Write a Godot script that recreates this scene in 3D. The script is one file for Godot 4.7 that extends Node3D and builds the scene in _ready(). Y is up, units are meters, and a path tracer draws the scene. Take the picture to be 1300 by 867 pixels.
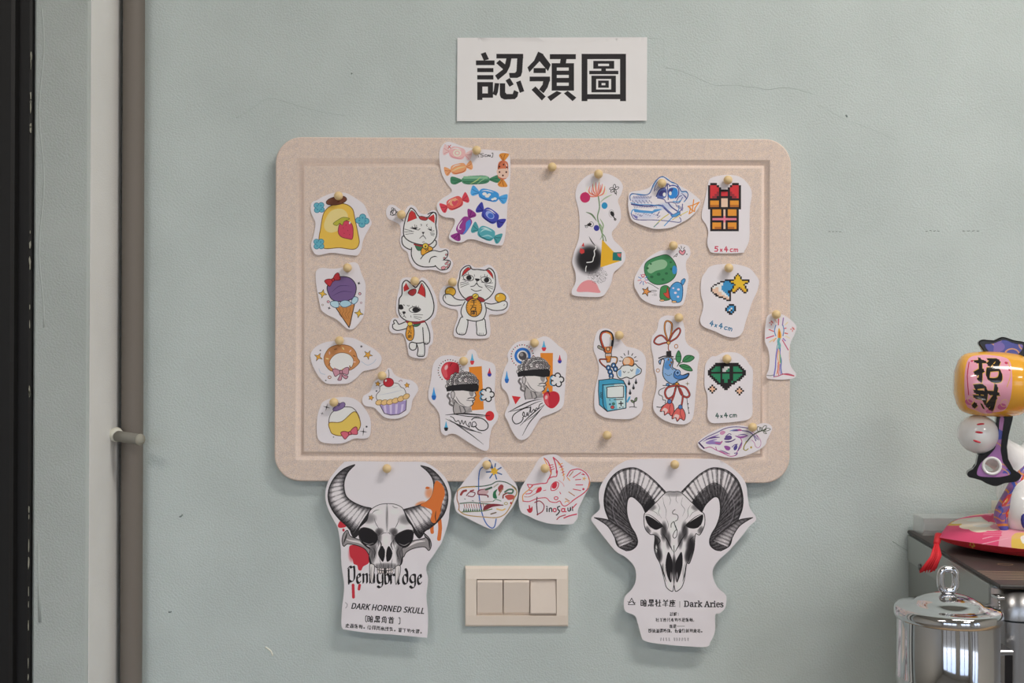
extends Node3D
# A felt pin board with paper cutouts on a mint plaster wall, a switch below it, a lucky cat on a steel cabinet at the right.
# Pixels of the 1300 x 867 frame are turned into points on the wall plane (or planes in front of it) with at().

const MM := 0.000916           # metres on the wall for one pixel
const EYE := Vector3(0, 1.45, 1.3)
const ROLL := 0.0044
const BOARD := 0.0135          # how far the board's face stands off the wall
const GAIN := 0.70             # light that falls on the wall: seen colour / GAIN = colour of the thing

var numbers := {}
var grain: FastNoiseLite

# ---------------------------------------------------------------- small helpers
func at(px: float, py: float, z := 0.0) -> Vector3:
	var x := (px - 650.0) * MM
	var y := (433.5 - py) * MM
	var k := (EYE.z - z) / EYE.z
	var c := cos(ROLL)
	var s := sin(ROLL)
	return Vector3((x * c - y * s) * k, EYE.y + (x * s + y * c) * k, z)

static func seen(hex: String, gain := GAIN) -> Color:
	var c := Color(hex).srgb_to_linear()
	return Color(minf(c.r / gain, 0.93), minf(c.g / gain, 0.93), minf(c.b / gain, 0.93)).linear_to_srgb()

func numbered(called: String) -> String:
	var n: int = numbers.get(called, 0)
	numbers[called] = n + 1
	return called if n == 0 else "%s_%03d" % [called, n]

func tag(o: Node, label := "", category := "", group := "", kind := "") -> Node:
	if label: o.set_meta("label", label)
	if category: o.set_meta("category", category)
	if group: o.set_meta("group", group)
	if kind: o.set_meta("kind", kind)
	return o

func thing(called: String, where: Vector3, label: String, category: String, group := "") -> Node3D:
	var o := Node3D.new()
	o.name = numbered(called)
	add_child(o)
	o.position = where
	tag(o, label, category, group)
	return o

func put(called: String, mesh: Mesh, m: Material, parent: Node = self, where := Vector3.ZERO) -> MeshInstance3D:
	var o := MeshInstance3D.new()
	o.name = numbered(called) if parent == self else called
	o.mesh = mesh
	if m: o.material_override = m
	parent.add_child(o, true)
	o.position = where
	return o

func mat(c: Color, rough := 0.8, metal := 0.0, spec := 0.5) -> StandardMaterial3D:
	var m := StandardMaterial3D.new()
	m.albedo_color = c
	m.roughness = rough
	m.metallic = metal
	m.metallic_specular = spec
	return m

func noise_tex(freq: float, octaves: int, ramp: Array, size := 512, s := 1, kind := FastNoiseLite.TYPE_SIMPLEX_SMOOTH) -> NoiseTexture2D:
	var n := FastNoiseLite.new()
	n.noise_type = kind
	n.frequency = freq
	n.fractal_octaves = octaves
	n.seed = s
	var t := NoiseTexture2D.new()
	t.width = size
	t.height = size
	t.seamless = true
	t.noise = n
	if ramp:
		var g := Gradient.new()
		g.offsets = PackedFloat32Array([0.0, 1.0])
		g.colors = PackedColorArray([ramp[0], ramp[1]])
		t.color_ramp = g
	return t

func spline(p: PackedVector2Array, closed: bool, step := 4.0) -> PackedVector2Array:
	var out := PackedVector2Array()
	var n := p.size()
	if n < 3:
		closed = false
	for i in (n if closed else n - 1):
		var a := p[(i - 1 + n) % n] if closed or i > 0 else p[i]
		var b := p[i]
		var c := p[(i + 1) % n]
		var d := p[(i + 2) % n] if closed or i + 2 < n else c
		var cuts := maxi(2, int(ceil(b.distance_to(c) / step)))
		for k in cuts:
			out.append(b.cubic_interpolate(c, a, d, float(k) / cuts))
	if not closed:
		out.append(p[n - 1])
	return out

# ---------------------------------------------------------------- drawing print on paper
class Print:
	var im: Image
	var o := Vector2.ZERO      # where the drawing's own axes start in the frame
	var f := 1.0               # units of the drawing for one pixel of the frame
	var t0 := Vector2.ZERO
	var S := 6.0
	var host
	var clip: BitMap = null
	var fat := 1.0              # how much broader than noted the pen draws
	const INK := "262427"

	func use(ox: float, oy: float, scale: float) -> void:
		o = Vector2(ox, oy)
		f = scale

	func px(x: float, y: float) -> Vector2:
		return (Vector2(x, y) / f + o - t0) * S

	func pts(a: Array) -> PackedVector2Array:
		var r := PackedVector2Array()
		for i in range(0, a.size(), 2):
			r.append(px(a[i], a[i + 1]))
		return r

	func span(x0: int, x1: int, y: int, c: Color) -> void:
		if y < 0 or y >= im.get_height(): return
		x0 = maxi(x0, 0)
		x1 = mini(x1, im.get_width())
		if x1 <= x0: return
		if c.a > 0.99 and clip == null:
			im.fill_rect(Rect2i(x0, y, x1 - x0, 1), c)
		else:
			for x in range(x0, x1):
				if clip == null or clip.get_bit(x, y):
					var b := im.get_pixel(x, y)
					im.set_pixel(x, y, b.lerp(Color(c.r, c.g, c.b), c.a))

	func fill(contours: Array, c: Color) -> void:
		var lo := 1e9
		var hi := -1e9
		for p in contours:
			for v in p:
				lo = minf(lo, v.y)
				hi = maxf(hi, v.y)
		var y0 := maxi(0, int(floor(lo)))
		var y1 := mini(im.get_height() - 1, int(ceil(hi)))
		if y1 < y0: return
		var rows := []
		rows.resize(y1 - y0 + 1)
		for i in rows.size(): rows[i] = []
		for p in contours:
			var n: int = p.size()
			for i in n:
				var a: Vector2 = p[i]
				var b: Vector2 = p[(i + 1) % n]
				if a.y > b.y:
					var t := a
					a = b
					b = t
				if b.y - a.y < 1e-6: continue
				var k := (b.x - a.x) / (b.y - a.y)
				for y in range(maxi(y0, int(ceil(a.y - 0.5))), mini(y1, int(ceil(b.y - 0.5)) - 1) + 1):
					rows[y - y0].append(a.x + (y + 0.5 - a.y) * k)
		for i in rows.size():
			var r: Array = rows[i]
			if r.size() < 2: continue
			r.sort()
			for j in range(0, r.size() - 1, 2):
				span(int(round(r[j])), int(round(r[j + 1])), y0 + i, c)

	func disc(p: Vector2, r: float, c: Color) -> void:
		if r < 0.8: r = 0.8
		for y in range(int(floor(p.y - r)), int(ceil(p.y + r)) + 1):
			var d := y + 0.5 - p.y
			if absf(d) < r:
				var h := sqrt(r * r - d * d)
				span(int(round(p.x - h)), int(round(p.x + h)), y, c)

	func ink(hex: String, a := 1.0) -> Color:
		var c: Color = host.seen(hex)
		c.a = a
		return c

	func poly(a: Array, hex: String, alpha := 1.0) -> void:
		fill([pts(a)], ink(hex, alpha))

	func rect(x0: float, y0: float, x1: float, y1: float, hex: String) -> void:
		poly([x0, y0, x1, y0, x1, y1, x0, y1], hex)

	func path(p: PackedVector2Array, w: float, c: Color, taper := 0) -> void:
		# taper 0: even, 1: thin at both ends, 2: thin at the end
		var total := 0.0
		for i in p.size() - 1: total += p[i].distance_to(p[i + 1])
		var r := w / f * S * 0.5 * fat
		var gone := 0.0
		for i in p.size() - 1:
			var l := p[i].distance_to(p[i + 1])
			var n := maxi(1, int(ceil(l / maxf(1.0, r * 0.5))))
			for k in n:
				var t := (gone + l * k / n) / maxf(total, 0.001)
				var q := 1.0
				if taper == 1: q = 0.25 + 0.75 * sin(PI * t)
				elif taper == 2: q = 1.0 - 0.85 * t
				disc(p[i].lerp(p[i + 1], float(k) / n), r * q, c)
			gone += l
		if taper == 0 and p.size(): disc(p[p.size() - 1], r, c)

	func line(a: Array, w: float, hex: String, taper := 0, alpha := 1.0) -> void:
		path(host.spline(pts(a), false), w, ink(hex, alpha), taper)

	func seg(a: Array, w: float, hex: String, taper := 0) -> void:
		path(pts(a), w, ink(hex), taper)

	func blob(a: Array, hex: String, edge := "", w := 0.0) -> void:
		var p: PackedVector2Array = host.spline(pts(a), true)
		if hex: fill([p], ink(hex))
		if edge:
			p.append(p[0])
			path(p, w, ink(edge))

	func oval(x: float, y: float, rx: float, ry: float, turn: float) -> Array:
		var a := []
		for i in 20:
			var v := Vector2(cos(TAU * i / 20) * rx, sin(TAU * i / 20) * ry).rotated(turn)
			a.append_array([x + v.x, y + v.y])
		return a

	func ell(x: float, y: float, rx: float, ry: float, hex: String, turn := 0.0, edge := "", w := 0.0) -> void:
		blob(oval(x, y, rx, ry, turn), hex, edge, w)

	func mask(a: Array) -> void:
		var p: PackedVector2Array = host.spline(pts(a), true)
		var keep := im.duplicate()
		im.fill(Color.BLACK)
		clip = null
		fill([p], Color.WHITE)
		var b := BitMap.new()
		var al := im.duplicate()
		al.convert(Image.FORMAT_L8)
		b.create(Vector2i(im.get_width(), im.get_height()))
		for y in im.get_height():
			for x in im.get_width():
				if al.get_pixel(x, y).r > 0.5: b.set_bit(x, y, true)
		im.copy_from(keep)
		clip = b

	func soft(x: float, y: float, rx: float, ry: float, hex: String, alpha: float, turn := 0.0) -> void:
		var c := ink(hex)
		var p := px(x, y)
		var ax := rx / f * S
		var ay := ry / f * S
		var m := maxf(ax, ay)
		for iy in range(maxi(0, int(p.y - m)), mini(im.get_height(), int(p.y + m) + 1)):
			for ix in range(maxi(0, int(p.x - m)), mini(im.get_width(), int(p.x + m) + 1)):
				var v := Vector2(ix + 0.5 - p.x, iy + 0.5 - p.y).rotated(-turn)
				var d := (v.x / ax) * (v.x / ax) + (v.y / ay) * (v.y / ay)
				if d < 1.0 and (clip == null or clip.get_bit(ix, iy)):
					var q := 1.0 - d
					im.set_pixel(ix, iy, im.get_pixel(ix, iy).lerp(c, alpha * q * q * (3.0 - 2.0 * q)))

	func star(x: float, y: float, r: float, inner: float, n: int, turn: float, hex: String, edge := "", w := 0.0) -> void:
		var a := []
		for i in n * 2:
			var v := Vector2(0, -(r if i % 2 == 0 else r * inner)).rotated(turn + PI * i / n)
			a.append_array([x + v.x, y + v.y])
		poly(a, hex)
		if edge:
			a.append_array([a[0], a[1]])
			seg(a, w, edge)

	func quad_ribbon(outer: Array, inner: Array, n: int, m: int, shade: Callable) -> void:
		# a strip between two edges, toned by shade(along, across)
		var a: PackedVector2Array = even(host.spline(pts(outer), false), n + 1)
		var b: PackedVector2Array = even(host.spline(pts(inner), false), n + 1)
		for i in n:
			for j in m:
				var u0 := float(j) / m
				var u1 := float(j + 1) / m
				var g: float = shade.call((i + 0.5) / n, (u0 + u1) * 0.5)
				var c: Color = host.seen("1f1d20").lerp(host.seen("d2cdd1"), clampf(g, 0, 1))
				fill([PackedVector2Array([a[i].lerp(b[i], u0), a[i].lerp(b[i], u1), a[i + 1].lerp(b[i + 1], u1), a[i + 1].lerp(b[i + 1], u0)])], c)

	func even(p: PackedVector2Array, n: int) -> PackedVector2Array:
		var total := 0.0
		for i in p.size() - 1: total += p[i].distance_to(p[i + 1])
		var out := PackedVector2Array()
		var i := 0
		var gone := 0.0
		for k in n:
			var want := total * k / (n - 1)
			while i < p.size() - 2 and gone + p[i].distance_to(p[i + 1]) < want:
				gone += p[i].distance_to(p[i + 1])
				i += 1
			var l := p[i].distance_to(p[i + 1])
			out.append(p[i].lerp(p[i + 1], clampf((want - gone) / maxf(l, 1e-6), 0, 1)))
		return out

	func nib(a: Array, w: float, hex: String, angle := -0.7) -> void:
		# a broad pen held at one angle
		var p: PackedVector2Array = host.spline(pts(a), false)
		var v := Vector2(cos(angle), sin(angle)) * w / f * S * 0.5
		var c := ink(hex)
		for i in p.size() - 1:
			fill([PackedVector2Array([p[i] - v, p[i] + v, p[i + 1] + v, p[i + 1] - v])], c)
		path(p, w * 0.3, c)

	func letters(s: String, font: Font, x: float, y: float, em: float, angle: float, hex: String, slant := 0.0, wide := 1.0, bold := 0.0) -> float:
		var ts := TextServerManager.get_primary_interface()
		var rid: RID = font.get_rids()[0]
		var size := 64
		var pen := 0.0
		var c := ink(hex)
		var k := em / size
		for ch in s:
			var g := ts.font_get_glyph_index(rid, size, ch.unicode_at(0), 0)
			var d := ts.font_get_glyph_contours(rid, size, g)
			var contours := []
			if d.has("points"):
				var pp: PackedVector3Array = d.points
				var first := 0
				for last in d.contours:
					var raw := []
					for i in range(first, last + 1): raw.append(pp[i])
					first = last + 1
					var flat := PackedVector2Array()
					var n := raw.size()
					for i in n:
						var q: Vector3 = raw[i]
						var nx: Vector3 = raw[(i + 1) % n]
						var pv: Vector3 = raw[(i - 1 + n) % n]
						if q.z == 1.0:
							flat.append(Vector2(q.x, q.y))
						else:
							var s0 := Vector2(pv.x, pv.y) if pv.z == 1.0 else Vector2(pv.x + q.x, pv.y + q.y) * 0.5
							var s1 := Vector2(nx.x, nx.y) if nx.z == 1.0 else Vector2(nx.x + q.x, nx.y + q.y) * 0.5
							for t in [0.0, 0.25, 0.5, 0.75, 1.0]:
								flat.append(s0.lerp(Vector2(q.x, q.y), t).lerp(Vector2(q.x, q.y).lerp(s1, t), t))
					var put := PackedVector2Array()
					for v in flat:
						var w := Vector2((pen + v.x) * wide + -v.y * slant * wide, v.y) * k
						w = w.rotated(angle)
						put.append(px(x + w.x, y + w.y))
					contours.append(put)
			if contours:
				fill(contours, c)
				if bold > 0.0:
					for p in contours:
						p.append(p[0])
						path(p, bold, c)
			pen += ts.font_get_glyph_advance(rid, size, g).x
		return pen * wide * k

	func glyph(strokes: String, x: float, y: float, w: float, h: float, hex: String, pen: float, angle := 0.0, brush := false) -> void:
		# a written character: strokes on a grid of eleven by eleven, two digits a point
		for s in strokes.split(" ", false):
			var a := []
			for i in range(0, s.length() - 1, 2):
				var v := Vector2("0123456789a".find(s[i]) * w / 10.0, "0123456789a".find(s[i + 1]) * h / 10.0).rotated(angle)
				a.append_array([x + v.x, y + v.y])
			if brush: nib(a, pen, hex, 0.8)
			elif a.size() == 4 and absf(a[1] - a[3]) < h * 0.05: seg(a, pen * 0.6, hex)
			else: seg(a, pen, hex)

	func drop(x: float, y: float, w: float, h: float, top: String, low: String, split := 0.62) -> void:
		var a := [x, y - h * 0.5, x + w * 0.25, y - h * 0.1, x + w * 0.5, y + h * 0.22, x + w * 0.3, y + h * 0.47, x, y + h * 0.5, x - w * 0.3, y + h * 0.47, x - w * 0.5, y + h * 0.22, x - w * 0.25, y - h * 0.1]
		blob(a, top)
		var b := [x - w * 0.5, y + h * 0.18, x + w * 0.5, y + h * 0.18, x + w * 0.3, y + h * 0.47, x, y + h * 0.5, x - w * 0.3, y + h * 0.47]
		if split > 0.0: blob(b, low)

	func candy(x: float, y: float, l: float, w: float, turn: float, body: String, wrap: String, dark: String) -> void:
		var g := func(a: Array) -> Array:
			var r := []
			for i in range(0, a.size(), 2):
				var v := Vector2(a[i], a[i + 1]).rotated(turn)
				r.append_array([x + v.x, y + v.y])
			return r
		for s in [-1, 1]:
			blob(g.call([s * l * 0.5, 0, s * l * 0.66, -w * 0.28, s * l * 0.92, -w * 0.5, s * l * 0.98, -w * 0.1, s * l * 0.94, w * 0.3, s * l * 0.8, w * 0.42, s * l * 0.62, w * 0.22]), wrap)
			line(g.call([s * l * 0.52, 0, s * l * 0.75, -w * 0.05, s * l * 0.92, -w * 0.15]), w * 0.05, dark)
			line(g.call([s * l * 0.54, w * 0.05, s * l * 0.72, w * 0.16, s * l * 0.84, w * 0.3]), w * 0.05, dark)
		blob(g.call([-l * 0.55, 0, -l * 0.42, -w * 0.42, 0, -w * 0.5, l * 0.42, -w * 0.42, l * 0.55, 0, l * 0.42, w * 0.42, 0, w * 0.5, -l * 0.42, w * 0.42]), body)
		line(g.call([-l * 0.5, w * 0.12, -l * 0.3, w * 0.38, 0, w * 0.43, l * 0.3, w * 0.38, l * 0.5, w * 0.12]), w * 0.1, dark, 1)
		line(g.call([-l * 0.42, -w * 0.2, -l * 0.2, -w * 0.36, l * 0.2, -w * 0.36]), w * 0.08, "ebe4ea", 1)

# strokes of the written characters
const SIGNS := {
	"暗": "0131390901 0535 6071 4292 5354 8384 4595 56868a5a56 5888", "黑": "2080842420 3132 7172 5058 2686 0898 190a 394a 696a 898a",
	"角": "4013 3070 7052 2282 828a7a 22281a 2585 2888 5259", "首": "3041 7061 0292 5244 24848a2a24 2686 2888",
	"牡": "1013 0343 202a 0745 5494 707a 4a9a", "羊": "2031 8071 1292 2585 0898 525a", "座": "5051 1191 11170a 3325 3345 7365 7385 525a 3787 1a9a",
	"走": "2282 5054 0494 5459 5787 25190a 263a9a", "過": "1021 041418 0a183a9a 4080834340 3494 3439 9499 56868858", "衝": "2002 3014 141a 4060 3363 4464674744 4565 5058 3868 3a6a 7090 7494 848a7a", "動": "1050 3039 0252 1353561613 0858 6393998a 807a",
	"信": "2005 131a 6071 4292 5484 5686 58888a5a58", "仰": "2005 131a 404838 4060 70909878 707a", "與": "1017 1030 1333 7090 9097 7393 4044 4363 6065 0797 290a 799a", "崩": "2124 2484 8184 5054 15190a 1545494a 1747 65696a 6595999a 6797",
	"壞": "0343 200a 0a3a 5090 7072 4292944442 6264 5a76 779a 4696", "後": "2002 3014 242a 6042 426243 4383 7354 568649 5699", "留": "102434 4044 60909474 7054 26868a2a26 565a 2888", "下": "0191 515a 5476",
	"的": "2012 1242494912 1646 6052 6292999a 6476", "本": "0393 505a 5206 529a 3777", "體": "1040 1013 4043 1343 0545 151a 454a 1747 1949 5090935350 6063 8083 5191 4595 56868856 4a9a", "註": "2030 0141 1343 1545 17474a1a17 7081 5292 5696 7379 4a9a",
	"解": "2002 1242494a 121a 1545 1747 222a 5090 9094 7054 5595 4898 757a 5546", "代": "2005 131a 4494 6065799a 8091", "表": "2181 1383 0595 5055 5208 4549 4a68 559a 8676", "不": "0191 515a 5206 5496",
	"是": "2080842420 2282 0595 555a 5787 26170a 284a9a", "而": "0191 5133 13131a 1383898a 434a 636a", "即": "1041444411 1343 111949 3858 60909070 606a 9098", "使": "2005 131a 4292 4484874744 6068 684a 489a",
	"遍": "1021 041418 0a183a9a 6071 4292 4244 4295 45494999 5797 6569 8589", "鱗": "2002 1141 0242464202 2226 0444 0708 2728 5090 7054 5294 6575 5969 8589", "傷": "2005 131a 5042 4191 5282855552 5383 4696 5649 66969979 7659", "也": "14848777 4048 21294a9a97",
	"會": "5004 5094 3272 2484872724 5457 28888a2a28 2989", "往": "2002 3014 242a 6071 4393 6696 737a 4a9a", "前": "2031 8071 0292 14141a 14444a 1646 1848 6468 94998a", "意": "5051 2181 3243 7263 0393 2484872724 2686 181a 39497a9a 5859",
	"志": "0292 5054 2484 1618 36398a88 5657 8697", "萬": "0191 3032 7072 2383863623 2585 5369 17171a 1787898a", "両": "0191 5156 13131a 1393999a 353868 6568", "千": "8021 0494 525a", "万": "0191 4134190a 45858a7a",
	"招": "0242 202a1a 0836 5191 918474 7154 56969a5a56", "財": "0141474701 0343 0545 180a 384a 5393 807a6a 8459",
}

func written(c: Print, s: String, x: float, y: float, w: float, gap: float, hex: String, pen: float, angle := 0.0) -> void:
	for i in s.length():
		var v := Vector2(gap * i, 0).rotated(angle)
		if s[i] == "。": c.ell(x + v.x + w * 0.2, y + v.y + w * 0.8, w * 0.12, w * 0.12, "", 0, hex, pen)
		elif s[i] == "，": c.seg([x + v.x + w * 0.2, y + v.y + w * 0.75, x + v.x + w * 0.1, y + v.y + w], pen, hex)
		elif s[i] == "：":
			c.ell(x + v.x + w * 0.3, y + v.y + w * 0.3, pen * 0.7, pen * 0.7, hex)
			c.ell(x + v.x + w * 0.3, y + v.y + w * 0.8, pen * 0.7, pen * 0.7, hex)
		elif s[i] == "—": c.seg([x + v.x, y + v.y + w * 0.5, x + v.x + gap, y + v.y + w * 0.5], pen * 0.7, hex)
		elif SIGNS.has(s[i]): c.glyph(SIGNS[s[i]], x + v.x, y + v.y, w, w, hex, pen, angle)

# ---------------------------------------------------------------- what is printed on each cutout
const K := "262427"
var sans: SystemFont
var sans_bold: SystemFont
var serif: SystemFont

func clover(c: Print, x: float, y: float, r: float, turn: float) -> void:
	for i in 4:
		var v := Vector2(r * 0.62, 0).rotated(turn + PI / 2 * i)
		c.ell(x + v.x, y + v.y, r * 0.52, r * 0.5, "5fa3b4", 0, "2f6a86", r * 0.1)
	c.ell(x, y, r * 0.45, r * 0.45, "5fa3b4")
	for i in 4:
		var v := Vector2(r * 0.5, 0).rotated(turn + PI / 2 * i)
		c.ell(x + v.x, y + v.y, r * 0.16, r * 0.16, "3f86a4")

func bow(c: Print, x: float, y: float, r: float, turn: float, hex: String, dark: String, tails := true) -> void:
	var g := func(a: Array) -> Array:
		var o := []
		for i in range(0, a.size(), 2):
			var v := Vector2(a[i] * r, a[i + 1] * r).rotated(turn)
			o.append_array([x + v.x, y + v.y])
		return o
	if tails:
		c.blob(g.call([0, 0, -0.25, 0.5, -0.5, 0.9, -0.1, 0.95, 0.05, 0.4]), hex, dark, r * 0.08)
		c.blob(g.call([0, 0, 0.3, 0.4, 0.75, 0.6, 0.5, 0.9, 0.15, 0.6]), hex, dark, r * 0.08)
	c.blob(g.call([0, 0, -0.5, -0.4, -0.95, -0.4, -0.9, 0.1, -0.75, 0.45, -0.4, 0.3]), hex, dark, r * 0.08)
	c.blob(g.call([0, 0, 0.5, -0.4, 0.95, -0.4, 0.9, 0.1, 0.75, 0.4, 0.4, 0.3]), hex, dark, r * 0.08)
	c.ell(x, y, r * 0.17, r * 0.19, hex, 0, dark, r * 0.08)

func art_strawberry(c: Print) -> void:
	# flowers, beret, strawberry and a plain yellow ground; the figure itself is left out
	c.use(385, 235, 8.67)
	c.blob([190, 480, 230, 300, 330, 215, 450, 205, 540, 260, 570, 380, 600, 520, 615, 640, 560, 705, 400, 690, 230, 695, 175, 610], "dcae4c", "6e4a20", 8)
	c.blob([230, 420, 300, 290, 420, 260, 490, 330, 460, 450, 330, 520, 250, 500], "e2c183")
	c.blob([255, 180, 300, 145, 400, 120, 460, 130, 475, 165, 420, 205, 330, 220, 265, 210], "6f4433", "3b2420", 7)
	clover(c, 175, 247, 58, 0.7)
	clover(c, 650, 392, 66, 0.1)
	clover(c, 172, 648, 58, 0.75)
	c.blob([395, 440, 430, 400, 490, 395, 535, 430, 550, 500, 540, 590, 500, 592, 420, 570, 385, 520], "bc4159", "6e2a30", 7)
	c.ell(512, 415, 9, 14, "e9d9dc", 0.3)
	for p in [[440, 470], [490, 500], [450, 530], [510, 545], [470, 440]]: c.ell(p[0], p[1], 4, 6, "8e2a40")
	c.blob([330, 425, 380, 385, 440, 355, 510, 370, 450, 400, 430, 440, 400, 420, 370, 445], "a9a63e", "5d5a24", 6)

func art_cone(c: Print) -> void:
	# an ice cream cone, a red bow, stars; the figure that sat in it is left out
	c.use(385, 325, 8.67)
	c.blob([265, 380, 275, 310, 340, 245, 430, 225, 520, 245, 575, 310, 580, 390, 540, 470, 430, 500, 320, 480], "6d5684", K, 9)
	c.line([310, 400, 400, 330, 520, 330], 8, "4b3a66", 1)
	c.line([320, 440, 430, 390, 550, 400], 8, "4b3a66", 1)
	c.poly([355, 560, 565, 530, 520, 760, 505, 788], "b97f48")
	c.seg([355, 565, 505, 788, 565, 530], 9, K)
	for i in 4: c.line([390 + i * 42, 570, 410 + i * 34, 610, 395 + i * 32, 640, 440 + i * 22, 690], 4, "8a5228")
	c.blob([310, 500, 300, 535, 340, 565, 390, 560, 380, 500], "a9c6d2", "39506a", 7)
	c.blob([560, 450, 600, 460, 595, 500, 555, 530, 530, 500], "a9c6d2", "39506a", 7)
	c.blob([400, 520, 440, 490, 500, 495, 530, 530, 480, 560, 430, 560], "9fc0cf", "39506a", 7)
	bow(c, 328, 262, 92, -0.55, "b0333a", "5b1c22", false)
	c.star(213, 415, 48, 0.38, 4, 0.2, "d9ad47", K, 5)
	c.star(612, 632, 50, 0.38, 4, 0.2, "d9ad47", K, 5)
	c.star(612, 300, 20, 0.4, 4, 0.3, K)
	c.star(285, 573, 18, 0.4, 4, 0.3, K)
	c.ell(213, 538, 9, 9, "", 0, "8a7a68", 5)
	c.ell(637, 515, 9, 9, "", 0, "8a5a68", 5)
	c.ell(275, 503, 14, 12, "d79aa6", 0, K, 5)
	c.ell(622, 415, 14, 14, "d79aa6", 0, K, 5)

func art_wreath(c: Print) -> void:
	# a round brown hood shape with a bow and stars; the face is left out
	c.use(385, 420, 10.84)
	c.blob([300, 320, 370, 230, 500, 190, 640, 210, 715, 280, 745, 370, 775, 430, 700, 510, 620, 545, 480, 555, 380, 550, 310, 480, 285, 400], "bb8254", "6e4426", 8)
	c.blob([360, 440, 390, 370, 460, 315, 550, 300, 640, 330, 690, 400, 670, 490, 600, 530, 470, 540, 390, 510], "dcd6d6", "6e4426", 7)
	for i in 11: c.ell(520 + cos(TAU * i / 11 + 0.3) * 190, 385 + sin(TAU * i / 11 + 0.3) * 145, 22, 9, ["d9b0a8", "8a5a38", "d8c48a"][i % 3], i * 1.3)
	c.line([800, 420, 880, 470, 960, 440, 1000, 390], 7, "a8b4c4")
	c.line([215, 520, 240, 580, 300, 600], 7, "a8b4c4")
	bow(c, 520, 565, 115, -0.12, "b98796", "5d3b48")
	c.star(208, 360, 62, 0.34, 4, 0.5, "cf9a42", K, 5)
	c.star(890, 330, 66, 0.38, 5, 0.5, "cf9a42", K, 5)
	c.ell(362, 638, 20, 18, "", 0, "8a5a38", 10)
	for p in [[235, 268, 10], [800, 215, 14], [310, 682, 9]]: c.ell(p[0], p[1], p[2], p[2], "5d5a60")

func art_cupcake(c: Print) -> void:
	c.use(395, 455, 7.536)
	c.blob([640, 400, 625, 350, 655, 310, 660, 270, 710, 245, 770, 235, 830, 240, 860, 275, 890, 290, 905, 340, 870, 385, 760, 410], "dad9dd", "4d4144", 6)
	c.line([650, 350, 760, 330, 880, 300], 6, "b9bcc6", 1)
	c.line([680, 290, 770, 280, 860, 255], 6, "b9bcc6", 1)
	c.poly([655, 440, 912, 400, 905, 495, 840, 535, 760, 542, 700, 525], "9b8cba")
	for i in 4: c.poly([690 + i * 58, 440, 716 + i * 57, 436, 722 + i * 50, 530, 704 + i * 50, 530], "c0b4d4")
	c.seg([655, 440, 700, 525, 760, 542, 840, 535, 905, 495, 912, 400], 7, "3b2d3a")
	for i in 6: c.ell(650 + i * 52, 425 - absf(i - 2.0) * 2 - i * i * 2.2, 34, 24, "d8b37c", -0.3 - i * 0.05, "7a552e", 5)
	c.ell(740, 230, 49, 42, "b12f3a", 0, "6a1e26", 6)
	c.ell(715, 212, 9, 12, "e6d4d6", 0.5)
	c.line([740, 190, 745, 150, 738, 108], 5, K)
	for p in [[638, 243, 26, 0.1], [573, 376, 26, 0.3], [917, 257, 26, -0.1]]: c.star(p[0], p[1], p[2], 0.5, 5, p[3], "d29a3e", "6a4a1e", 4)
	c.ell(625, 312, 8, 8, "4a4a58")
	c.line([840, 222, 855, 208, 872, 218], 5, "8a5a66")

func art_beret(c: Print) -> void:
	# beret, bow, sparkles on a plain yellow and white round; the face is left out
	c.use(395, 455, 7.536)
	c.blob([170, 600, 190, 530, 240, 490, 310, 465, 390, 470, 440, 520, 465, 590, 440, 650, 300, 690, 190, 670], "d3d6dc", "453c40", 7)
	c.blob([175, 615, 290, 605, 410, 510, 460, 570, 470, 650, 420, 715, 300, 740, 210, 725, 180, 680], "dcb75c", "6e4a20", 7)
	c.blob([210, 480, 240, 455, 300, 420, 325, 435, 310, 470, 250, 500, 215, 500], "7d6a98", "3b2f52", 6)
	c.ell(262, 440, 9, 14, "7d6a98", 0, "3b2f52", 5)
	bow(c, 370, 715, 84, -0.35, "c66274", "6a2430", false)
	c.star(148, 466, 38, 0.16, 4, 0.25, K)
	c.star(105, 527, 18, 0.2, 4, 0.2, K)
	c.star(500, 700, 42, 0.14, 4, 0.1, K)
	c.ell(530, 653, 9, 9, "3f3d44")
	c.ell(214, 752, 5, 5, "3f3d44")


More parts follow.
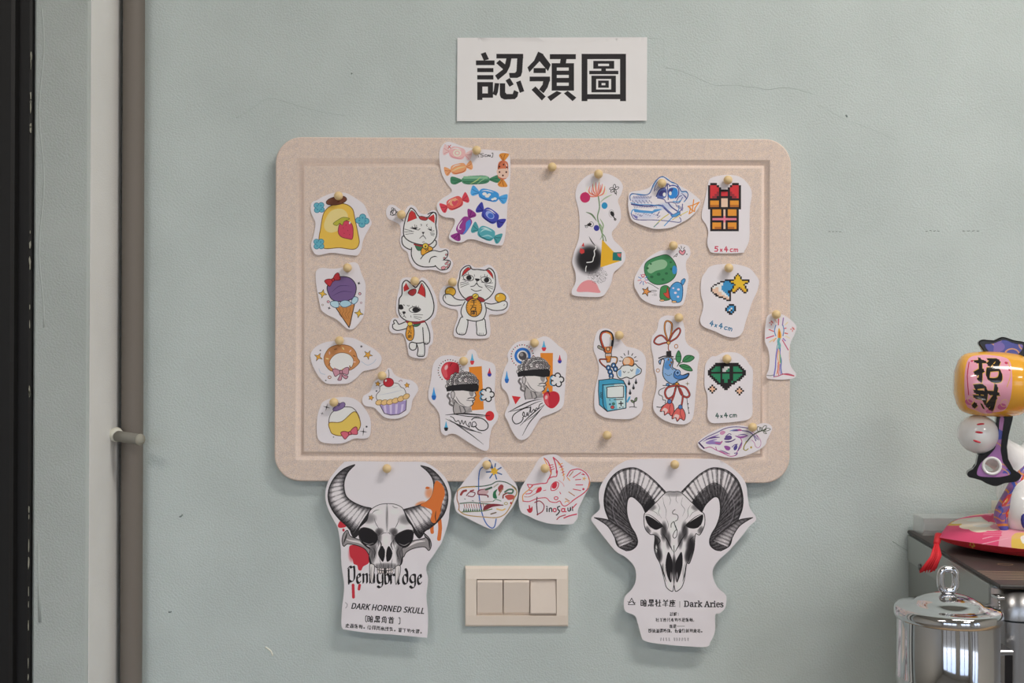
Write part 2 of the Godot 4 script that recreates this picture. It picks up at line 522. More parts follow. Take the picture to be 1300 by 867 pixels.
func art_cat_lounging(c: Print) -> void:
	c.use(485, 250, 8.67)
	var w := "dedbe0"
	# scribble over the head
	c.line([90, 200, 110, 150, 140, 130, 150, 180, 110, 205, 95, 160, 150, 150, 165, 195, 120, 190, 130, 130, 105, 125, 125, 200, 170, 160], 6, K)
	c.line([205, 230, 232, 265], 7, K)
	# paws behind the head
	c.blob([240, 430, 218, 480, 240, 540, 320, 580, 420, 560, 380, 480], w, K, 11)
	c.blob([590, 480, 597, 520, 560, 560, 500, 550, 540, 480], w, K, 11)
	# body and legs
	c.blob([330, 560, 325, 650, 370, 730, 450, 768, 560, 768, 640, 720, 640, 640, 560, 590, 450, 540], w)
	c.line([325, 560, 325, 650, 370, 730, 450, 768, 560, 768, 600, 755], 11, K)
	c.blob([520, 720, 540, 670, 600, 655, 660, 690, 735, 695, 750, 740, 720, 790, 650, 805, 600, 765], w)
	c.line([520, 720, 540, 670, 600, 655, 655, 690, 740, 700, 750, 740, 720, 790, 655, 805, 620, 790, 585, 755], 10, K)
	c.blob([430, 680, 470, 630, 560, 590, 640, 600, 700, 583, 725, 610, 715, 660, 680, 692, 640, 690, 590, 650, 520, 640], w)
	c.line([425, 682, 470, 630, 560, 590, 640, 602, 700, 583, 725, 610, 715, 660, 678, 692], 10, K)
	c.ell(675, 780, 26, 18, "c98a90", -0.3, K, 4)
	for p in [[705, 735, 14], [735, 745, 13], [722, 715, 12], [718, 770, 12]]: c.ell(p[0], p[1], p[2], p[2] * 0.8, "c98a90", -0.5, K, 4)
	for p in [[707, 635, 12], [685, 672, 12]]: c.ell(p[0], p[1], p[2], p[2] * 0.8, "c98a90", -0.5, K, 4)
	# head
	c.blob([240, 420, 240, 330, 265, 220, 300, 145, 320, 122, 360, 150, 410, 215, 500, 225, 540, 185, 575, 170, 598, 200, 590, 300, 603, 390, 585, 460, 520, 525, 400, 520, 290, 480], w, K, 11)
	c.poly([280, 275, 300, 180, 325, 150, 360, 175, 382, 235], "b73436")
	c.poly([500, 235, 570, 190, 580, 230, 578, 290], "b73436")
	c.line([280, 275, 300, 180, 325, 150, 360, 175, 382, 235], 5, K)
	c.line([505, 190, 540, 172, 575, 172, 598, 210, 592, 300], 11, K)
	c.blob([405, 222, 440, 212, 500, 235, 480, 258, 430, 250], "a3383c", K, 5)
	c.poly([305, 340, 370, 335, 425, 350, 400, 368, 345, 355], K)
	c.ell(395, 352, 16, 8, "e2dfe3")
	c.poly([495, 350, 540, 355, 580, 375, 545, 378], K)
	c.ell(555, 367, 12, 6, "e2dfe3")
	for p in [[330, 325, 340, 342], [360, 305, 365, 338], [380, 312, 382, 340], [515, 335, 522, 355], [540, 330, 542, 352]]: c.seg(p, 5, K)
	c.line([425, 300, 438, 305, 430, 320], 5, K)
	c.line([500, 300, 488, 308, 498, 325], 5, K)
	c.poly([437, 385, 468, 385, 460, 405, 447, 405], K)
	c.seg([452, 400, 452, 430], 6, K)
	c.line([415, 455, 440, 432, 452, 428, 465, 436, 482, 460], 7, K)
	c.seg([445, 497, 468, 493], 5, K)
	for p in [[250, 355, 330, 375], [248, 385, 350, 380], [260, 412, 345, 400], [530, 395, 575, 400], [535, 408, 578, 412], [540, 420, 572, 428]]: c.seg(p, 5, K)
	# bib, bell and coin
	c.blob([360, 520, 400, 520, 450, 545, 430, 585, 390, 585], "3f6f55", K, 5)
	c.line([355, 522, 440, 540, 520, 525], 16, "8f3238")
	c.blob([430, 590, 450, 555, 520, 540, 560, 575, 500, 610, 450, 640, 432, 630], "d19a3a", K, 7)
	c.seg([470, 575, 520, 590], 6, K)
	c.seg([480, 600, 510, 565], 6, K)
	c.ell(478, 540, 32, 30, "dcb74c", 0, K, 7)
	c.ell(478, 545, 8, 11, K)

func art_cat_thumb(c: Print) -> void:
	c.use(485, 345, 7.54)
	var w := "dedbe0"
	c.blob([270, 680, 262, 725, 290, 750, 325, 735, 325, 680], w, K, 9)
	c.blob([335, 680, 345, 740, 338, 800, 370, 810, 405, 795, 400, 680], w, K, 9)
	for x in [355, 372, 388]: c.seg([x, 793, x, 807], 4, K)
	c.blob([250, 480, 225, 540, 240, 620, 290, 670, 390, 680, 450, 640, 430, 540, 400, 475, 320, 480], w)
	c.line([285, 672, 340, 684, 400, 675], 9, K)
	c.line([250, 480, 232, 540, 240, 600], 9, K)
	c.blob([390, 530, 395, 610, 400, 680, 430, 692, 455, 665, 455, 590, 430, 510, 408, 480], w)
	c.line([390, 535, 395, 610, 402, 680, 430, 692, 455, 665, 455, 590, 430, 510, 408, 475], 9, K)
	for x in [415, 430]: c.seg([x, 672, x + 3, 688], 4, K)
	# raised arm with the paw up
	c.blob([235, 475, 165, 500, 145, 480, 125, 460, 108, 470, 112, 495, 100, 510, 105, 545, 140, 560, 245, 545], w)
	c.line([232, 475, 165, 502, 150, 488, 135, 465, 118, 462, 110, 478, 118, 496, 102, 505, 105, 540, 140, 560, 190, 555, 240, 540], 9, K)
	c.blob([160, 330, 165, 260, 190, 215, 195, 120, 230, 82, 275, 110, 320, 150, 350, 120, 385, 88, 440, 150, 480, 240, 497, 330, 480, 410, 420, 465, 330, 480, 240, 470, 180, 430, 160, 380], w, K, 10)
	c.poly([210, 190, 205, 150, 230, 105, 262, 165], "b73436")
	c.poly([342, 205, 380, 112, 410, 170, 413, 245], "b73436")
	c.line([342, 205, 380, 112, 410, 170, 413, 245], 6, K)
	c.blob([250, 205, 270, 175, 320, 165, 325, 200, 290, 230], "a3383c", K, 5)
	c.blob([160, 320, 190, 315, 205, 350, 180, 362, 162, 350], K)
	c.blob([260, 360, 300, 335, 350, 345, 370, 365, 330, 388, 280, 385], "e4e1e5", K, 6)
	c.blob([290, 360, 310, 340, 345, 348, 365, 365, 330, 385, 300, 382], K)
	for p in [[290, 325, 300, 340], [325, 322, 325, 340], [350, 330, 345, 345]]: c.seg(p, 4, K)
	c.seg([205, 315, 215, 322], 6, K)
	c.line([240, 320, 252, 328, 262, 322], 5, K)
	c.blob([195, 382, 220, 380, 225, 395, 205, 405], K)
	c.line([208, 400, 212, 420, 200, 430], 5, K)
	c.line([212, 420, 228, 440], 5, K)
	for p in [[300, 410, 390, 412], [305, 425, 380, 440], [305, 437, 365, 458], [275, 420, 278, 435], [172, 398, 182, 394], [180, 415, 190, 410]]: c.seg(p, 4, K)
	c.line([240, 480, 320, 490, 400, 475], 22, "8f3238")
	c.blob([300, 505, 340, 500, 370, 495, 345, 520, 310, 525], "3f6f55", K, 4)
	c.blob([235, 550, 245, 520, 275, 505, 300, 525, 308, 590, 295, 645, 265, 660, 238, 640, 226, 600], "cf933a", K, 7)
	c.glyph(SIGNS["千"], 250, 520, 38, 34, K, 5)
	c.glyph(SIGNS["万"], 248, 560, 38, 34, K, 5)
	c.glyph(SIGNS["両"], 246, 602, 38, 34, K, 5)
	c.ell(268, 498, 24, 19, "d9bb4c", 0, K, 4)

func art_cat_coins(c: Print) -> void:
	c.use(550, 325, 7.88)
	var w := "dedbe0"
	c.ell(172, 357, 52, 46, "d9a53c", 0, K, 8)
	c.ell(672, 418, 54, 46, "d9a53c", 0, K, 8)
	c.ell(150, 340, 12, 6, "e9d08a", -0.6)
	c.ell(650, 400, 12, 6, "e9d08a", -0.6)
	c.blob([110, 390, 140, 380, 180, 385, 230, 430, 330, 440, 300, 490, 220, 498, 140, 480, 100, 435], w)
	c.line([325, 438, 270, 440, 220, 425, 180, 388, 140, 380, 108, 392, 100, 435, 140, 480, 210, 497, 290, 488], 9, K)
	c.line([120, 395, 125, 420], 5, K)
	c.blob([740, 460, 700, 448, 650, 465, 570, 478, 510, 465, 530, 520, 600, 543, 680, 540, 735, 510], w)
	c.line([520, 468, 580, 480, 650, 466, 705, 448, 738, 465, 735, 510, 690, 540, 600, 543, 530, 515], 9, K)
	c.line([715, 485, 705, 495], 5, K)
	c.blob([285, 610, 250, 680, 230, 740, 250, 780, 310, 785, 335, 740, 345, 640], w, K, 9)
	c.blob([435, 650, 435, 730, 440, 785, 490, 795, 530, 780, 525, 710, 510, 630], w, K, 9)
	for x in [265, 282, 298, 460, 478, 498]: c.seg([x, 770, x + 1, 786], 4, K)
	c.blob([300, 470, 278, 540, 285, 600, 340, 640, 420, 652, 500, 625, 530, 570, 520, 480, 420, 440], w)
	c.line([318, 455, 285, 520, 278, 570, 295, 612], 9, K)
	c.line([515, 470, 530, 540, 515, 605, 490, 640], 9, K)
	c.line([335, 636, 420, 652, 495, 636], 9, K)
	c.blob([265, 215, 275, 150, 320, 105, 365, 98, 390, 132, 450, 135, 520, 142, 560, 122, 600, 150, 620, 210, 620, 300, 590, 380, 520, 440, 420, 450, 320, 425, 265, 360, 248, 290], w, K, 10)
	c.poly([285, 205, 305, 150, 345, 115, 375, 125, 340, 155], "b73436")
	c.poly([530, 145, 555, 138, 590, 180, 600, 228, 570, 190], "b73436")
	c.line([285, 205, 305, 150, 345, 115, 375, 125, 340, 155, 285, 205], 5, K)
	c.line([530, 145, 555, 138, 590, 180, 600, 228], 5, K)
	for e in [[352, 218, 0.15], [528, 240, 0.25]]:
		c.ell(e[0], e[1], 52, 30, "e4e1e5", e[2], K, 6)
		c.ell(e[0] + 5, e[1], 26, 25, K)
	c.line([295, 235, 350, 248, 400, 240], 5, K)
	c.line([480, 260, 540, 272, 595, 268], 5, K)
	for p in [[325, 172, 335, 190], [350, 165, 355, 186], [410, 185, 415, 205], [478, 198, 472, 215], [515, 182, 515, 205], [540, 190, 538, 208]]: c.seg(p, 4, K)
	c.blob([420, 225, 465, 230, 455, 248, 437, 252, 425, 243], K)
	c.seg([438, 250, 434, 282], 6, K)
	c.line([375, 305, 410, 298, 434, 272, 455, 300, 490, 315], 7, K)
	c.line([380, 332, 425, 352, 480, 340], 7, K)
	for p in [[270, 270, 330, 255], [272, 290, 350, 265], [275, 312, 358, 278], [515, 285, 600, 310], [518, 295, 595, 330], [525, 305, 580, 360]]: c.seg(p, 5, K)
	c.blob([330, 425, 380, 400, 470, 410, 515, 440, 490, 460, 350, 455], "8f3238", K, 5)
	c.ell(408, 515, 78, 92, "cf933a", 0, K, 8)
	for i in 22:
		var v := Vector2(72, 86).rotated(0)
		var q := TAU * i / 22
		c.seg([408 + cos(q) * 74, 515 + sin(q) * 87, 408 + cos(q) * 62, 515 + sin(q) * 74], 4, "8a5a22")
	c.glyph(SIGNS["千"], 375, 442, 64, 44, K, 8)
	c.glyph(SIGNS["万"], 372, 490, 66, 46, K, 8)
	c.glyph(SIGNS["両"], 372, 542, 66, 46, K, 8)
	c.ell(422, 402, 30, 27, "dcb74c", 0, K, 6)
	c.line([405, 410, 422, 402, 430, 392], 6, K)

func art_candies(c: Print) -> void:
	c.use(545, 170, 5.78)
	c.candy(205, 140, 110, 88, 0.22, "d9a9aa", "dcb4b4", "c58a90")
	c.ell(205, 140, 30, 26, "e6cfc0")
	c.ell(205, 140, 20, 18, "d9a9aa")
	c.ell(205, 140, 11, 10, "e6cfc0")
	c.candy(215, 255, 108, 74, -0.25, "d9966a", "d9986a", "b0583a")
	c.line([165, 275, 215, 250, 265, 240], 12, "d8b88a", 1)
	c.candy(340, 338, 190, 64, -0.04, "4c8668", "3f7a5c", "27523d")
	c.rect(250, 310, 430, 330, "7dab8c")
	c.line([250, 350, 340, 352, 430, 345], 8, "36694d")
	c.line([300, 368, 350, 340, 380, 312], 8, "a3b878", 1)
	c.line([350, 368, 380, 345, 420, 320], 6, "8ab08a", 1)
	c.candy(540, 265, 128, 78, PI / 2 + 0.05, "bd6a4c", "c8863a", "8a3f22")
	c.blob([500, 262, 575, 258, 580, 310, 555, 325, 520, 320, 500, 300], "dcb4a4")
	for p in [[515, 240], [545, 225], [570, 245], [515, 280], [565, 280], [540, 305]]: c.ell(p[0], p[1], 6, 7, "4a2420")
	c.candy(437, 450, 140, 82, 0.26, "3c8ccc", "4a9ad6", "2a5fa6")
	for p in [[405, 440, 16], [425, 455, 17], [440, 445, 12], [465, 480, 11], [482, 475, 13]]: c.ell(p[0], p[1], p[2], p[2] * 0.75, "dfe3ea")
	c.candy(187, 508, 112, 86, -0.42, "cc5a55", "c4404e", "962a3c")
	c.ell(180, 500, 34, 26, "dc9a78", -0.4)
	c.blob([165, 505, 172, 490, 185, 495, 205, 485, 212, 500, 195, 522, 180, 528], "c2485a")
	c.candy(447, 600, 118, 92, 0.62, "4048a4", "3a3c98", "22205c")
	c.ell(445, 595, 36, 24, "8f9fd8", 0.7)
	c.ell(450, 600, 22, 18, "3d62b8", 0.5)
	c.candy(255, 672, 128, 84, -1.0, "8a3a86", "84307c", "501a52")
	c.blob([265, 700, 270, 650, 300, 630, 302, 670, 270, 720, 245, 738], "4a7fca")
	c.ell(226, 690, 12, 14, "d8b6d2")
	c.ell(230, 686, 10, 12, "8a3a86")
	c.candy(418, 730, 118, 92, 0.42, "4f9aa6", "459098", "276068")
	c.line([375, 720, 410, 700, 460, 715], 12, "9cc6c8", 1)
	c.line([385, 755, 430, 745, 465, 760], 12, "8ab8be", 1)
	c.seg([138, 85, 156, 105], 5, "b0423e")
	c.seg([157, 82, 138, 106], 5, "b0423e")
	# (5cm)
	c.line([375, 145, 358, 150, 362, 170], 4, K)
	c.line([398, 145, 382, 145, 380, 155, 396, 158, 392, 168, 378, 168], 4, K)
	c.line([420, 152, 408, 155, 408, 166, 422, 165], 4, K)
	c.line([426, 167, 428, 153, 434, 165, 438, 153, 442, 166, 448, 155, 450, 166], 3.5, K)
	c.line([458, 142, 467, 142, 464, 170, 455, 170], 4, K)

func bust(c: Print) -> void:
	# a generic marble head with curls, in profile, over an orange bar, a black band across the eyes (drawn in the axes of the first one)
	c.poly([250, 400, 420, 380, 415, 470, 385, 500, 400, 545, 330, 558, 258, 560, 250, 480, 235, 470], "8f8a8c")
	c.blob([240, 370, 300, 300, 400, 290, 440, 330, 425, 380, 425, 420, 415, 440, 420, 455, 405, 470, 395, 495, 350, 505, 290, 480, 250, 430], "cfcaca")
	c.line([420, 390, 428, 415, 412, 432, 420, 448, 400, 462, 408, 480, 385, 500, 350, 505, 300, 490, 262, 450], 7, "3d3a3d")
	c.blob([375, 385, 410, 382, 405, 420, 385, 418], "8f8b8d")
	c.line([365, 440, 390, 432, 412, 437], 7, "3b383b")
	c.line([355, 452, 385, 456, 408, 452], 5, "6b676a")
	c.blob([265, 470, 330, 505, 385, 500, 340, 545, 290, 550, 262, 555, 255, 520], "a39e9f")
	c.line([258, 470, 250, 520, 258, 560], 7, "2f2c2f")
	c.line([330, 505, 345, 540, 330, 556], 9, "565356")
	c.line([300, 500, 310, 545], 10, "6e6a6c")
	c.line([270, 420, 300, 470, 340, 495], 10, "8b8789", 1)
	c.blob([232, 395, 250, 380, 262, 405, 250, 440, 236, 430], "b8b3b4", "3b383b", 5)
	c.line([215, 400, 205, 420, 225, 450, 222, 480, 245, 495], 16, "6a6668")
	c.line([228, 430, 236, 460, 245, 480], 8, "b1acad")
	var r := RandomNumberGenerator.new()
	r.seed = 5
	c.blob([200, 350, 210, 300, 250, 260, 310, 232, 380, 232, 430, 265, 450, 320, 440, 350, 360, 330, 300, 330, 250, 360], "8d888a")
	for i in 58:
		# curls, from the nape forward
		var q := -3.0 + 2.95 * fmod(i * 0.618, 1.0)
		var d := 128.0 - 62.0 * (i / 58.0)
		var x := 325 + cos(q) * d * 0.96
		var y := 358 + sin(q) * d * 0.98
		var s := 10 + r.randf() * 7
		var tone: String = ["c9c4c5", "9a9597", "dad6d7", "827d80"][i % 4]
		c.ell(x, y, s * 1.25, s, tone, r.randf() * 3.0, "2f2c2f", 4)
		c.line([x - s * 0.5, y, x, y - s * 0.5, x + s * 0.5, y, x, y + s * 0.3], 4, "4a464a")
	c.poly([192, 352, 230, 335, 320, 325, 440, 320, 452, 345, 448, 380, 400, 386, 330, 376, 240, 378, 200, 384], "232124")



func art_bust_apple(c: Print) -> void:
	c.use(535, 435, 6.19)
	c.poly([373, 192, 474, 185, 490, 525, 395, 532], "d5812f")
	c.ell(222, 222, 62, 60, "b22a3a")
	c.blob([155, 215, 180, 165, 225, 150, 285, 165, 297, 220, 270, 275, 225, 300, 180, 280], "b42b3b")
	c.blob([160, 220, 175, 180, 210, 165, 200, 215, 205, 270, 180, 270], "c9525c")
	c.ell(195, 195, 12, 20, "e0a8ac", 0.4)
	c.line([225, 185, 232, 170, 240, 162], 5, "4a2020")
	for i in 21:
		var q := 2.3 + 4.5 * i / 20
		c.ell(222 + cos(q) * 90, 222 + sin(q) * 88, 4.5, 4.5, K if i % 2 else "7a3a3a")
	bust(c)
	c.drop(399, 128, 30, 88, "4aa0c8", "c23a44")
	c.drop(535, 232, 30, 68, "b8384a", "34389a")
	c.drop(98, 400, 34, 100, "3d92d2", "2a63b2")
	c.drop(194, 655, 30, 76, "4aa0c8", "1f2026")
	for i in 5:
		var v := Vector2(0, -34).rotated(0.3 + TAU * i / 5)
		c.ell(516 + v.x, 408 + v.y, 22, 22, "d6d1d5", 0, K, 9)
	c.ell(516, 408, 27, 27, "d6d1d5")
	c.line([480, 380, 460, 388, 462, 412, 475, 420, 460, 432, 470, 455, 482, 452], 8, "4a9ac0")
	c.ell(537, 575, 35, 38, "c22f35")
	c.line([190, 568, 320, 558, 440, 566, 540, 574], 12, K, 1)
	c.line([240, 560, 380, 580, 520, 580], 7, K, 1)
	# the mirrored signature
	c.line([395, 605, 420, 590, 480, 598, 520, 635, 520, 670, 490, 690, 450, 685, 425, 660], 8, K)
	c.line([430, 655, 405, 662, 400, 630, 420, 622, 432, 650, 395, 660, 385, 625, 372, 640, 378, 665, 352, 640, 345, 615, 330, 640, 318, 610, 305, 640, 292, 612, 270, 620, 250, 590, 228, 580], 6, K)
	c.line([190, 598, 280, 640, 380, 680, 478, 715], 9, K, 1)
	c.line([215, 600, 300, 660, 400, 730, 488, 800], 7, K, 1)
	c.line([250, 620, 350, 680, 470, 705], 5, K, 1)

func art_bust_ring(c: Print) -> void:
	c.use(630, 420, 5.98)
	c.poly([335, 168, 430, 168, 428, 480, 350, 480], "d5812f")
	c.ell(200, 190, 62, 62, "2d6cba")
	c.ell(200, 190, 42, 42, "d6d1d5")
	c.ell(200, 190, 30, 31, "4a474b")
	c.ell(192, 180, 14, 14, "8c888b")
	for i in 20:
		var q := 2.2 + 4.3 * i / 19
		c.ell(198 + cos(q) * 84, 190 + sin(q) * 84, 4.5, 4.5, K if i % 2 else "a83a3a")
	var keep := [c.o, c.f]
	c.use(630 + (163 / 5.98) - (195 / 6.19) - 0.3, 420 + (322 / 5.98) - (355 / 6.19), 6.19)
	bust(c)
	c.use(630, 420, 5.98)
	c.drop(362, 114, 32, 78, "4aa0c8", "c23a44")
	c.drop(482, 214, 28, 64, "b8384a", "34389a")
	c.drop(80, 350, 30, 92, "3d92d2", "2a63b2")
	c.drop(392, 450, 20, 46, "4aa0c8", "1f2026")
	for i in 5:
		var v := Vector2(0, -32).rotated(0.2 + TAU * i / 5)
		c.ell(460 + v.x, 373 + v.y, 21, 21, "d6d1d5", 0, K, 9)
	c.ell(460, 373, 26, 26, "d6d1d5")
	c.line([425, 348, 412, 356, 410, 405, 428, 412], 8, "4a9ac0")
	c.poly([118, 493, 186, 502, 146, 558], "c02f35")
	c.blob([358, 510, 365, 470, 405, 465, 440, 458, 475, 480, 480, 530, 450, 575, 415, 588, 375, 560], "b42b3b")
	c.blob([362, 505, 380, 480, 400, 485, 395, 530, 400, 570, 375, 550], "c9525c")
	c.ell(380, 505, 10, 16, "e0a8ac", 0.3)
	c.line([405, 490, 400, 470, 392, 462], 6, "5a2020")
	c.line([90, 618, 180, 570, 260, 535, 355, 516], 9, K, 1)
	c.line([92, 615, 200, 590, 300, 545, 355, 530], 7, K, 1)
	c.line([260, 580, 210, 590, 140, 630, 122, 670, 145, 705, 185, 695, 205, 665], 7, K)
	c.line([200, 660, 215, 640, 208, 615, 200, 640, 225, 650, 235, 620, 240, 645, 255, 605, 262, 575, 262, 620, 285, 595, 292, 610, 305, 585, 318, 592, 330, 560, 350, 548], 6, K)
	c.line([182, 720, 240, 660, 310, 600, 365, 560], 8, K, 1)
	c.line([198, 795, 250, 700, 310, 630, 368, 558], 7, K, 1)
	c.line([215, 690, 290, 640, 345, 585], 5, K, 1)

func art_abstract(c: Print) -> void:
	c.use(715, 205, 4.82)
	for p in [[190, 120], [220, 100], [250, 140], [150, 150], [262, 165]]: c.line([208, 212, p[0], p[1] + 30, p[0] - 4, p[1]], 9, "e6cfb8", 1)
	for p in [[165, 150, 160, 190], [180, 135, 185, 180], [200, 125, 200, 170], [222, 125, 215, 170], [240, 135, 230, 180], [256, 150, 245, 195], [135, 185, 165, 212]]: c.line([208, 215, p[2], p[3], p[0], p[1]], 9, "cf7a68", 1)
	for p in [[172, 160, 178, 195], [230, 140, 222, 185]]: c.line([208, 215, p[2], p[3], p[0], p[1]], 5, "b4483e", 1)
	c.ell(134, 220, 31, 32, "b32e5e")
	c.line([215, 214, 222, 280, 210, 340, 225, 400, 240, 450, 246, 486], 7, "64805c")
	c.line([228, 250, 255, 225, 300, 202], 8, "9cac90", 1)
	c.line([140, 310, 175, 325, 205, 365], 10, "5f7358", 1)
	c.line([208, 365, 235, 400, 238, 450, 225, 480], 9, "8ba080", 1)
	c.line([225, 350, 245, 390, 236, 430], 8, "8ba080", 1)
	c.line([238, 440, 255, 460, 262, 486], 5, "64805c")
	for q in [[312, 165, 315, 140], [318, 168, 338, 158], [310, 172, 292, 185], [316, 174, 322, 196], [308, 165, 285, 168]]: c.ell((q[0] + q[2]) * 0.5, (q[1] + q[3]) * 0.5, 13, 7, "", atan2(q[3] - q[1], q[2] - q[0]), K, 3.5)
	c.seg([312, 172, 326, 205], 3, K)
	c.ell(253, 270, 18, 20, "2d86b4")
	c.ell(204, 407, 17, 18, "36388a")
	c.ell(295, 318, 15, 22, "", 0, "a09c9e", 3)
	c.ell(300, 320, 11, 17, K, -0.5)
	c.seg([306, 335, 318, 355], 6, K)
	c.ell(318, 355, 6, 6, "", 0, K, 3)
	c.ell(172, 384, 13, 15, "", 0, K, 2.5)
	c.ell(160, 386, 14, 9, K, -0.3)
	c.seg([148, 390, 132, 392], 4, K)
	c.ell(142, 400, 7, 5, "d6d1d5", 0, K, 2.5)
	c.line([158, 460, 175, 490, 198, 518], 6, K, 1)
	c.soft(160, 600, 105, 110, "1f1d20", 1.0)
	c.soft(160, 600, 92, 96, "1f1d20", 1.0)
	c.soft(165, 600, 80, 84, "1f1d20", 1.0)
	c.line([198, 518, 200, 535, 190, 545, 192, 570, 185, 590, 178, 612, 145, 618], 6, "dcd9dd")
	c.line([142, 640, 138, 655, 138, 672], 5, "dcd9dd")
	c.poly([101, 555, 104, 530, 130, 540, 130, 558, 112, 566], "b93a3a")
	c.poly([112, 518, 125, 495, 130, 520], "b93a3a")
	c.poly([238, 478, 308, 552, 358, 606, 228, 648], "d9a42e")
	c.poly([304, 556, 357, 554, 356, 607, 302, 605], "1f6d69")
	c.poly([329, 563, 356, 563, 350, 588, 336, 580], "c4605a")
	c.blob([85, 795, 100, 755, 130, 732, 165, 726, 200, 745, 218, 780, 224, 803, 150, 798], "d78b90")
	var r := RandomNumberGenerator.new()
	r.seed = 11
	for i in 420:
		var q := r.randf() * TAU
		var d := pow(r.randf(), 0.7) * 62
		c.disc(c.px(212 + cos(q) * d, 698 + sin(q) * d * 0.8), 1.4, c.ink(K))

func art_blue_skull(c: Print) -> void:
	c.use(790, 215, 10.2)
	c.fat = 1.35
	c.soft(230, 390, 150, 70, "8f9cc4", 0.5)
	c.soft(560, 480, 140, 60, "8fa6cc", 0.45)
	c.soft(300, 600, 200, 60, "a3aed0", 0.4)
	c.soft(760, 330, 90, 90, "9aa6cc", 0.4)
	var b := "3d3f7c"
	var l := "4a8ec0"
	c.line([105, 400, 100, 350, 130, 320, 200, 320, 300, 330, 350, 310, 385, 250, 430, 170, 470, 115, 530, 98, 590, 130, 640, 170, 700, 190, 740, 240, 770, 290, 820, 290, 850, 320, 840, 370, 800, 420], 9, l)
	c.line([105, 400, 98, 345, 135, 312, 240, 335, 350, 315, 400, 200, 450, 130, 520, 90, 600, 145, 710, 195, 760, 280, 830, 285, 850, 340, 810, 410], 6, b)
	c.line([120, 450, 200, 465, 330, 475, 480, 465, 540, 490], 14, b)
	c.line([110, 430, 220, 455, 340, 455, 500, 475], 7, l)
	for i in 16: c.seg([150 + i * 15, 345 + (i % 3) * 4, 140 + i * 15, 375], 4, b)
	for i in 12: c.seg([130 + i * 22, 400 + (i % 2) * 20, 138 + i * 22, 420 + (i % 2) * 20], 5, b)
	c.blob([445, 340, 470, 280, 540, 245, 575, 260, 570, 350, 520, 380, 460, 370], "5a6aa4")
	c.blob([600, 260, 650, 235, 705, 250, 720, 310, 690, 365, 630, 380, 600, 350], "2f7cc4")
	c.blob([470, 330, 500, 280, 560, 270, 560, 310, 520, 350], b)
	c.blob([600, 270, 630, 245, 660, 250, 640, 290, 605, 320], b)
	c.ell(545, 325, 20, 26, "dfdde2")
	c.ell(622, 310, 18, 26, "dfdde2")
	c.line([440, 350, 480, 265, 560, 230, 570, 180], 9, b)
	c.line([595, 390, 590, 290, 585, 190, 620, 210, 690, 215, 730, 260, 725, 330, 690, 375], 9, b)
	c.line([610, 220, 660, 205, 720, 225], 10, "5a5f98")
	c.line([415, 280, 425, 220, 460, 160, 500, 140], 8, b)
	c.line([455, 370, 540, 390, 570, 430, 640, 425, 690, 440], 8, b)
	c.line([770, 340, 730, 360, 700, 430, 740, 430, 780, 360], 7, b)
	c.line([660, 415, 720, 420, 760, 400], 10, l)
	c.line([600, 440, 640, 490, 720, 545], 11, b)
	c.line([520, 470, 580, 530, 650, 590], 20, "5f6ea6")
	c.line([540, 500, 600, 560], 10, b)
	c.line([780, 450, 770, 520, 730, 560, 760, 600], 8, b)
	c.line([735, 470, 725, 540, 670, 600, 620, 650, 545, 730], 9, l)
	c.blob([630, 590, 670, 580, 730, 550, 750, 570, 700, 610, 650, 615], l, b, 5)
	c.poly([145, 520, 380, 540, 480, 515, 490, 530, 385, 570, 160, 555], "4a86bc")
	c.line([115, 570, 150, 520, 280, 545, 380, 555, 420, 525, 500, 520], 10, l)
	c.line([115, 570, 125, 600, 180, 650, 400, 655, 560, 665, 740, 685, 755, 640, 740, 625], 7, b)
	c.poly([120, 575, 200, 610, 195, 645, 165, 630], "6f6fa6")
	c.seg([225, 600, 250, 605], 5, b)
	c.line([480, 550, 450, 600], 7, b)
	c.seg([490, 600, 455, 630], 5, b)
	c.line([600, 580, 540, 620, 480, 670, 410, 745], 9, "b9b060")
	c.line([470, 690, 410, 745], 7, "3f7a9a")
	c.line([845, 545, 760, 590, 650, 650], 8, "c4b866")
	for i in 14: c.seg([150 + i * 22, 470 + (i % 3) * 5, 162 + i * 22, 500], 4, b)
	for i in 12: c.seg([170 + i * 26, 575 + (i % 4) * 9, 185 + i * 26, 570 + (i % 4) * 9], 4, b)
	for i in 8: c.seg([430 + i * 10, 260 - i * 12, 452 + i * 9, 275 - i * 10], 4, "5a6aa4")
	for i in 9: c.seg([690 + i * 12, 450 + i * 6, 700 + i * 10, 480 + i * 7], 4, b)
	for i in 7: c.seg([770 + i * 9, 310 + i * 7, 790 + i * 7, 330 + i * 9], 4, b)
	c.seg([925, 395, 905, 550], 11, "d0883c")
	c.seg([905, 550, 865, 575, 885, 500, 850, 480, 915, 465, 995, 425, 940, 500, 935, 545, 890, 520, 860, 485], 11, "d0883c")

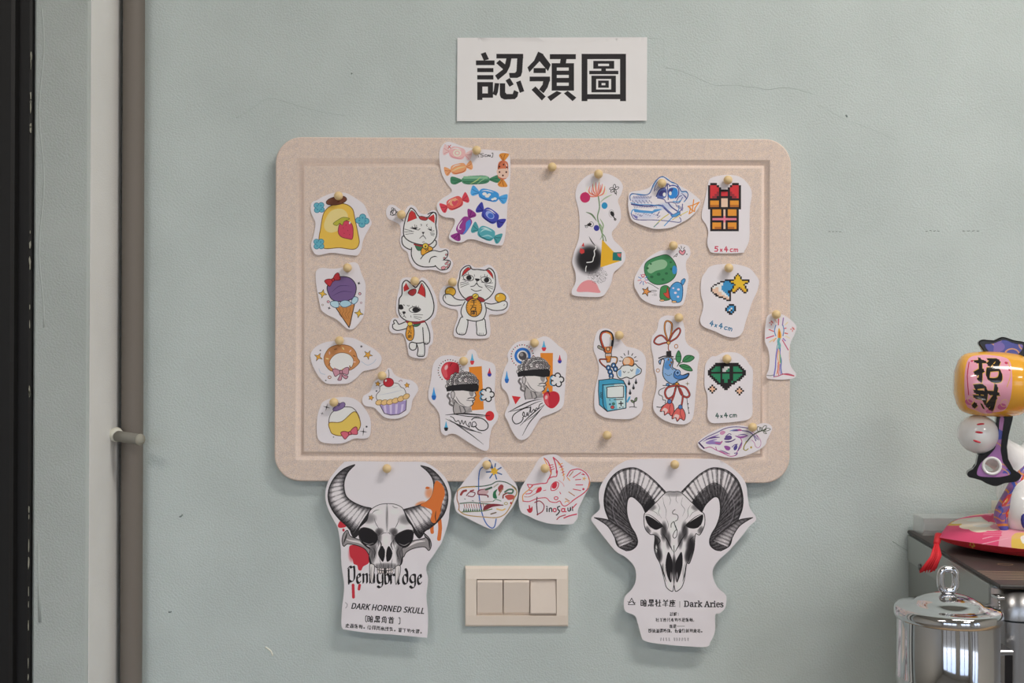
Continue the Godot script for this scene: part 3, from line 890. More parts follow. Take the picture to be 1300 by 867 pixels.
func art_firework(c: Print) -> void:
	# heart, sparks and star beside two plain speckled eggs, one green, one blue; the figure is left out
	c.use(800, 300, 9.13)
	c.blob([165, 400, 175, 320, 230, 270, 330, 230, 430, 215, 510, 290, 540, 390, 510, 480, 430, 540, 320, 560, 240, 530, 190, 470], "3f7f55", "22402e", 8)
	c.blob([200, 400, 215, 330, 290, 285, 380, 270, 430, 310, 400, 370, 300, 400, 240, 430], "86ad8c")
	for p in [[200, 370, 16], [250, 470, 20], [330, 440, 22], [420, 430, 18], [480, 380, 20], [470, 300, 14], [380, 500, 18], [240, 320, 12]]: c.ell(p[0], p[1], p[2], p[2] * 0.8, "2c5f40")
	c.blob([345, 660, 360, 590, 420, 570, 470, 620, 470, 720, 400, 745, 350, 720], "3f7f4c", "22402e", 7)
	c.blob([455, 640, 480, 570, 540, 530, 600, 560, 610, 650, 590, 750, 520, 765, 470, 720], "4a8fc4", "223a5e", 8)
	c.blob([600, 560, 590, 520, 625, 490, 640, 510, 615, 560], "4a8fc4", "223a5e", 7)
	for p in [[560, 615, 16], [525, 655, 16], [500, 600, 12], [555, 700, 14]]: c.ell(p[0], p[1], p[2], p[2] * 0.8, "d9c3d2")
	c.blob([385, 660, 420, 650, 430, 590, 445, 640, 455, 715, 420, 705], "bd4a3c", "5e2420", 5)
	c.blob([495, 350, 520, 340, 545, 380, 530, 430, 500, 435, 488, 400], "3a86bc")
	c.ell(370, 742, 28, 12, "d2a878", 0, K, 5)
	c.ell(510, 758, 28, 12, "d2a878", 0, K, 5)
	c.blob([605, 215, 570, 190, 570, 165, 590, 162, 605, 180, 625, 155, 640, 170, 630, 200], "d08a98", K, 7)
	c.seg([563, 130, 580, 150], 7, K)
	c.seg([592, 112, 596, 142], 7, K)
	c.seg([632, 125, 618, 145], 7, K)
	c.ell(657, 207, 7, 7, K)
	c.line([505, 240, 520, 225, 535, 235, 545, 205, 525, 215, 550, 200], 6, K)
	for i in 9:
		var v := Vector2(0, -1).rotated(0.3 + TAU * i / 9)
		c.seg([150 + v.x * 25, 500 + v.y * 25, 150 + v.x * 62, 500 + v.y * 62], 8, ["c25a5e", "3a6fae", "6a5aa4"][i % 3])
	c.ell(150, 455, 16, 14, "", 0, "c25a5e", 7)
	c.line([200, 535, 260, 565, 330, 610], 6, K)
	c.star(187, 640, 56, 0.42, 5, 0.35, "cf8a4e", K, 7)
	c.line([235, 632, 270, 625, 310, 632], 5, K)
	c.seg([245, 645, 300, 640], 4, K)
	for i in 3: c.seg([272, 665 + i * 10, 308, 668 + i * 10], 3, "5a565c")
	c.seg([255, 680, 262, 680], 4, K)

func art_keychain(c: Print) -> void:
	# a clasp and chain with a plain turquoise hand-held game, a sun behind a cloud and a sprout; the game's face and limbs are left out
	c.use(745, 410, 6.94)
	c.line([160, 250, 135, 190, 120, 130, 135, 85, 175, 75, 215, 95, 228, 140, 222, 200], 22, K)
	c.line([160, 250, 137, 190, 124, 130, 138, 90, 175, 82, 210, 100, 220, 140], 13, "a8442f")
	c.line([175, 84, 210, 102, 222, 145], 11, "c98a3c")
	c.line([205, 130, 208, 170, 200, 205], 8, "9a9698")
	c.blob([95, 205, 110, 198, 150, 230, 140, 240, 100, 222], "8d8a80", K, 5)
	c.poly([150, 210, 225, 205, 215, 265, 165, 265], "c8743a")
	c.seg([150, 210, 165, 265, 215, 265, 226, 205], 6, K)
	c.ell(187, 230, 15, 16, "d9b08a", 0, K, 6)
	c.poly([165, 268, 215, 266, 216, 290, 165, 292], "b8aaa2")
	c.poly([162, 292, 216, 290, 205, 345, 178, 348], "c47a36")
	c.seg([162, 268, 162, 292, 178, 348, 205, 345, 218, 290, 216, 266, 162, 268], 6, K)
	c.line([175, 320, 115, 322, 130, 360, 175, 395], 14, K)
	c.line([175, 320, 118, 324, 132, 358, 172, 390], 7, "a8442f")
	c.line([212, 300, 262, 305, 262, 345, 225, 390], 14, K)
	c.line([212, 302, 260, 308, 258, 345, 228, 385], 7, "c08a50")
	for p in [[190, 395], [205, 430], [215, 465], [235, 375], [252, 405]]:
		c.ell(p[0], p[1], 20, 23, "33649c", 0, K, 7)
		c.ell(p[0], p[1], 7, 9, "c9ced8")
	c.ell(214, 496, 17, 18, "c9ced8", 0, K, 6)
	c.poly([105, 505, 230, 490, 320, 505, 350, 560, 345, 750, 180, 780, 110, 720, 102, 600], "3f92b4")
	c.seg([105, 505, 230, 490, 320, 505, 350, 560, 345, 750, 180, 780, 110, 720, 102, 600, 105, 505], 7, K)
	c.poly([150, 550, 330, 535, 340, 745, 182, 770], "7ab4c4")
	c.poly([240, 540, 330, 535, 340, 745, 270, 758], "bcd0d8")
	c.line([180, 775, 145, 720, 140, 560, 160, 545, 320, 535, 345, 560], 7, K)
	c.blob([178, 585, 185, 565, 310, 555, 322, 570, 322, 645, 310, 655, 190, 658, 178, 645], "ccd3e0", K, 7)
	c.seg([240, 675, 318, 672], 7, K)
	c.ell(203, 678, 6, 6, "2a5f8c")
	c.ell(204, 716, 10, 9, "2a4f74")
	c.ell(235, 712, 11, 10, "3a7f6c", 0, K, 4)
	c.ell(226, 742, 16, 14, "b84a4c", 0, K, 4)
	c.seg([283, 710, 318, 708], 10, K)
	c.seg([300, 692, 302, 728], 10, K)
	c.seg([285, 745, 297, 744], 6, K)
	c.seg([310, 742, 323, 741], 6, K)
	for i in 5: c.seg([118, 610 + i * 10, 135, 618 + i * 12], 4, K)
	c.ell(366, 345, 50, 46, "d98a52", 0, K, 6)
	c.ell(352, 335, 30, 32, "dcb49a")
	for i in 7:
		var v := Vector2(0, -1).rotated(-1.5 + 3.0 * i / 6)
		c.seg([366 + v.x * 62, 340 + v.y * 62, 366 + v.x * (95 if i == 3 else 80), 340 + v.y * (95 if i == 3 else 80)], 7, K)
	c.blob([270, 470, 265, 425, 295, 400, 310, 380, 360, 370, 400, 380, 425, 360, 450, 385, 480, 410, 470, 445, 430, 465, 390, 490, 350, 478, 300, 492], "cfd7e2", K, 8)
	c.blob([278, 460, 275, 430, 298, 412, 305, 440, 300, 475], "7fa6cc")
	c.blob([440, 400, 470, 415, 462, 440, 430, 455], "7fa6cc")
	c.line([320, 425, 330, 438, 340, 425], 5, K)
	c.line([385, 410, 396, 425, 407, 408], 5, K)
	c.line([360, 436, 367, 438, 374, 432], 4, K)
	for p in [[372, 522], [433, 512], [411, 560], [381, 605]]: c.drop(p[0], p[1], 22, 52, "4a4c58", K)
	c.poly([350, 690, 370, 650, 385, 645, 380, 670, 358, 705], "4a9ac0")
	c.line([375, 742, 400, 738, 437, 744], 6, K)
	c.line([418, 738, 416, 705, 420, 690], 7, K)
	c.blob([418, 705, 395, 695, 388, 680, 410, 685], "6a7a60", K, 5)
	c.blob([420, 692, 425, 665, 442, 657, 438, 685], "6a7a60", K, 5)

func art_bird(c: Print) -> void:
	c.use(820, 395, 5.78)
	for p in [[[165, 225, 140, 150, 140, 90, 160, 72, 190, 95, 185, 160, 168, 225], "c8823c"], [[168, 225, 200, 160, 240, 125, 252, 150, 225, 195, 170, 228], "a8453c"], [[165, 228, 120, 180, 80, 190, 60, 225, 90, 245, 130, 235, 165, 228], "a8453c"]]:
		c.line(p[0], 13, K)
		c.line(p[0], 7, p[1])
	c.ell(166, 232, 13, 12, "c8a060", 0, K, 4)
	c.line([166, 245, 164, 275, 170, 290], 7, "8a4a30")
	c.blob([125, 420, 135, 360, 115, 355, 105, 390, 95, 365, 130, 345, 175, 340, 200, 365, 195, 410, 225, 430, 260, 470, 315, 455, 300, 490, 240, 510, 200, 535, 150, 510, 125, 470], "7fa2cc", K, 6)
	c.blob([135, 410, 150, 365, 185, 350, 185, 400, 165, 430], "4f83bc")
	c.blob([215, 440, 265, 470, 312, 460, 295, 488, 240, 500, 205, 480], "3f72b0", K, 4)
	c.ell(233, 452, 20, 22, "7fa2cc", 0, "22406a", 5)
	c.ell(233, 452, 9, 10, "22406a")
	for i in 6: c.ell(142 + i * 9, 460 + sin(i * 0.6) * 12, 3, 3, K)
	c.poly([145, 335, 150, 295, 185, 290, 188, 335], K)
	c.line([95, 345, 140, 330, 200, 335], 9, K)
	c.seg([150, 305, 150, 325], 5, "8a8588")
	c.line([188, 335, 195, 370, 180, 405, 200, 430], 5, "6a4a30")
	for p in [[165, 355], [185, 375], [175, 395]]: c.ell(p[0], p[1], 6, 8, "7a5a3a")
	c.line([192, 350, 245, 360, 230, 405], 5, K)
	for g in [[220, 330, 240, 290, 258, 330, 250, 375, 225, 365], [270, 370, 290, 330, 330, 325, 355, 342, 320, 370], [245, 400, 280, 390, 320, 405, 340, 437, 290, 432]]:
		c.blob(g, "3f8053", "22402e", 5)
		c.line([g[0], g[1], (g[2] + g[6]) * 0.5, (g[3] + g[7]) * 0.5, g[4], g[5]], 3, "22402e")
	c.line([230, 405, 245, 385, 275, 372], 5, "3a4a38")
	c.line([205, 530, 190, 545, 125, 545], 6, K)
	c.ell(160, 538, 12, 10, "4f83bc", 0, K, 4)
	c.ell(228, 540, 16, 16, "cf933a", 0, K, 5)
	for p in [[222, 545, 160, 560, 140, 600, 160, 640, 200, 620, 220, 560], [235, 545, 290, 560, 320, 610, 300, 632, 260, 610, 240, 560]]:
		c.line(p, 15, K)
		c.line(p, 9, "a8413c")
	for p in [[215, 570, 205, 620, 180, 680], [250, 570, 270, 620, 262, 690]]:
		c.line(p, 14, K)
		c.line(p, 9, "a8413c")
	c.line([140, 560, 100, 580, 95, 610, 120, 625, 125, 650, 145, 655, 140, 675], 5, K)
	c.line([300, 635, 308, 700, 316, 748], 4, K)
	for y in [680, 710, 748]: c.ell(306 + (y - 660) * 0.11, y, 5, 5, K)
	for q in [[165, 715, 0.35], [245, 755, 0.1]]:
		var g := func(a: Array) -> Array:
			var o := []
			for i in range(0, a.size(), 2):
				var v := Vector2(a[i], a[i + 1]).rotated(q[2])
				o.append_array([q[0] + v.x, q[1] + v.y])
			return o
		c.blob(g.call([-15, -45, -45, 0, -50, 40, -25, 30, -10, 55, 10, 32, 40, 42, 45, 0, 18, -45]), "c8605c", K, 5)
		c.blob(g.call([-30, 5, -38, 32, -20, 25, -8, 42, 0, 10]), "e0b6b4")
		c.line(g.call([5, -30, 8, 0, 25, 30]), 4, "7a2a30")
		c.ell(q[0] + 8, q[1] - 52, 15, 16, "4f72a8", q[2], K, 4)
	c.line([80, 702, 110, 705, 130, 690], 6, K)
	c.ell(222, 258, 12, 14, "", 0, "a87a5a", 6)
	c.ell(88, 435, 12, 12, "", 0, "b08a6a", 6)
	c.star(305, 532, 18, 0.2, 4, 0, "6a5a30")

func pixels(c: Print, x: float, y: float, s: float, rows: Array, colors: Dictionary) -> void:
	for j in rows.size():
		for i in rows[j].length():
			if colors.has(rows[j][i]): c.rect(x + i * s, y + j * s, x + (i + 1) * s + 0.6, y + (j + 1) * s + 0.6, colors[rows[j][i]])

func handwriting(c: Print, x: float, y: float, h: float, angle: float, hex: String, first: String) -> void:
	# «5 x 4 cm» or «4 x 4 cm»
	var g := func(a: Array) -> Array:
		var o := []
		for i in range(0, a.size(), 2):
			var v := Vector2(a[i] * h, a[i + 1] * h).rotated(angle)
			o.append_array([x + v.x, y + v.y])
		return o
	var four := [[0.45, 0, 0.1, 0.62, 0.75, 0.62], [0.55, 0.3, 0.5, 1.0]]
	var five := [[0.65, 0.02, 0.15, 0.02, 0.12, 0.42, 0.5, 0.4, 0.65, 0.65, 0.5, 0.95, 0.05, 0.95]]
	for s in (five if first == "5" else four): c.seg(g.call(s), h * 0.21, hex)
	c.seg(g.call([1.15, 0.5, 1.5, 0.95]), h * 0.18, hex)
	c.seg(g.call([1.5, 0.5, 1.15, 0.95]), h * 0.18, hex)
	for s in four:
		var m := []
		for i in range(0, s.size(), 2): m.append_array([s[i] + 1.9, s[i + 1]])
		c.seg(g.call(m), h * 0.21, hex)
	c.line(g.call([3.6, 0.42, 3.25, 0.45, 3.12, 0.7, 3.25, 0.95, 3.6, 0.9]), h * 0.19, hex)
	c.line(g.call([3.9, 0.95, 3.92, 0.4]), h * 0.18, hex)
	c.line(g.call([3.92, 0.55, 4.12, 0.4, 4.25, 0.55, 4.22, 0.95]), h * 0.18, hex)
	c.line(g.call([4.25, 0.55, 4.45, 0.4, 4.62, 0.55, 4.6, 0.95]), h * 0.18, hex)

func art_pixel_red(c: Print) -> void:
	# a pixel parcel with a red bow, in the colours of the print; the figure is left out
	c.use(880, 215, 7.54)
	pixels(c, 142, 130, 21, [
		" kkk       kkk ", "krrrk     krrrk", "krrrrk   krrrrk", "krrrrkkkkkrrrrk", "krrrdkrrrkdrrrk", "krrddkrrrkddrrk", "krddkkkkkkkddrk", "kkkkkkpppkkkkkk", "kooookpppkooook", "kooookpppkooook", "kbbbbkpppkbbbbk", "kkkkkkkkkkkkkkk",
		" kooookpkooook ", " kooookpkooook ", " kooookpkooook ", " kkkkkk1kkkkkk ", " k11111111111k ", " kkkkkk1kkkkkk ", " kooookpkooook ", " kooookpkooook ", " kobbbkpkbbbok ", " kkkkkkkkkkkkk "],
		{"k": "262124", "r": "c0353c", "d": "8a3038", "o": "cf8a36", "b": "a8642c", "p": "e0b4a0", "1": "cf7488"})
	handwriting(c, 205, 738, 48, 0.02, "b83a55", "5")

func art_pixel_yellow(c: Print) -> void:
	# a pixel comet in the colours of the print; the figure is left out
	c.use(880, 325, 7.88)
	pixels(c, 176, 172, 15.5, [
		"                 k       ", "                kyk      ", "               kyyyk     ", "               kyyyk     ", "         kkkkkkyyyyykkkkk", "      kkkbbbkyyyyyyyyyyyk", "    kkwwbbbbbkkyyyyyyykk ", "  kkwwwwbbbbbbbkyyyyyk   ", " kwwwwwbbbbbbbkyyyyyyyk  ", "kwwppwwbbbbbbbkyyokoyyk  ", "kppppwwbbbbbbkyyok koyyk ", "kppppwwwbbbkkkyok   koyk ",
		" kpppppwwbbkk kk     kk  ", "  kkpppwwwbbk            ", "   kkppppwwbk            ", "     kkkpppwk            ", "        kkppk            ", "          kkk            "],
		{"k": "262124", "y": "dbae33", "o": "c48a3c", "p": "e0b4a0", "b": "3a86b8", "w": "dedbe0"})
	pixels(c, 320, 480, 18, ["  kkk ", " kbbbk", "kbbwbk", "kbwkbk", " kkbk ", "  kk  "], {"k": "262124", "b": "3a86b8", "w": "dedbe0"})
	handwriting(c, 172, 645, 50, 0.26, "2c6a92", "4")

func art_pixel_green(c: Print) -> void:
	# a pixel gem in the colours of the print; the figure is left out
	c.use(885, 440, 8.26)
	pixels(c, 112, 170, 19, [
		"    kkkkkkkkkkkkk    ", "   kkkkkkkkkkkkkkk   ", "  kkgggkkwwwkkgggkk  ", " kkggggkwwwgkkggggkk ", "kkgggggkwwggkkgggggkk", "kkkkkkkkkkkkkkkkkkkkk", "kkgggggkggggkkgggggkk", " kkggggkggggkkggggkk ", "  kkgggkggggkkgggkk  ", "   kkggkkggkkkggkk   ", "    kkgkkggkkgkk     ", "     kkkkkkkkkk      ", "  k    kkkkkk        ",
		" kpk    kkkk     k   ", "kpppk    kk     kpk  ", " kpk           kpppk ", "  k             kpk  ", "                 k   "],
		{"k": "262124", "g": "2d7a58", "p": "dba98c", "w": "dedbe0"})
	handwriting(c, 190, 700, 48, -0.04, "2a4a44", "4")

func art_candle(c: Print) -> void:
	c.use(960, 385, 8.25)
	c.fat = 1.25
	c.blob([240, 260, 262, 320, 262, 360, 242, 380, 225, 355, 228, 300], "d8a03c")
	c.line([243, 300, 243, 360], 10, "c4622c")
	c.line([240, 375, 232, 400, 245, 440, 240, 470], 22, "6aa6a8")
	c.line([240, 390, 225, 430, 215, 480], 7, "5a90a0")
	c.line([220, 480, 210, 540, 205, 600, 200, 680, 185, 770], 10, "6a6ab4")
	c.line([250, 470, 250, 540, 262, 600, 258, 680, 270, 745], 10, "5a6aac")
	c.line([232, 480, 222, 560, 235, 640, 215, 740], 9, "d69a7c")
	c.line([240, 500, 245, 600, 240, 700], 9, "d8b27a")
	c.line([252, 540, 256, 620], 9, "4f9a86")
	c.line([230, 620, 228, 700, 235, 750], 8, "c86a6a")
	c.line([248, 640, 245, 700, 255, 750], 6, "9a5aa4")
	c.line([185, 770, 230, 762, 275, 745, 330, 738, 395, 758], 8, "a85a78")
	c.line([275, 740, 340, 750, 395, 760], 9, "b84a5c")
	c.line([115, 755, 150, 758, 180, 752], 8, "8a8688")
	for p in [[135, 275, 185, 295, "c05a60"], [108, 365, 185, 340, "bc4a68"], [180, 400, 208, 365, "cf9a70"], [140, 405, 195, 370, "d8bc94"], [275, 385, 335, 488, "b85a7a"], [282, 368, 305, 392, "8a6ab0"], [292, 265, 312, 260, "c05a60"], [300, 312, 328, 318, "c05a4c"], [305, 225, 328, 200, "dcc49c"], [310, 345, 350, 365, "dcc8a8"], [275, 230, 285, 155, "8a6aa4"], [232, 225, 235, 165, "bc4a58"], [215, 200, 200, 175, "dcb09a"]]: c.seg([p[0], p[1], p[2], p[3]], 9, p[4])
	c.line([205, 230, 192, 290, 205, 340], 8, "5a80b0")
	c.line([280, 230, 290, 280, 280, 340], 8, "5a80b0")
	for q in [[158, 205], [380, 272]]:
		for v in [[0, -22], [20, 0], [0, 22], [-20, 0], [14, -14]]: c.seg([q[0] + v[0] * 0.5, q[1] + v[1] * 0.5, q[0] + v[0], q[1] + v[1]], 7, "c0605c")

func art_purple_skull(c: Print) -> void:
	c.use(875, 525, 11.3)
	c.fat = 1.3
	var v := "5a4680"
	var m := "a8568c"
	c.line([140, 415, 250, 340, 400, 270, 500, 220, 600, 195, 720, 192, 850, 210], 9, v)
	c.line([140, 415, 160, 450, 215, 495, 300, 480, 380, 520, 470, 560, 590, 612, 680, 590, 690, 540, 740, 480, 755, 400, 730, 350], 9, m)
	c.line([140, 420, 210, 495], 16, "3a2a54")
	c.line([200, 400, 300, 350, 430, 300], 16, "8f7ab0", 1)
	c.line([240, 370, 340, 345, 440, 340], 18, v, 1)
	c.line([240, 415, 330, 385, 400, 370], 18, "8a78ac", 1)
	c.blob([235, 420, 300, 395, 400, 400, 460, 410, 440, 450, 350, 440, 280, 440], "8a76ae")
	c.line([380, 420, 440, 430, 470, 400], 14, m)
	c.blob([440, 270, 480, 245, 520, 265, 490, 300, 450, 300], "bc86a8")
	c.blob([500, 370, 540, 320, 600, 320, 610, 360, 560, 380], v)
	c.blob([510, 400, 600, 390, 660, 360, 650, 380, 590, 410, 530, 415], "4a2f6a")
	c.line([520, 330, 570, 290, 600, 300], 9, v)
	c.line([580, 250, 650, 235, 720, 225], 16, "7a86b4", 1)
	c.line([620, 250, 700, 240, 760, 238], 18, v, 1)
	c.blob([690, 235, 720, 220, 760, 240, 730, 250], m)
	c.line([660, 320, 740, 340, 840, 318], 24, "8f5a98", 1)
	c.line([700, 310, 780, 300, 850, 320], 12, v, 1)
	c.blob([500, 470, 540, 462, 590, 485, 575, 525, 530, 520], "8a4f94")
	c.blob([640, 480, 680, 445, 690, 490, 665, 525, 640, 520], "4c4684")
	c.line([615, 480, 650, 450, 690, 440], 9, v)
	c.line([380, 480, 400, 530, 450, 540, 520, 570, 580, 580], 8, m)
	c.line([440, 520, 500, 545, 580, 580], 10, "6a5a8a", 1)
	c.line([700, 530, 720, 480, 750, 420], 12, v)
	c.line([650, 570, 690, 565, 660, 600], 9, v)
	c.line([760, 245, 850, 260, 920, 310, 955, 390], 11, v)
	c.line([900, 260, 970, 310, 1020, 380, 1025, 450, 990, 490, 950, 470, 935, 420, 900, 380], 6, "a8689c")
	c.line([940, 310, 975, 370], 8, v)
	c.line([965, 310, 1000, 380], 7, v)
	c.line([1100, 230, 1000, 260, 900, 320, 830, 400, 790, 460, 780, 510], 12, "3f4636")
	c.line([820, 400, 785, 470, 785, 515, 815, 528, 845, 505], 10, "8f843c")
	for p in [[[1000, 255, 1010, 200, 980, 190, 975, 240]], [[1040, 240, 1070, 180, 1110, 180, 1080, 230]], [[1060, 240, 1110, 250, 1165, 225, 1120, 210]], [[1060, 245, 1110, 285, 1075, 280]], [[1030, 240, 1025, 195, 1050, 230]]]: c.blob(p[0], "", "4a5448", 7)
	c.ell(888, 485, 13, 16, "a8923c")

func art_trex_skull(c: Print) -> void:
	c.use(570, 570, 7.88)
	c.fat = 1.4
	c.line([405, 115, 435, 190], 12, "3a5a8c")
	for i in 7:
		var v := Vector2(0, -1).rotated(0.15 + TAU * i / 7)
		c.seg([453 + v.x * 32, 225 + v.y * 32, 453 + v.x * 78, 225 + v.y * 78], 9, "3f5f92")
	c.star(453, 222, 45, 0.6, 6, 0.2, "d8a83a")
	c.line([375, 170, 320, 195, 300, 260, 297, 400, 305, 500, 330, 640, 370, 740, 420, 788, 455, 775, 472, 700], 8, "3f62a4")
	c.line([85, 420, 130, 385, 230, 375, 330, 372, 420, 355, 480, 325, 560, 330, 630, 365, 670, 400, 675, 450, 640, 500], 7, "3f5a4c")
	c.line([85, 420, 130, 388, 260, 378], 7, "c09a5a")
	c.line([85, 420, 80, 500, 100, 560, 98, 610], 7, "9a6a50")
	c.line([630, 370, 680, 430, 650, 500, 610, 580, 560, 650, 480, 685, 350, 680, 200, 665, 130, 640, 95, 605], 7, "a88a58")
	c.line([110, 545, 220, 535, 330, 545, 440, 555, 540, 562], 8, "5a7060")
	c.blob([340, 610, 370, 560, 450, 548, 545, 562, 440, 578, 380, 605], "7a3038")
	for i in 9: c.poly([150 + i * 24, 550, 168 + i * 24, 550, 158 + i * 24, 590], "cfc4c4")
	for i in 9:
		c.poly([140 + i * 22, 625, 158 + i * 22, 622, 150 + i * 22, 585], "2f4f46" if i % 2 == 0 else "3a6a52")
		c.seg([150 + i * 24, 550, 158 + i * 24, 588], 4, "8a3a40")
	c.line([130, 630, 240, 625, 340, 620, 430, 600], 7, "6a7a52")
	c.line([290, 450, 300, 415, 380, 400, 420, 385], 10, "7a3a48")
	c.blob([300, 450, 310, 415, 390, 405, 380, 450], "b89aa0")
	c.line([300, 455, 380, 462, 390, 480], 9, "6a2f3c")
	c.line([370, 405, 400, 395, 425, 385], 14, "3f5a4c")
	c.blob([440, 480, 445, 430, 485, 400, 470, 440, 480, 490, 455, 495], "2f6a4a")
	c.line([450, 380, 490, 350], 10, "a8a49c")
	c.blob([490, 390, 520, 355, 545, 370, 535, 410, 510, 440], "8f4040")
	c.line([500, 460, 520, 420, 540, 400], 8, "9a7a5a")
	c.line([560, 430, 600, 405, 640, 410, 630, 440, 590, 440], 12, "4a6a5a")
	c.blob([560, 470, 610, 455, 655, 470, 640, 500, 600, 510, 580, 500], "b0544c")
	c.line([540, 490, 545, 460, 580, 440], 10, "7a4038")
	c.line([120, 455, 140, 425, 170, 415], 16, "8a3a3c")
	c.line([175, 465, 210, 430, 260, 440, 240, 475, 190, 470], 7, "7a3a48")
	c.line([215, 420, 245, 412], 10, "8a3038")
	c.line([300, 520, 350, 530, 430, 525], 7, "a89a94")
	c.line([440, 525, 470, 505, 520, 520], 6, "6a8a74")
	c.ell(620, 540, 10, 12, "a03a3a")
	c.line([480, 600, 530, 612, 560, 600], 10, "cfb070")
	c.line([420, 650, 470, 635], 9, "6a5a4a")
	c.ell(570, 545, 16, 12, "", 0, "a8a074", 6)
	c.seg([155, 498, 165, 502], 5, "6a6a70")
	c.seg([232, 515, 245, 520], 5, "6a6a70")

func art_triceratops(c: Print) -> void:
	c.use(650, 570, 8.25)
	c.fat = 1.3
	var r := "b83a52"
	var o := "cf8f4a"
	c.line([115, 545, 112, 490, 140, 455, 170, 430, 210, 385], 8, o)
	c.line([115, 545, 180, 550, 260, 520, 340, 510, 370, 520, 400, 550, 460, 560, 500, 545, 530, 590, 570, 592, 640, 540], 7, r)
	c.line([160, 370, 185, 408, 215, 378, 160, 370], 7, r)
	c.line([215, 375, 300, 362, 360, 355, 385, 310, 430, 290, 465, 285, 475, 230], 8, r)
	c.line([335, 95, 375, 130, 400, 190, 410, 250, 385, 315], 8, r)
	c.line([335, 98, 375, 180, 412, 260], 7, o)
	c.line([432, 88, 450, 140, 465, 210, 465, 250], 9, r)
	c.line([432, 88, 480, 130, 520, 190, 540, 270], 8, r)
	c.line([480, 140, 520, 200, 545, 290, 540, 330], 6, o)
	for i in 5: c.seg([490 + i * 10, 165 + i * 28, 528 + i * 6, 150 + i * 28], 6, r if i % 2 else o)
	for i in 3: c.seg([385 + i * 12, 170 + i * 25, 430 + i * 6, 165 + i * 20], 6, r)
	c.line([575, 285, 610, 230, 650, 215, 700, 210, 760, 240, 800, 290, 810, 350, 790, 420, 740, 470, 680, 510, 630, 545], 8, r)
	c.line([800, 300, 815, 360, 795, 410], 6, o)
	for p in [[600, 285, 640, 235], [640, 298, 720, 245], [665, 322, 720, 318], [670, 375, 740, 375], [640, 420, 720, 435], [595, 450, 655, 490], [560, 520, 600, 545]]: c.seg(p, 7, r if p[0] > 630 else "a06a4a")
	c.star(755, 310, 28, 0.3, 5, 0.2, "d0a05a")
	c.line([730, 265, 760, 270, 740, 255], 6, r)
	c.ell(748, 420, 12, 12, r)
	c.blob([410, 430, 415, 380, 450, 345, 485, 355, 480, 400, 450, 430], "", r, 7)
	c.blob([418, 405, 430, 365, 465, 348, 470, 385, 450, 415], "bc3040")
	c.blob([250, 460, 270, 410, 300, 395, 312, 420, 290, 450], "bc3040")
	c.line([215, 440, 250, 410, 290, 400], 6, "c8a48a")
	c.line([145, 470, 190, 465, 210, 440, 180, 430], 7, r)
	c.line([130, 500, 180, 500, 240, 470, 300, 440], 5, "a85a50")
	c.ell(462, 515, 20, 16, "", 0, r, 7)
	c.line([490, 330, 530, 360, 545, 390], 6, "cf9aa0")
	c.line([580, 300, 605, 330], 7, o)
	c.seg([500, 450, 510, 470], 6, r)
	c.line([330, 435, 355, 430], 5, r)
	c.line([555, 560, 570, 545, 600, 560], 6, o)
	# the word Dinosaur, letter by letter
	c.line([262, 505, 258, 580, 268, 690], 8, "4a3038")
	c.line([238, 560, 290, 545, 335, 590, 320, 650, 262, 688], 8, "8a3040")
	c.seg([366, 620, 366, 655], 9, K)
	c.seg([362, 600, 368, 604], 8, K)
	c.line([390, 655, 392, 625, 412, 620, 418, 655], 9, K)
	c.ell(447, 640, 16, 17, "", 0, r, 9)
	c.line([500, 600, 478, 610, 482, 635, 498, 650, 480, 680, 465, 692], 9, K)
	c.ell(535, 640, 17, 17, "", 0, r, 9)
	c.line([552, 622, 553, 655, 566, 655], 8, r)
	c.line([585, 618, 588, 645, 605, 648, 612, 612, 615, 642], 8, K)
	c.line([632, 605, 635, 645], 8, K)
	c.line([634, 620, 655, 595, 675, 575], 8, r)
	c.line([470, 738, 500, 710, 560, 690], 8, "a03a48")
	c.line([545, 722, 600, 700, 675, 682], 10, r)
	c.blob([155, 630, 175, 625, 175, 590, 185, 588, 195, 620, 212, 600, 215, 640, 200, 665, 175, 665], "b03440")

func ribs(along: float, across: float, n: float, light: float) -> float:
	# hatching of a drawn horn: dark at both edges, ringed
	var g := light * pow(sin(PI * clampf(across, 0.0, 1.0)), 0.8)
	var ring := 0.5 + 0.5 * sin(along * n * TAU + across * 2.2)
	g *= 0.5 + 0.65 * pow(ring, 0.45)
	g += 0.22 * grain.get_noise_2d(along * 900.0, across * 130.0)
	return g

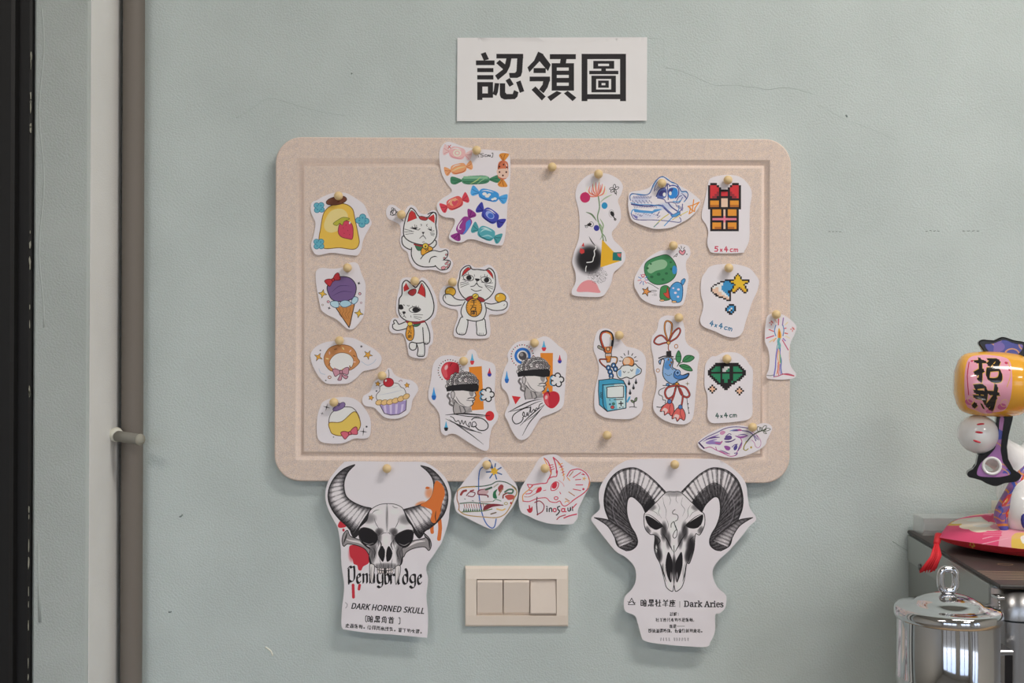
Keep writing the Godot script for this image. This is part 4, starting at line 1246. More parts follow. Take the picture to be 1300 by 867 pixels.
func art_horned_skull(c: Print) -> void:
	c.use(405, 575, 6.667)
	# splashes behind the skull
	c.blob([160, 610, 180, 575, 205, 580, 235, 610, 215, 630, 170, 632], "b8323e")
	c.ell(207, 652, 10, 13, "b8323e")
	c.use(405, 695, 7.222)
	c.blob([290, -20, 440, 10, 460, 130, 405, 175, 388, 208, 362, 205, 350, 165, 318, 150, 308, 110, 283, 70], "b8323e")
	c.soft(300, 60, 40, 90, "b8323e", 0.6)
	c.line([312, 345, 314, 400, 316, 455], 26, "b8323e")
	c.line([372, 345, 366, 382], 24, "b8323e")
	c.use(405, 575, 6.667)
	c.soft(935, 340, 50, 60, "d07a46", 0.7)
	c.soft(860, 430, 60, 26, "d07a46", 0.8, -0.3)
	c.blob([900, 295, 915, 285, 938, 293, 925, 306, 905, 304], "c4662f")
	c.line([958, 590, 955, 640, 958, 670], 30, "cb6f38")
	c.line([1020, 570, 1025, 640, 1015, 728], 32, "cb6f38")
	# horns
	c.blob([300, 720, 260, 640, 300, 560, 440, 465, 440, 560, 380, 640], "29272a")
	c.quad_ribbon([302, 98, 210, 135, 130, 210, 85, 300, 78, 390, 110, 480, 170, 560, 235, 620, 290, 690], [302, 104, 245, 165, 215, 240, 215, 310, 235, 370, 290, 415, 370, 450, 440, 465], 200, 16, func(t, u): return ribs(t, u, 17.0, 0.2 + 1.05 * smoothstep(0.1, 0.5, t) - 0.75 * smoothstep(0.5, 0.05, u) * smoothstep(0.3, 0.9, t)))
	c.line([302, 98, 210, 135, 130, 210, 85, 300, 78, 390, 110, 480, 170, 560, 235, 620, 290, 690], 7, K)
	c.line([302, 104, 245, 165, 215, 240, 215, 310, 235, 370, 290, 415, 370, 450, 440, 465], 6, K)
	c.blob([850, 725, 900, 650, 860, 560, 715, 478, 720, 580, 790, 660], "29272a")
	c.quad_ribbon([862, 106, 940, 130, 1010, 190, 1065, 270, 1090, 350, 1085, 440, 1050, 530, 985, 600, 920, 650, 850, 700], [864, 112, 920, 160, 960, 220, 970, 280, 960, 350, 925, 400, 850, 440, 715, 478], 200, 16, func(t, u): return ribs(t, u, 17.0, 0.25 + 1.0 * smoothstep(0.1, 0.5, t) - 0.75 * smoothstep(0.5, 0.05, u) * smoothstep(0.3, 0.9, t)))
	c.line([862, 106, 940, 130, 1010, 190, 1065, 270, 1090, 350, 1085, 440, 1050, 530, 985, 600, 920, 650], 7, K)
	c.line([864, 112, 920, 160, 960, 220, 970, 280, 960, 350, 925, 400, 850, 440, 715, 478], 6, K)
	c.blob([1000, 235, 1050, 280, 1065, 350, 1040, 430, 1030, 500, 985, 590, 945, 570, 955, 490, 900, 460, 860, 440, 930, 395, 962, 340, 978, 260], "cb6f38")
	c.line([990, 490, 985, 545, 995, 590], 7, K, 1)
	c.line([1040, 440, 1025, 500], 6, "6a3a22", 1)
	# cheek bones
	c.blob([240, 655, 205, 690, 195, 750, 210, 790, 245, 770, 330, 785, 390, 815, 430, 870, 470, 880, 460, 800, 370, 745, 300, 720, 262, 700], "8d888a", K, 7)
	c.line([215, 720, 260, 740, 350, 760, 420, 810], 16, "c9c4c6", 1)
	c.line([205, 770, 225, 720, 240, 670], 14, "3a373a", 1)
	c.blob([892, 682, 935, 725, 950, 780, 930, 825, 890, 795, 800, 808, 740, 840, 715, 880, 690, 870, 700, 810, 780, 750, 860, 730, 900, 715], "8d888a", K, 7)
	c.line([740, 800, 820, 755, 900, 745], 18, "cfcacc", 1)
	c.line([890, 700, 930, 740, 935, 810], 16, "3a373a", 1)
	# face
	c.use(440, 640, 7.225)
	var face := [370, -5, 440, 0, 500, 25, 525, 60, 560, 150, 600, 200, 615, 250, 600, 330, 560, 380, 510, 400, 515, 470, 500, 540, 480, 570, 430, 590, 360, 605, 300, 595, 250, 565, 215, 545, 205, 480, 215, 410, 180, 380, 130, 340, 110, 270, 120, 215, 185, 150, 205, 80, 235, 40, 300, 5]
	c.blob(face, "d3ced2", K, 6)
	c.mask(face)
	for p in [[200, 130, 90, 60, 0.5], [540, 140, 80, 60, 0.5], [240, 420, 50, 120, 0.7], [490, 430, 50, 130, 0.7], [290, 300, 40, 90, 0.7], [440, 300, 40, 90, 0.7], [360, 570, 150, 40, 0.55], [120, 300, 50, 80, 0.6], [610, 300, 50, 80, 0.6], [370, 120, 16, 160, 0.35], [300, 250, 50, 40, 0.7], [430, 250, 50, 40, 0.7], [225, 510, 40, 60, 0.5], [490, 520, 40, 60, 0.5]]: c.soft(p[0], p[1], p[2], p[3], "3a373a", p[4])
	for p in [[230, 215, 60, 35], [500, 210, 60, 35], [360, 330, 36, 60], [290, 70, 60, 40], [440, 70, 60, 40]]: c.soft(p[0], p[1], p[2], p[3], "e2dfe2", 0.9)
	c.clip = null
	c.blob([114, 240, 160, 218, 225, 236, 284, 288, 276, 348, 228, 380, 160, 366, 122, 312], "1f1d20")
	c.blob([446, 296, 518, 246, 600, 238, 612, 312, 574, 378, 508, 392, 454, 350], "1f1d20")
	c.line([150, 345, 200, 368, 250, 355], 7, "8a8688", 1)
	c.line([480, 360, 530, 378, 580, 350], 7, "8a8688", 1)
	c.line([110, 230, 160, 215, 230, 235, 290, 285, 300, 260], 9, "2f2c2f", 1)
	c.line([620, 245, 560, 235, 490, 260, 440, 290, 420, 260], 9, "2f2c2f", 1)
	c.blob([325, 383, 295, 425, 292, 470, 330, 528, 348, 490, 352, 430, 340, 400], "1f1d20")
	c.blob([385, 385, 368, 420, 362, 480, 372, 528, 405, 505, 420, 450, 405, 405], "1f1d20")
	c.line([370, 0, 372, 70, 368, 150, 372, 250], 4, "3a373a", 1)
	for p in [[280, 290, 295, 360, 280, 410], [265, 380, 250, 440, 262, 500], [445, 290, 430, 350, 445, 410], [470, 390, 480, 450, 465, 510], [300, 500, 320, 560, 318, 590], [420, 500, 410, 560, 415, 590], [340, 540, 345, 590, 340, 600], [380, 540, 378, 590, 380, 600], [205, 400, 235, 430, 230, 490], [510, 410, 490, 440, 498, 500], [320, 280, 340, 265, 370, 262], [400, 280, 390, 265, 372, 262], [230, 90, 260, 60, 300, 50], [420, 15, 440, 30, 470, 35], [255, 130, 265, 170, 300, 230], [480, 130, 470, 170, 440, 230]]: c.line(p, 5, "3f3c40", 1)
	for p in [[205, 470, 222, 540, 250, 566], [515, 470, 503, 540, 482, 570], [215, 415, 180, 385, 130, 345], [512, 402, 560, 382, 602, 335]]: c.line(p, 16, "1f1d20", 1)
	for i in 9: c.line([250 + i * 28, 545, 252 + i * 27, 575, 256 + i * 26, 598], 5, "4a464a", 1)
	for p in [[240, 395, 262, 440, 250, 500], [478, 400, 462, 440, 474, 505], [300, 330, 318, 372, 300, 420], [428, 330, 408, 372, 424, 420]]: c.line(p, 11, "3a373a", 1)
	# teeth
	for i in 7:
		var x := 292 + i * 21.0
		c.blob([x - 10, 590, x + 9, 590, x + 7, 625, x - 2, 640, x - 9, 622], "cdc6c4", "3a373a", 4)
	c.line([285, 600, 350, 612, 425, 600], 8, "2f2c2f")
	c.line([295, 638, 350, 632, 420, 640], 5, "4a3a38")
	# writing under the jaw
	c.use(405, 695, 7.222)
	var abc := {
		"P": [[0.15, 1.5, 0.2, -0.1], [0.0, 1.5, 0.35, 1.75, 0.6, 1.6, 0.95, 1.7, 1.0, 0.5, 0.6, 0.15, 0.2, 0.3]], "e": [[0.15, 0.5, 0.8, 0.72], [0.85, 0.72, 0.6, 1.0, 0.15, 0.75, 0.12, 0.25, 0.5, 0.0, 0.9, 0.2]], "n": [[0.05, 0.95, 0.2, 0.9, 0.2, 0.05], [0.2, 0.75, 0.65, 1.0, 0.85, 0.8, 0.85, 0.05]],
		"y": [[0.1, 1.0, 0.15, 0.3, 0.5, 0.05, 0.9, 0.25], [0.9, 1.0, 0.9, -0.1, 0.5, -0.4, 0.1, -0.25]], "b": [[0.1, 1.6, 0.15, 0.2, 0.5, 0.0, 0.9, 0.25, 0.9, 0.75, 0.55, 1.0, 0.2, 0.8]], "r": [[0.1, 1.0, 0.2, 0.0], [0.2, 0.75, 0.6, 1.0, 0.9, 0.85]], "i": [[0.2, 0.95, 0.35, 0.85, 0.35, 0.1, 0.6, 0.0], [0.35, 1.3, 0.4, 1.35]],
		"d": [[0.5, 1.6, 0.85, 1.2, 0.88, 0.25, 0.5, 0.0, 0.12, 0.25, 0.12, 0.75, 0.5, 1.0, 0.85, 0.8]], "g": [[0.9, 0.95, 0.5, 1.0, 0.12, 0.75, 0.12, 0.4, 0.5, 0.15, 0.88, 0.35], [0.9, 1.0, 0.9, -0.1, 0.5, -0.4, 0.05, -0.2]]}
	for l in [["P", 262, 62], ["e", 344, 42], ["n", 396, 52], ["n", 458, 56], ["y", 530, 58], ["b", 600, 46], ["r", 652, 46], ["i", 716, 34], ["d", 766, 50], ["g", 830, 56], ["e", 902, 42]]:
		for s in abc[l[0]]:
			var a := []
			for i in range(0, s.size(), 2): a.append_array([l[1] + s[i] * l[2], 327 + (l[1] - 262) * 0.016 - s[i + 1] * 88])
			c.nib(a, 23, "1f1d20", -0.75)
	# fangs over the writing
	c.use(440, 640, 7.225)
	c.blob([214, 552, 255, 562, 252, 630, 238, 720, 222, 712, 212, 630], "cfcacb", "3a373a", 6)
	c.blob([450, 575, 492, 568, 490, 640, 470, 700, 452, 735, 446, 660], "cfcacb", "3a373a", 6)
	c.line([226, 570, 224, 640, 230, 705], 8, "8f8a8c", 1)
	c.line([482, 580, 476, 650, 458, 720], 8, "8f8a8c", 1)
	c.use(405, 695, 7.222)
	c.line([242, 505, 258, 518, 256, 540, 244, 555], 4, "5a565c")
	c.letters("DARK HORNED SKULL", sans, 290, 560, 72, 0.071, "2a282b", 0.2, 660.0 / 690.0, 4)
	c.line([438, 627, 428, 632, 428, 675, 438, 682], 7, K)
	c.line([730, 645, 742, 648, 742, 695, 730, 700], 7, K)
	written(c, "暗黑角首", 448, 626, 54, 63, K, 8.0, 0.06)
	written(c, "走過衝動。信仰與崩壞後。留下的本體。", 246, 697, 34, 40.3, K, 5.0, 0.085)

func art_ram_skull(c: Print) -> void:
	var flip := func(a: Array) -> Array:
		var o := []
		for i in range(0, a.size(), 2): o.append_array([1272 - a[i], a[i + 1]])
		return o
	var outer := [578, 285, 500, 205, 420, 140, 340, 108, 240, 130, 165, 200, 130, 300, 130, 400, 165, 500, 200, 600, 225, 680, 290, 718]
	var inner := [430, 440, 400, 380, 340, 325, 305, 335, 293, 400, 300, 470, 325, 540, 355, 590, 372, 640, 365, 680, 330, 710, 290, 718]
	var tip0 := [235, 690, 205, 620, 160, 545, 110, 505, 55, 474]
	var tip1 := [350, 640, 290, 585, 215, 530, 150, 490, 55, 474]
	for side in 2:
		c.use(745, 575, 5.778)
		var o: Array = outer if side == 0 else flip.call(outer)
		var n: Array = inner if side == 0 else flip.call(inner)
		c.quad_ribbon(o, n, 190, 16, func(t, u):
			var lit := 1.15 * (1.0 - smoothstep(0.42, 0.56, u)) * (1.0 - smoothstep(0.2, 0.62, t)) + 0.30
			var g := lit * (0.75 + 0.4 * sin(t * 26.0 * TAU + u * 1.5 + 3.0 * grain.get_noise_1d(t * 300.0)))
			g *= smoothstep(0.0, 0.08, u) * (0.45 + 0.55 * smoothstep(1.0, 0.8, u))
			return g + 0.25 * grain.get_noise_2d(t * 700.0, u * 160.0) - 0.35 * smoothstep(0.1, 0.0, t))
		c.line(o, 6, K)
		c.line(n, 6, K)
		c.line((flip.call([210, 300, 190, 400, 215, 500, 300, 580]) if side else [210, 300, 190, 400, 215, 500, 300, 580]), 4, "77737a", 0)
		c.quad_ribbon(tip0 if side == 0 else flip.call(tip0), tip1 if side == 0 else flip.call(tip1), 60, 10, func(t, u): return ribs(t, 0.2 + 0.75 * u, 11.0, 0.9 - 0.7 * t))
		c.line(tip0 if side == 0 else flip.call(tip0), 6, K)
		c.line(tip1 if side == 0 else flip.call(tip1), 6, K)
	c.use(800, 640, 7.225)
	var face := [328, -107, 400, -114, 465, -107, 560, -20, 640, 60, 680, 95, 682, 190, 640, 280, 600, 275, 590, 380, 580, 440, 545, 540, 520, 545, 505, 640, 495, 700, 470, 765, 418, 800, 402, 745, 388, 800, 335, 765, 315, 700, 290, 600, 270, 535, 240, 480, 220, 400, 225, 290, 180, 275, 135, 215, 128, 100, 160, 60, 240, -20]
	c.blob(face, "d3ced2", K, 7)
	c.mask(face)
	for p in [[230, 370, 60, 130, 1.0], [560, 390, 60, 140, 1.0], [265, 470, 40, 90, 0.9], [530, 480, 40, 90, 0.9], [310, 250, 40, 110, 0.85], [500, 250, 40, 110, 0.85], [350, 330, 30, 100, 0.7], [460, 330, 30, 100, 0.7], [200, 30, 50, 40, 0.5], [600, 30, 50, 40, 0.5], [403, 560, 26, 110, 0.9], [160, 240, 40, 50, 0.6], [650, 240, 40, 50, 0.6], [400, -100, 120, 40, 0.35], [300, 620, 30, 90, 0.5], [505, 620, 30, 90, 0.5], [403, 650, 20, 90, 0.6]]: c.soft(p[0], p[1], p[2], p[3], "242225", p[4])
	for p in [[400, 200, 60, 110], [310, 420, 22, 70], [490, 410, 20, 70], [400, 400, 30, 70], [250, 70, 50, 40], [550, 70, 50, 40], [312, 620, 9, 120], [495, 600, 9, 120], [360, 740, 26, 40], [445, 740, 26, 40], [240, 410, 12, 50]]: c.soft(p[0], p[1], p[2], p[3], "dedadd", 0.9)
	c.clip = null
	c.blob([142, 108, 200, 125, 295, 195, 285, 215, 235, 235, 180, 205, 150, 160], "1f1d20")
	c.blob([668, 100, 600, 130, 515, 190, 540, 218, 600, 222, 650, 190], "1f1d20")
	c.line([165, 205, 200, 240, 250, 255, 290, 300], 12, "d3ced2", 1)
	c.line([645, 195, 610, 235, 560, 250, 530, 290], 12, "d3ced2", 1)
	c.line([128, 96, 180, 100, 250, 150, 300, 200, 330, 260], 7, K, 1)
	c.line([682, 92, 620, 105, 550, 155, 505, 200, 480, 260], 7, K, 1)
	c.blob([348, 440, 325, 540, 335, 640, 372, 718, 388, 640, 390, 545, 375, 480], "1f1d20")
	c.blob([472, 440, 440, 480, 414, 545, 414, 640, 430, 718, 468, 620, 482, 530], "1f1d20")
	c.soft(375, 660, 10, 50, "a5a1a5", 0.8)
	c.soft(430, 660, 10, 50, "a5a1a5", 0.8)
	c.line([402, 380, 403, 500, 402, 620, 402, 745], 6, K)
	for p in [[210, 280, 250, 300, 275, 340, 240, 380], [230, 400, 260, 440, 270, 520], [590, 290, 550, 330, 570, 380, 540, 430], [560, 430, 540, 480, 535, 530], [300, 270, 340, 330, 380, 400], [510, 270, 470, 330, 430, 400], [330, 300, 360, 370, 395, 440], [480, 310, 450, 370, 410, 440], [290, 560, 310, 640, 330, 710], [515, 560, 500, 640, 480, 710]]: c.line(p, 9, "232124", 1)
	for p in [[300, -60, 310, 0, 330, 60, 325, 130], [240, -20, 270, 30, 260, 80, 290, 130], [480, -60, 470, 0, 500, 50, 480, 110], [560, 0, 530, 50, 530, 110, 500, 150], [350, -90, 370, -40, 360, 10], [430, -95, 420, -40, 440, -10], [330, 130, 350, 190, 335, 250], [200, 60, 240, 80, 260, 110], [610, 60, 570, 80, 545, 120]]: c.line(p, 4, "6a666a", 1)
	c.line([412, 50, 392, 65, 392, 88, 425, 95, 440, 115, 432, 145, 412, 155], 6, K)
	c.line([375, 212, 378, 180, 402, 160, 412, 200, 432, 245, 425, 295, 405, 312, 392, 290, 408, 250, 428, 230], 6, K)
	c.line([400, 165, 420, 215, 432, 250], 10, K, 1)
	c.use(745, 660, 5.102)
	c.seg([290, 507, 268, 548, 312, 548, 290, 507], 4.5, K)
	c.line([266, 530, 280, 535, 292, 528, 305, 540, 314, 535], 4, K)
	written(c, "暗黑牡羊座", 351, 517, 40, 46.5, K, 6.4, 0.012)
	c.seg([602, 527, 602, 566], 3, "6a666a")
	c.letters("Dark Aries", serif, 628, 562, 52, 0.012, "2a282b", 0.0, 242.0 / 248.0, 3.0)
	written(c, "註解：", 538, 599, 21, 24, K, 3.4)
	written(c, "牡羊座代表的不是衝動，", 447, 637, 21, 24.2, K, 3.4)
	written(c, "而是——", 535, 678, 21, 24.5, K, 3.4)
	written(c, "即使遍體鱗傷，也會往前的意志。", 398, 707, 22, 24.4, K, 3.5)
	var r := RandomNumberGenerator.new()
	r.seed = 3
	for i in 11:
		if i == 4: continue
		for k in 4:
			var x := 472 + i * 17.6
			c.seg([x + r.randf() * 4, 765 + k * 5.0, x + 9 + r.randf() * 5, 765 + k * 5.0 + r.randf() * 2], 1.6, "77737a")
		c.seg([476 + i * 17.6 + r.randf() * 6, 763, 474 + i * 17.6 + r.randf() * 9, 783], 2.2, "5a565c")

func art_title(c: Print) -> void:
	c.use(560, 30, 4.643)
	var i := "29272a"
	c.poly([234, 178, 262, 168, 282, 210, 252, 218], i)
	for r in [[205, 217, 315, 245], [213, 262, 308, 286], [213, 304, 308, 329], [213, 345, 243, 450], [213, 345, 306, 371], [276, 345, 306, 437], [243, 411, 306, 437], [326, 178, 484, 205]]: c.rect(r[0], r[1], r[2], r[3], i)
	c.poly([450, 178, 484, 178, 478, 285, 470, 310, 448, 320, 405, 320, 400, 291, 436, 290, 444, 280], i)
	c.poly([385, 203, 415, 203, 406, 250, 386, 290, 335, 332, 318, 306, 362, 272, 377, 240], i)
	c.poly([325, 233, 345, 214, 392, 252, 372, 275], i)
	c.poly([316, 350, 343, 352, 334, 405, 325, 425, 304, 415, 311, 390], i)
	c.poly([346, 352, 378, 352, 378, 405, 386, 415, 422, 415, 430, 392, 456, 404, 450, 430, 435, 445, 372, 447, 352, 437, 346, 420], i)
	c.poly([380, 335, 405, 320, 428, 358, 403, 372], i)
	c.poly([442, 345, 468, 335, 490, 398, 464, 408], i)
	c.poly([572, 165, 604, 180, 577, 225, 540, 265, 520, 287, 509, 258, 548, 218], i)
	c.poly([602, 183, 646, 242, 630, 280, 575, 216], i)
	c.rect(545, 262, 617, 291, i)
	c.rect(522, 312, 642, 340, i)
	c.poly([603, 330, 642, 330, 628, 375, 604, 410, 577, 388, 598, 360], i)
	c.poly([533, 390, 556, 370, 616, 430, 594, 453], i)
	c.rect(641, 180, 794, 209, i)
	c.poly([705, 205, 740, 205, 735, 236, 700, 236], i)
	for r in [[652, 233, 682, 395], [752, 233, 783, 395], [652, 233, 783, 259], [652, 277, 783, 302], [652, 320, 783, 348], [652, 366, 783, 395]]: c.rect(r[0], r[1], r[2], r[3], i)
	c.poly([682, 397, 711, 408, 646, 457, 626, 432], i)
	c.poly([724, 411, 746, 396, 797, 436, 775, 457], i)
	for r in [[828, 178, 862, 457], [1055, 178, 1090, 457], [828, 178, 1090, 209], [828, 416, 1090, 445], [897, 219, 1020, 236], [897, 250, 1020, 266], [897, 219, 926, 266], [990, 219, 1020, 266], [944, 262, 971, 285], [873, 278, 1045, 298], [886, 307, 1030, 326], [886, 388, 1030, 405], [886, 307, 914, 405], [1002, 307, 1030, 405], [926, 335, 988, 350], [926, 363, 988, 378], [926, 335, 946, 378], [968, 335, 988, 378]]: c.rect(r[0], r[1], r[2], r[3], i)

# ---------------------------------------------------------------- meshes
func tri(st: SurfaceTool, a: Vector3, b: Vector3, c: Vector3) -> void:
	st.add_vertex(a)
	st.add_vertex(b)
	st.add_vertex(c)

func quad(st: SurfaceTool, a: Vector3, b: Vector3, c: Vector3, d: Vector3) -> void:
	tri(st, a, b, c)
	tri(st, a, c, d)

func begin(smooth := true) -> SurfaceTool:
	var st := SurfaceTool.new()
	st.begin(Mesh.PRIMITIVE_TRIANGLES)
	st.set_smooth_group(0 if smooth else -1)
	return st

func done(st: SurfaceTool) -> ArrayMesh:
	st.generate_normals()
	return st.commit()

func box(st: SurfaceTool, lo: Vector3, hi: Vector3, bevel := 0.0) -> void:
	# a box, its edges cut back by bevel
	var c := (lo + hi) * 0.5
	var h := (hi - lo) * 0.5
	var b := minf(bevel, minf(h.x, minf(h.y, h.z)) * 0.9)
	for axis in 3:
		for s in [-1.0, 1.0]:
			var u := (axis + 1) % 3
			var v := (axis + 2) % 3
			var p := []
			for q in [[-1, -1], [1, -1], [1, 1], [-1, 1]]:
				var w := Vector3.ZERO
				w[axis] = s * h[axis]
				w[u] = q[0] * (h[u] - b)
				w[v] = q[1] * (h[v] - b)
				p.append(c + w)
			if s > 0: quad(st, p[0], p[3], p[2], p[1])
			else: quad(st, p[0], p[1], p[2], p[3])
	if b <= 0.0: return
	for axis in 3:
		var u := (axis + 1) % 3
		var v := (axis + 2) % 3
		for su in [-1.0, 1.0]:
			for sv in [-1.0, 1.0]:
				var p := []
				for q in [[-1, 0], [1, 0], [1, 1], [-1, 1]]:
					var w := Vector3.ZERO
					w[axis] = q[0] * (h[axis] - b)
					w[u] = su * (h[u] - (b if q[1] == 1 else 0.0))
					w[v] = sv * (h[v] - (0.0 if q[1] == 1 else b))
					p.append(c + w)
				if su * sv > 0: quad(st, p[0], p[3], p[2], p[1])
				else: quad(st, p[0], p[1], p[2], p[3])
	for sx in [-1.0, 1.0]:
		for sy in [-1.0, 1.0]:
			for sz in [-1.0, 1.0]:
				var a := c + Vector3(sx * h.x, sy * (h.y - b), sz * (h.z - b))
				var d := c + Vector3(sx * (h.x - b), sy * h.y, sz * (h.z - b))
				var e := c + Vector3(sx * (h.x - b), sy * (h.y - b), sz * h.z)
				if sx * sy * sz > 0: tri(st, a, e, d)
				else: tri(st, a, d, e)

func box_mesh(lo: Vector3, hi: Vector3, bevel := 0.0) -> ArrayMesh:
	var st := begin(false)
	box(st, lo, hi, bevel)
	return done(st)

func tube(st: SurfaceTool, p: PackedVector3Array, r: Array, n := 12, cap := true) -> void:
	# a tube along p with the radii r
	var rings := []
	var up := Vector3.UP
	for i in p.size():
		var d := (p[mini(i + 1, p.size() - 1)] - p[maxi(i - 1, 0)]).normalized()
		if absf(d.dot(up)) > 0.95: up = Vector3.RIGHT if absf(d.x) < 0.9 else Vector3.BACK
		var a := d.cross(up).normalized()
		var b := d.cross(a).normalized()
		up = -b if i else up
		up = a.cross(d)
		var ring := []
		var q: float = r[mini(i, r.size() - 1)]
		for k in n: ring.append(p[i] + (a * cos(TAU * k / n) + b * sin(TAU * k / n)) * q)
		rings.append(ring)
	for i in rings.size() - 1:
		for k in n:
			quad(st, rings[i][k], rings[i][(k + 1) % n], rings[i + 1][(k + 1) % n], rings[i + 1][k])
	if cap:
		for k in n:
			tri(st, p[0], rings[0][(k + 1) % n], rings[0][k])
			tri(st, p[p.size() - 1], rings[-1][k], rings[-1][(k + 1) % n])

func lathe(profile: Array, n := 48) -> ArrayMesh:
	# profile: [radius, height] from the bottom up
	var st := begin()
	for i in profile.size() - 1:
		for k in n:
			var a := TAU * k / n
			var b := TAU * (k + 1) / n
			var f := func(p, q) -> Vector3: return Vector3(cos(q) * p[0], p[1], sin(q) * p[0])
			quad(st, f.call(profile[i], a), f.call(profile[i + 1], a), f.call(profile[i + 1], b), f.call(profile[i], b))
	st.index()
	return done(st)

func ball(r: float, sx := 1.0, sy := 1.0, sz := 1.0, n := 24) -> ArrayMesh:
	var st := begin()
	var h := n / 2
	for i in h:
		for k in n:
			var f := func(u, v) -> Vector3: return Vector3(sin(PI * u / h) * cos(TAU * v / n) * sx, cos(PI * u / h) * sy, sin(PI * u / h) * sin(TAU * v / n) * sz) * r
			quad(st, f.call(i, k), f.call(i, k + 1), f.call(i + 1, k + 1), f.call(i + 1, k))
	return done(st)

func slab(p: PackedVector2Array, depth: float, bevel := 0.0, hole := Vector3.ZERO) -> ArrayMesh:
	# a flat shape in x and y, pushed out along z, with a soft front edge
	var st := begin(false)
	var q := p
	var area := 0.0
	for i in p.size(): area += p[i].cross(p[(i + 1) % p.size()])
	if area < 0.0:
		q = PackedVector2Array()
		for i in range(p.size() - 1, -1, -1): q.append(p[i])
	var inside := q
	if bevel > 0.0:
		inside = PackedVector2Array()
		for i in q.size():
			var t := (q[(i + 1) % q.size()] - q[(i - 1 + q.size()) % q.size()]).normalized()
			inside.append(q[i] + Vector2(-t.y, t.x) * bevel)
	for face in [[inside, depth, true], [q, 0.0, false]]:
		var ix := Geometry2D.triangulate_polygon(face[0])
		for i in range(0, ix.size(), 3):
			var a: Vector2 = face[0][ix[i]]
			var b: Vector2 = face[0][ix[i + 1]]
			var c: Vector2 = face[0][ix[i + 2]]
			var ccw := (b - a).cross(c - a) > 0.0
			if ccw == face[2]: tri(st, Vector3(a.x, a.y, face[1]), Vector3(c.x, c.y, face[1]), Vector3(b.x, b.y, face[1]))
			else: tri(st, Vector3(a.x, a.y, face[1]), Vector3(b.x, b.y, face[1]), Vector3(c.x, c.y, face[1]))
	for i in q.size():
		var j := (i + 1) % q.size()
		var zt := depth - bevel
		quad(st, Vector3(q[i].x, q[i].y, 0), Vector3(q[i].x, q[i].y, zt), Vector3(q[j].x, q[j].y, zt), Vector3(q[j].x, q[j].y, 0))
		if bevel > 0.0: quad(st, Vector3(q[i].x, q[i].y, zt), Vector3(inside[i].x, inside[i].y, depth), Vector3(inside[j].x, inside[j].y, depth), Vector3(q[j].x, q[j].y, zt))
	return done(st)

# ---------------------------------------------------------------- paper
func outline_of(parts: Array, smooth: bool) -> PackedVector2Array:
	var p := PackedVector2Array()
	for s in parts:
		for i in range(0, s[3].size(), 2): p.append(Vector2(s[3][i], s[3][i + 1]) / s[2] + Vector2(s[0], s[1]))
	return spline(p, true, 2.5) if smooth else p

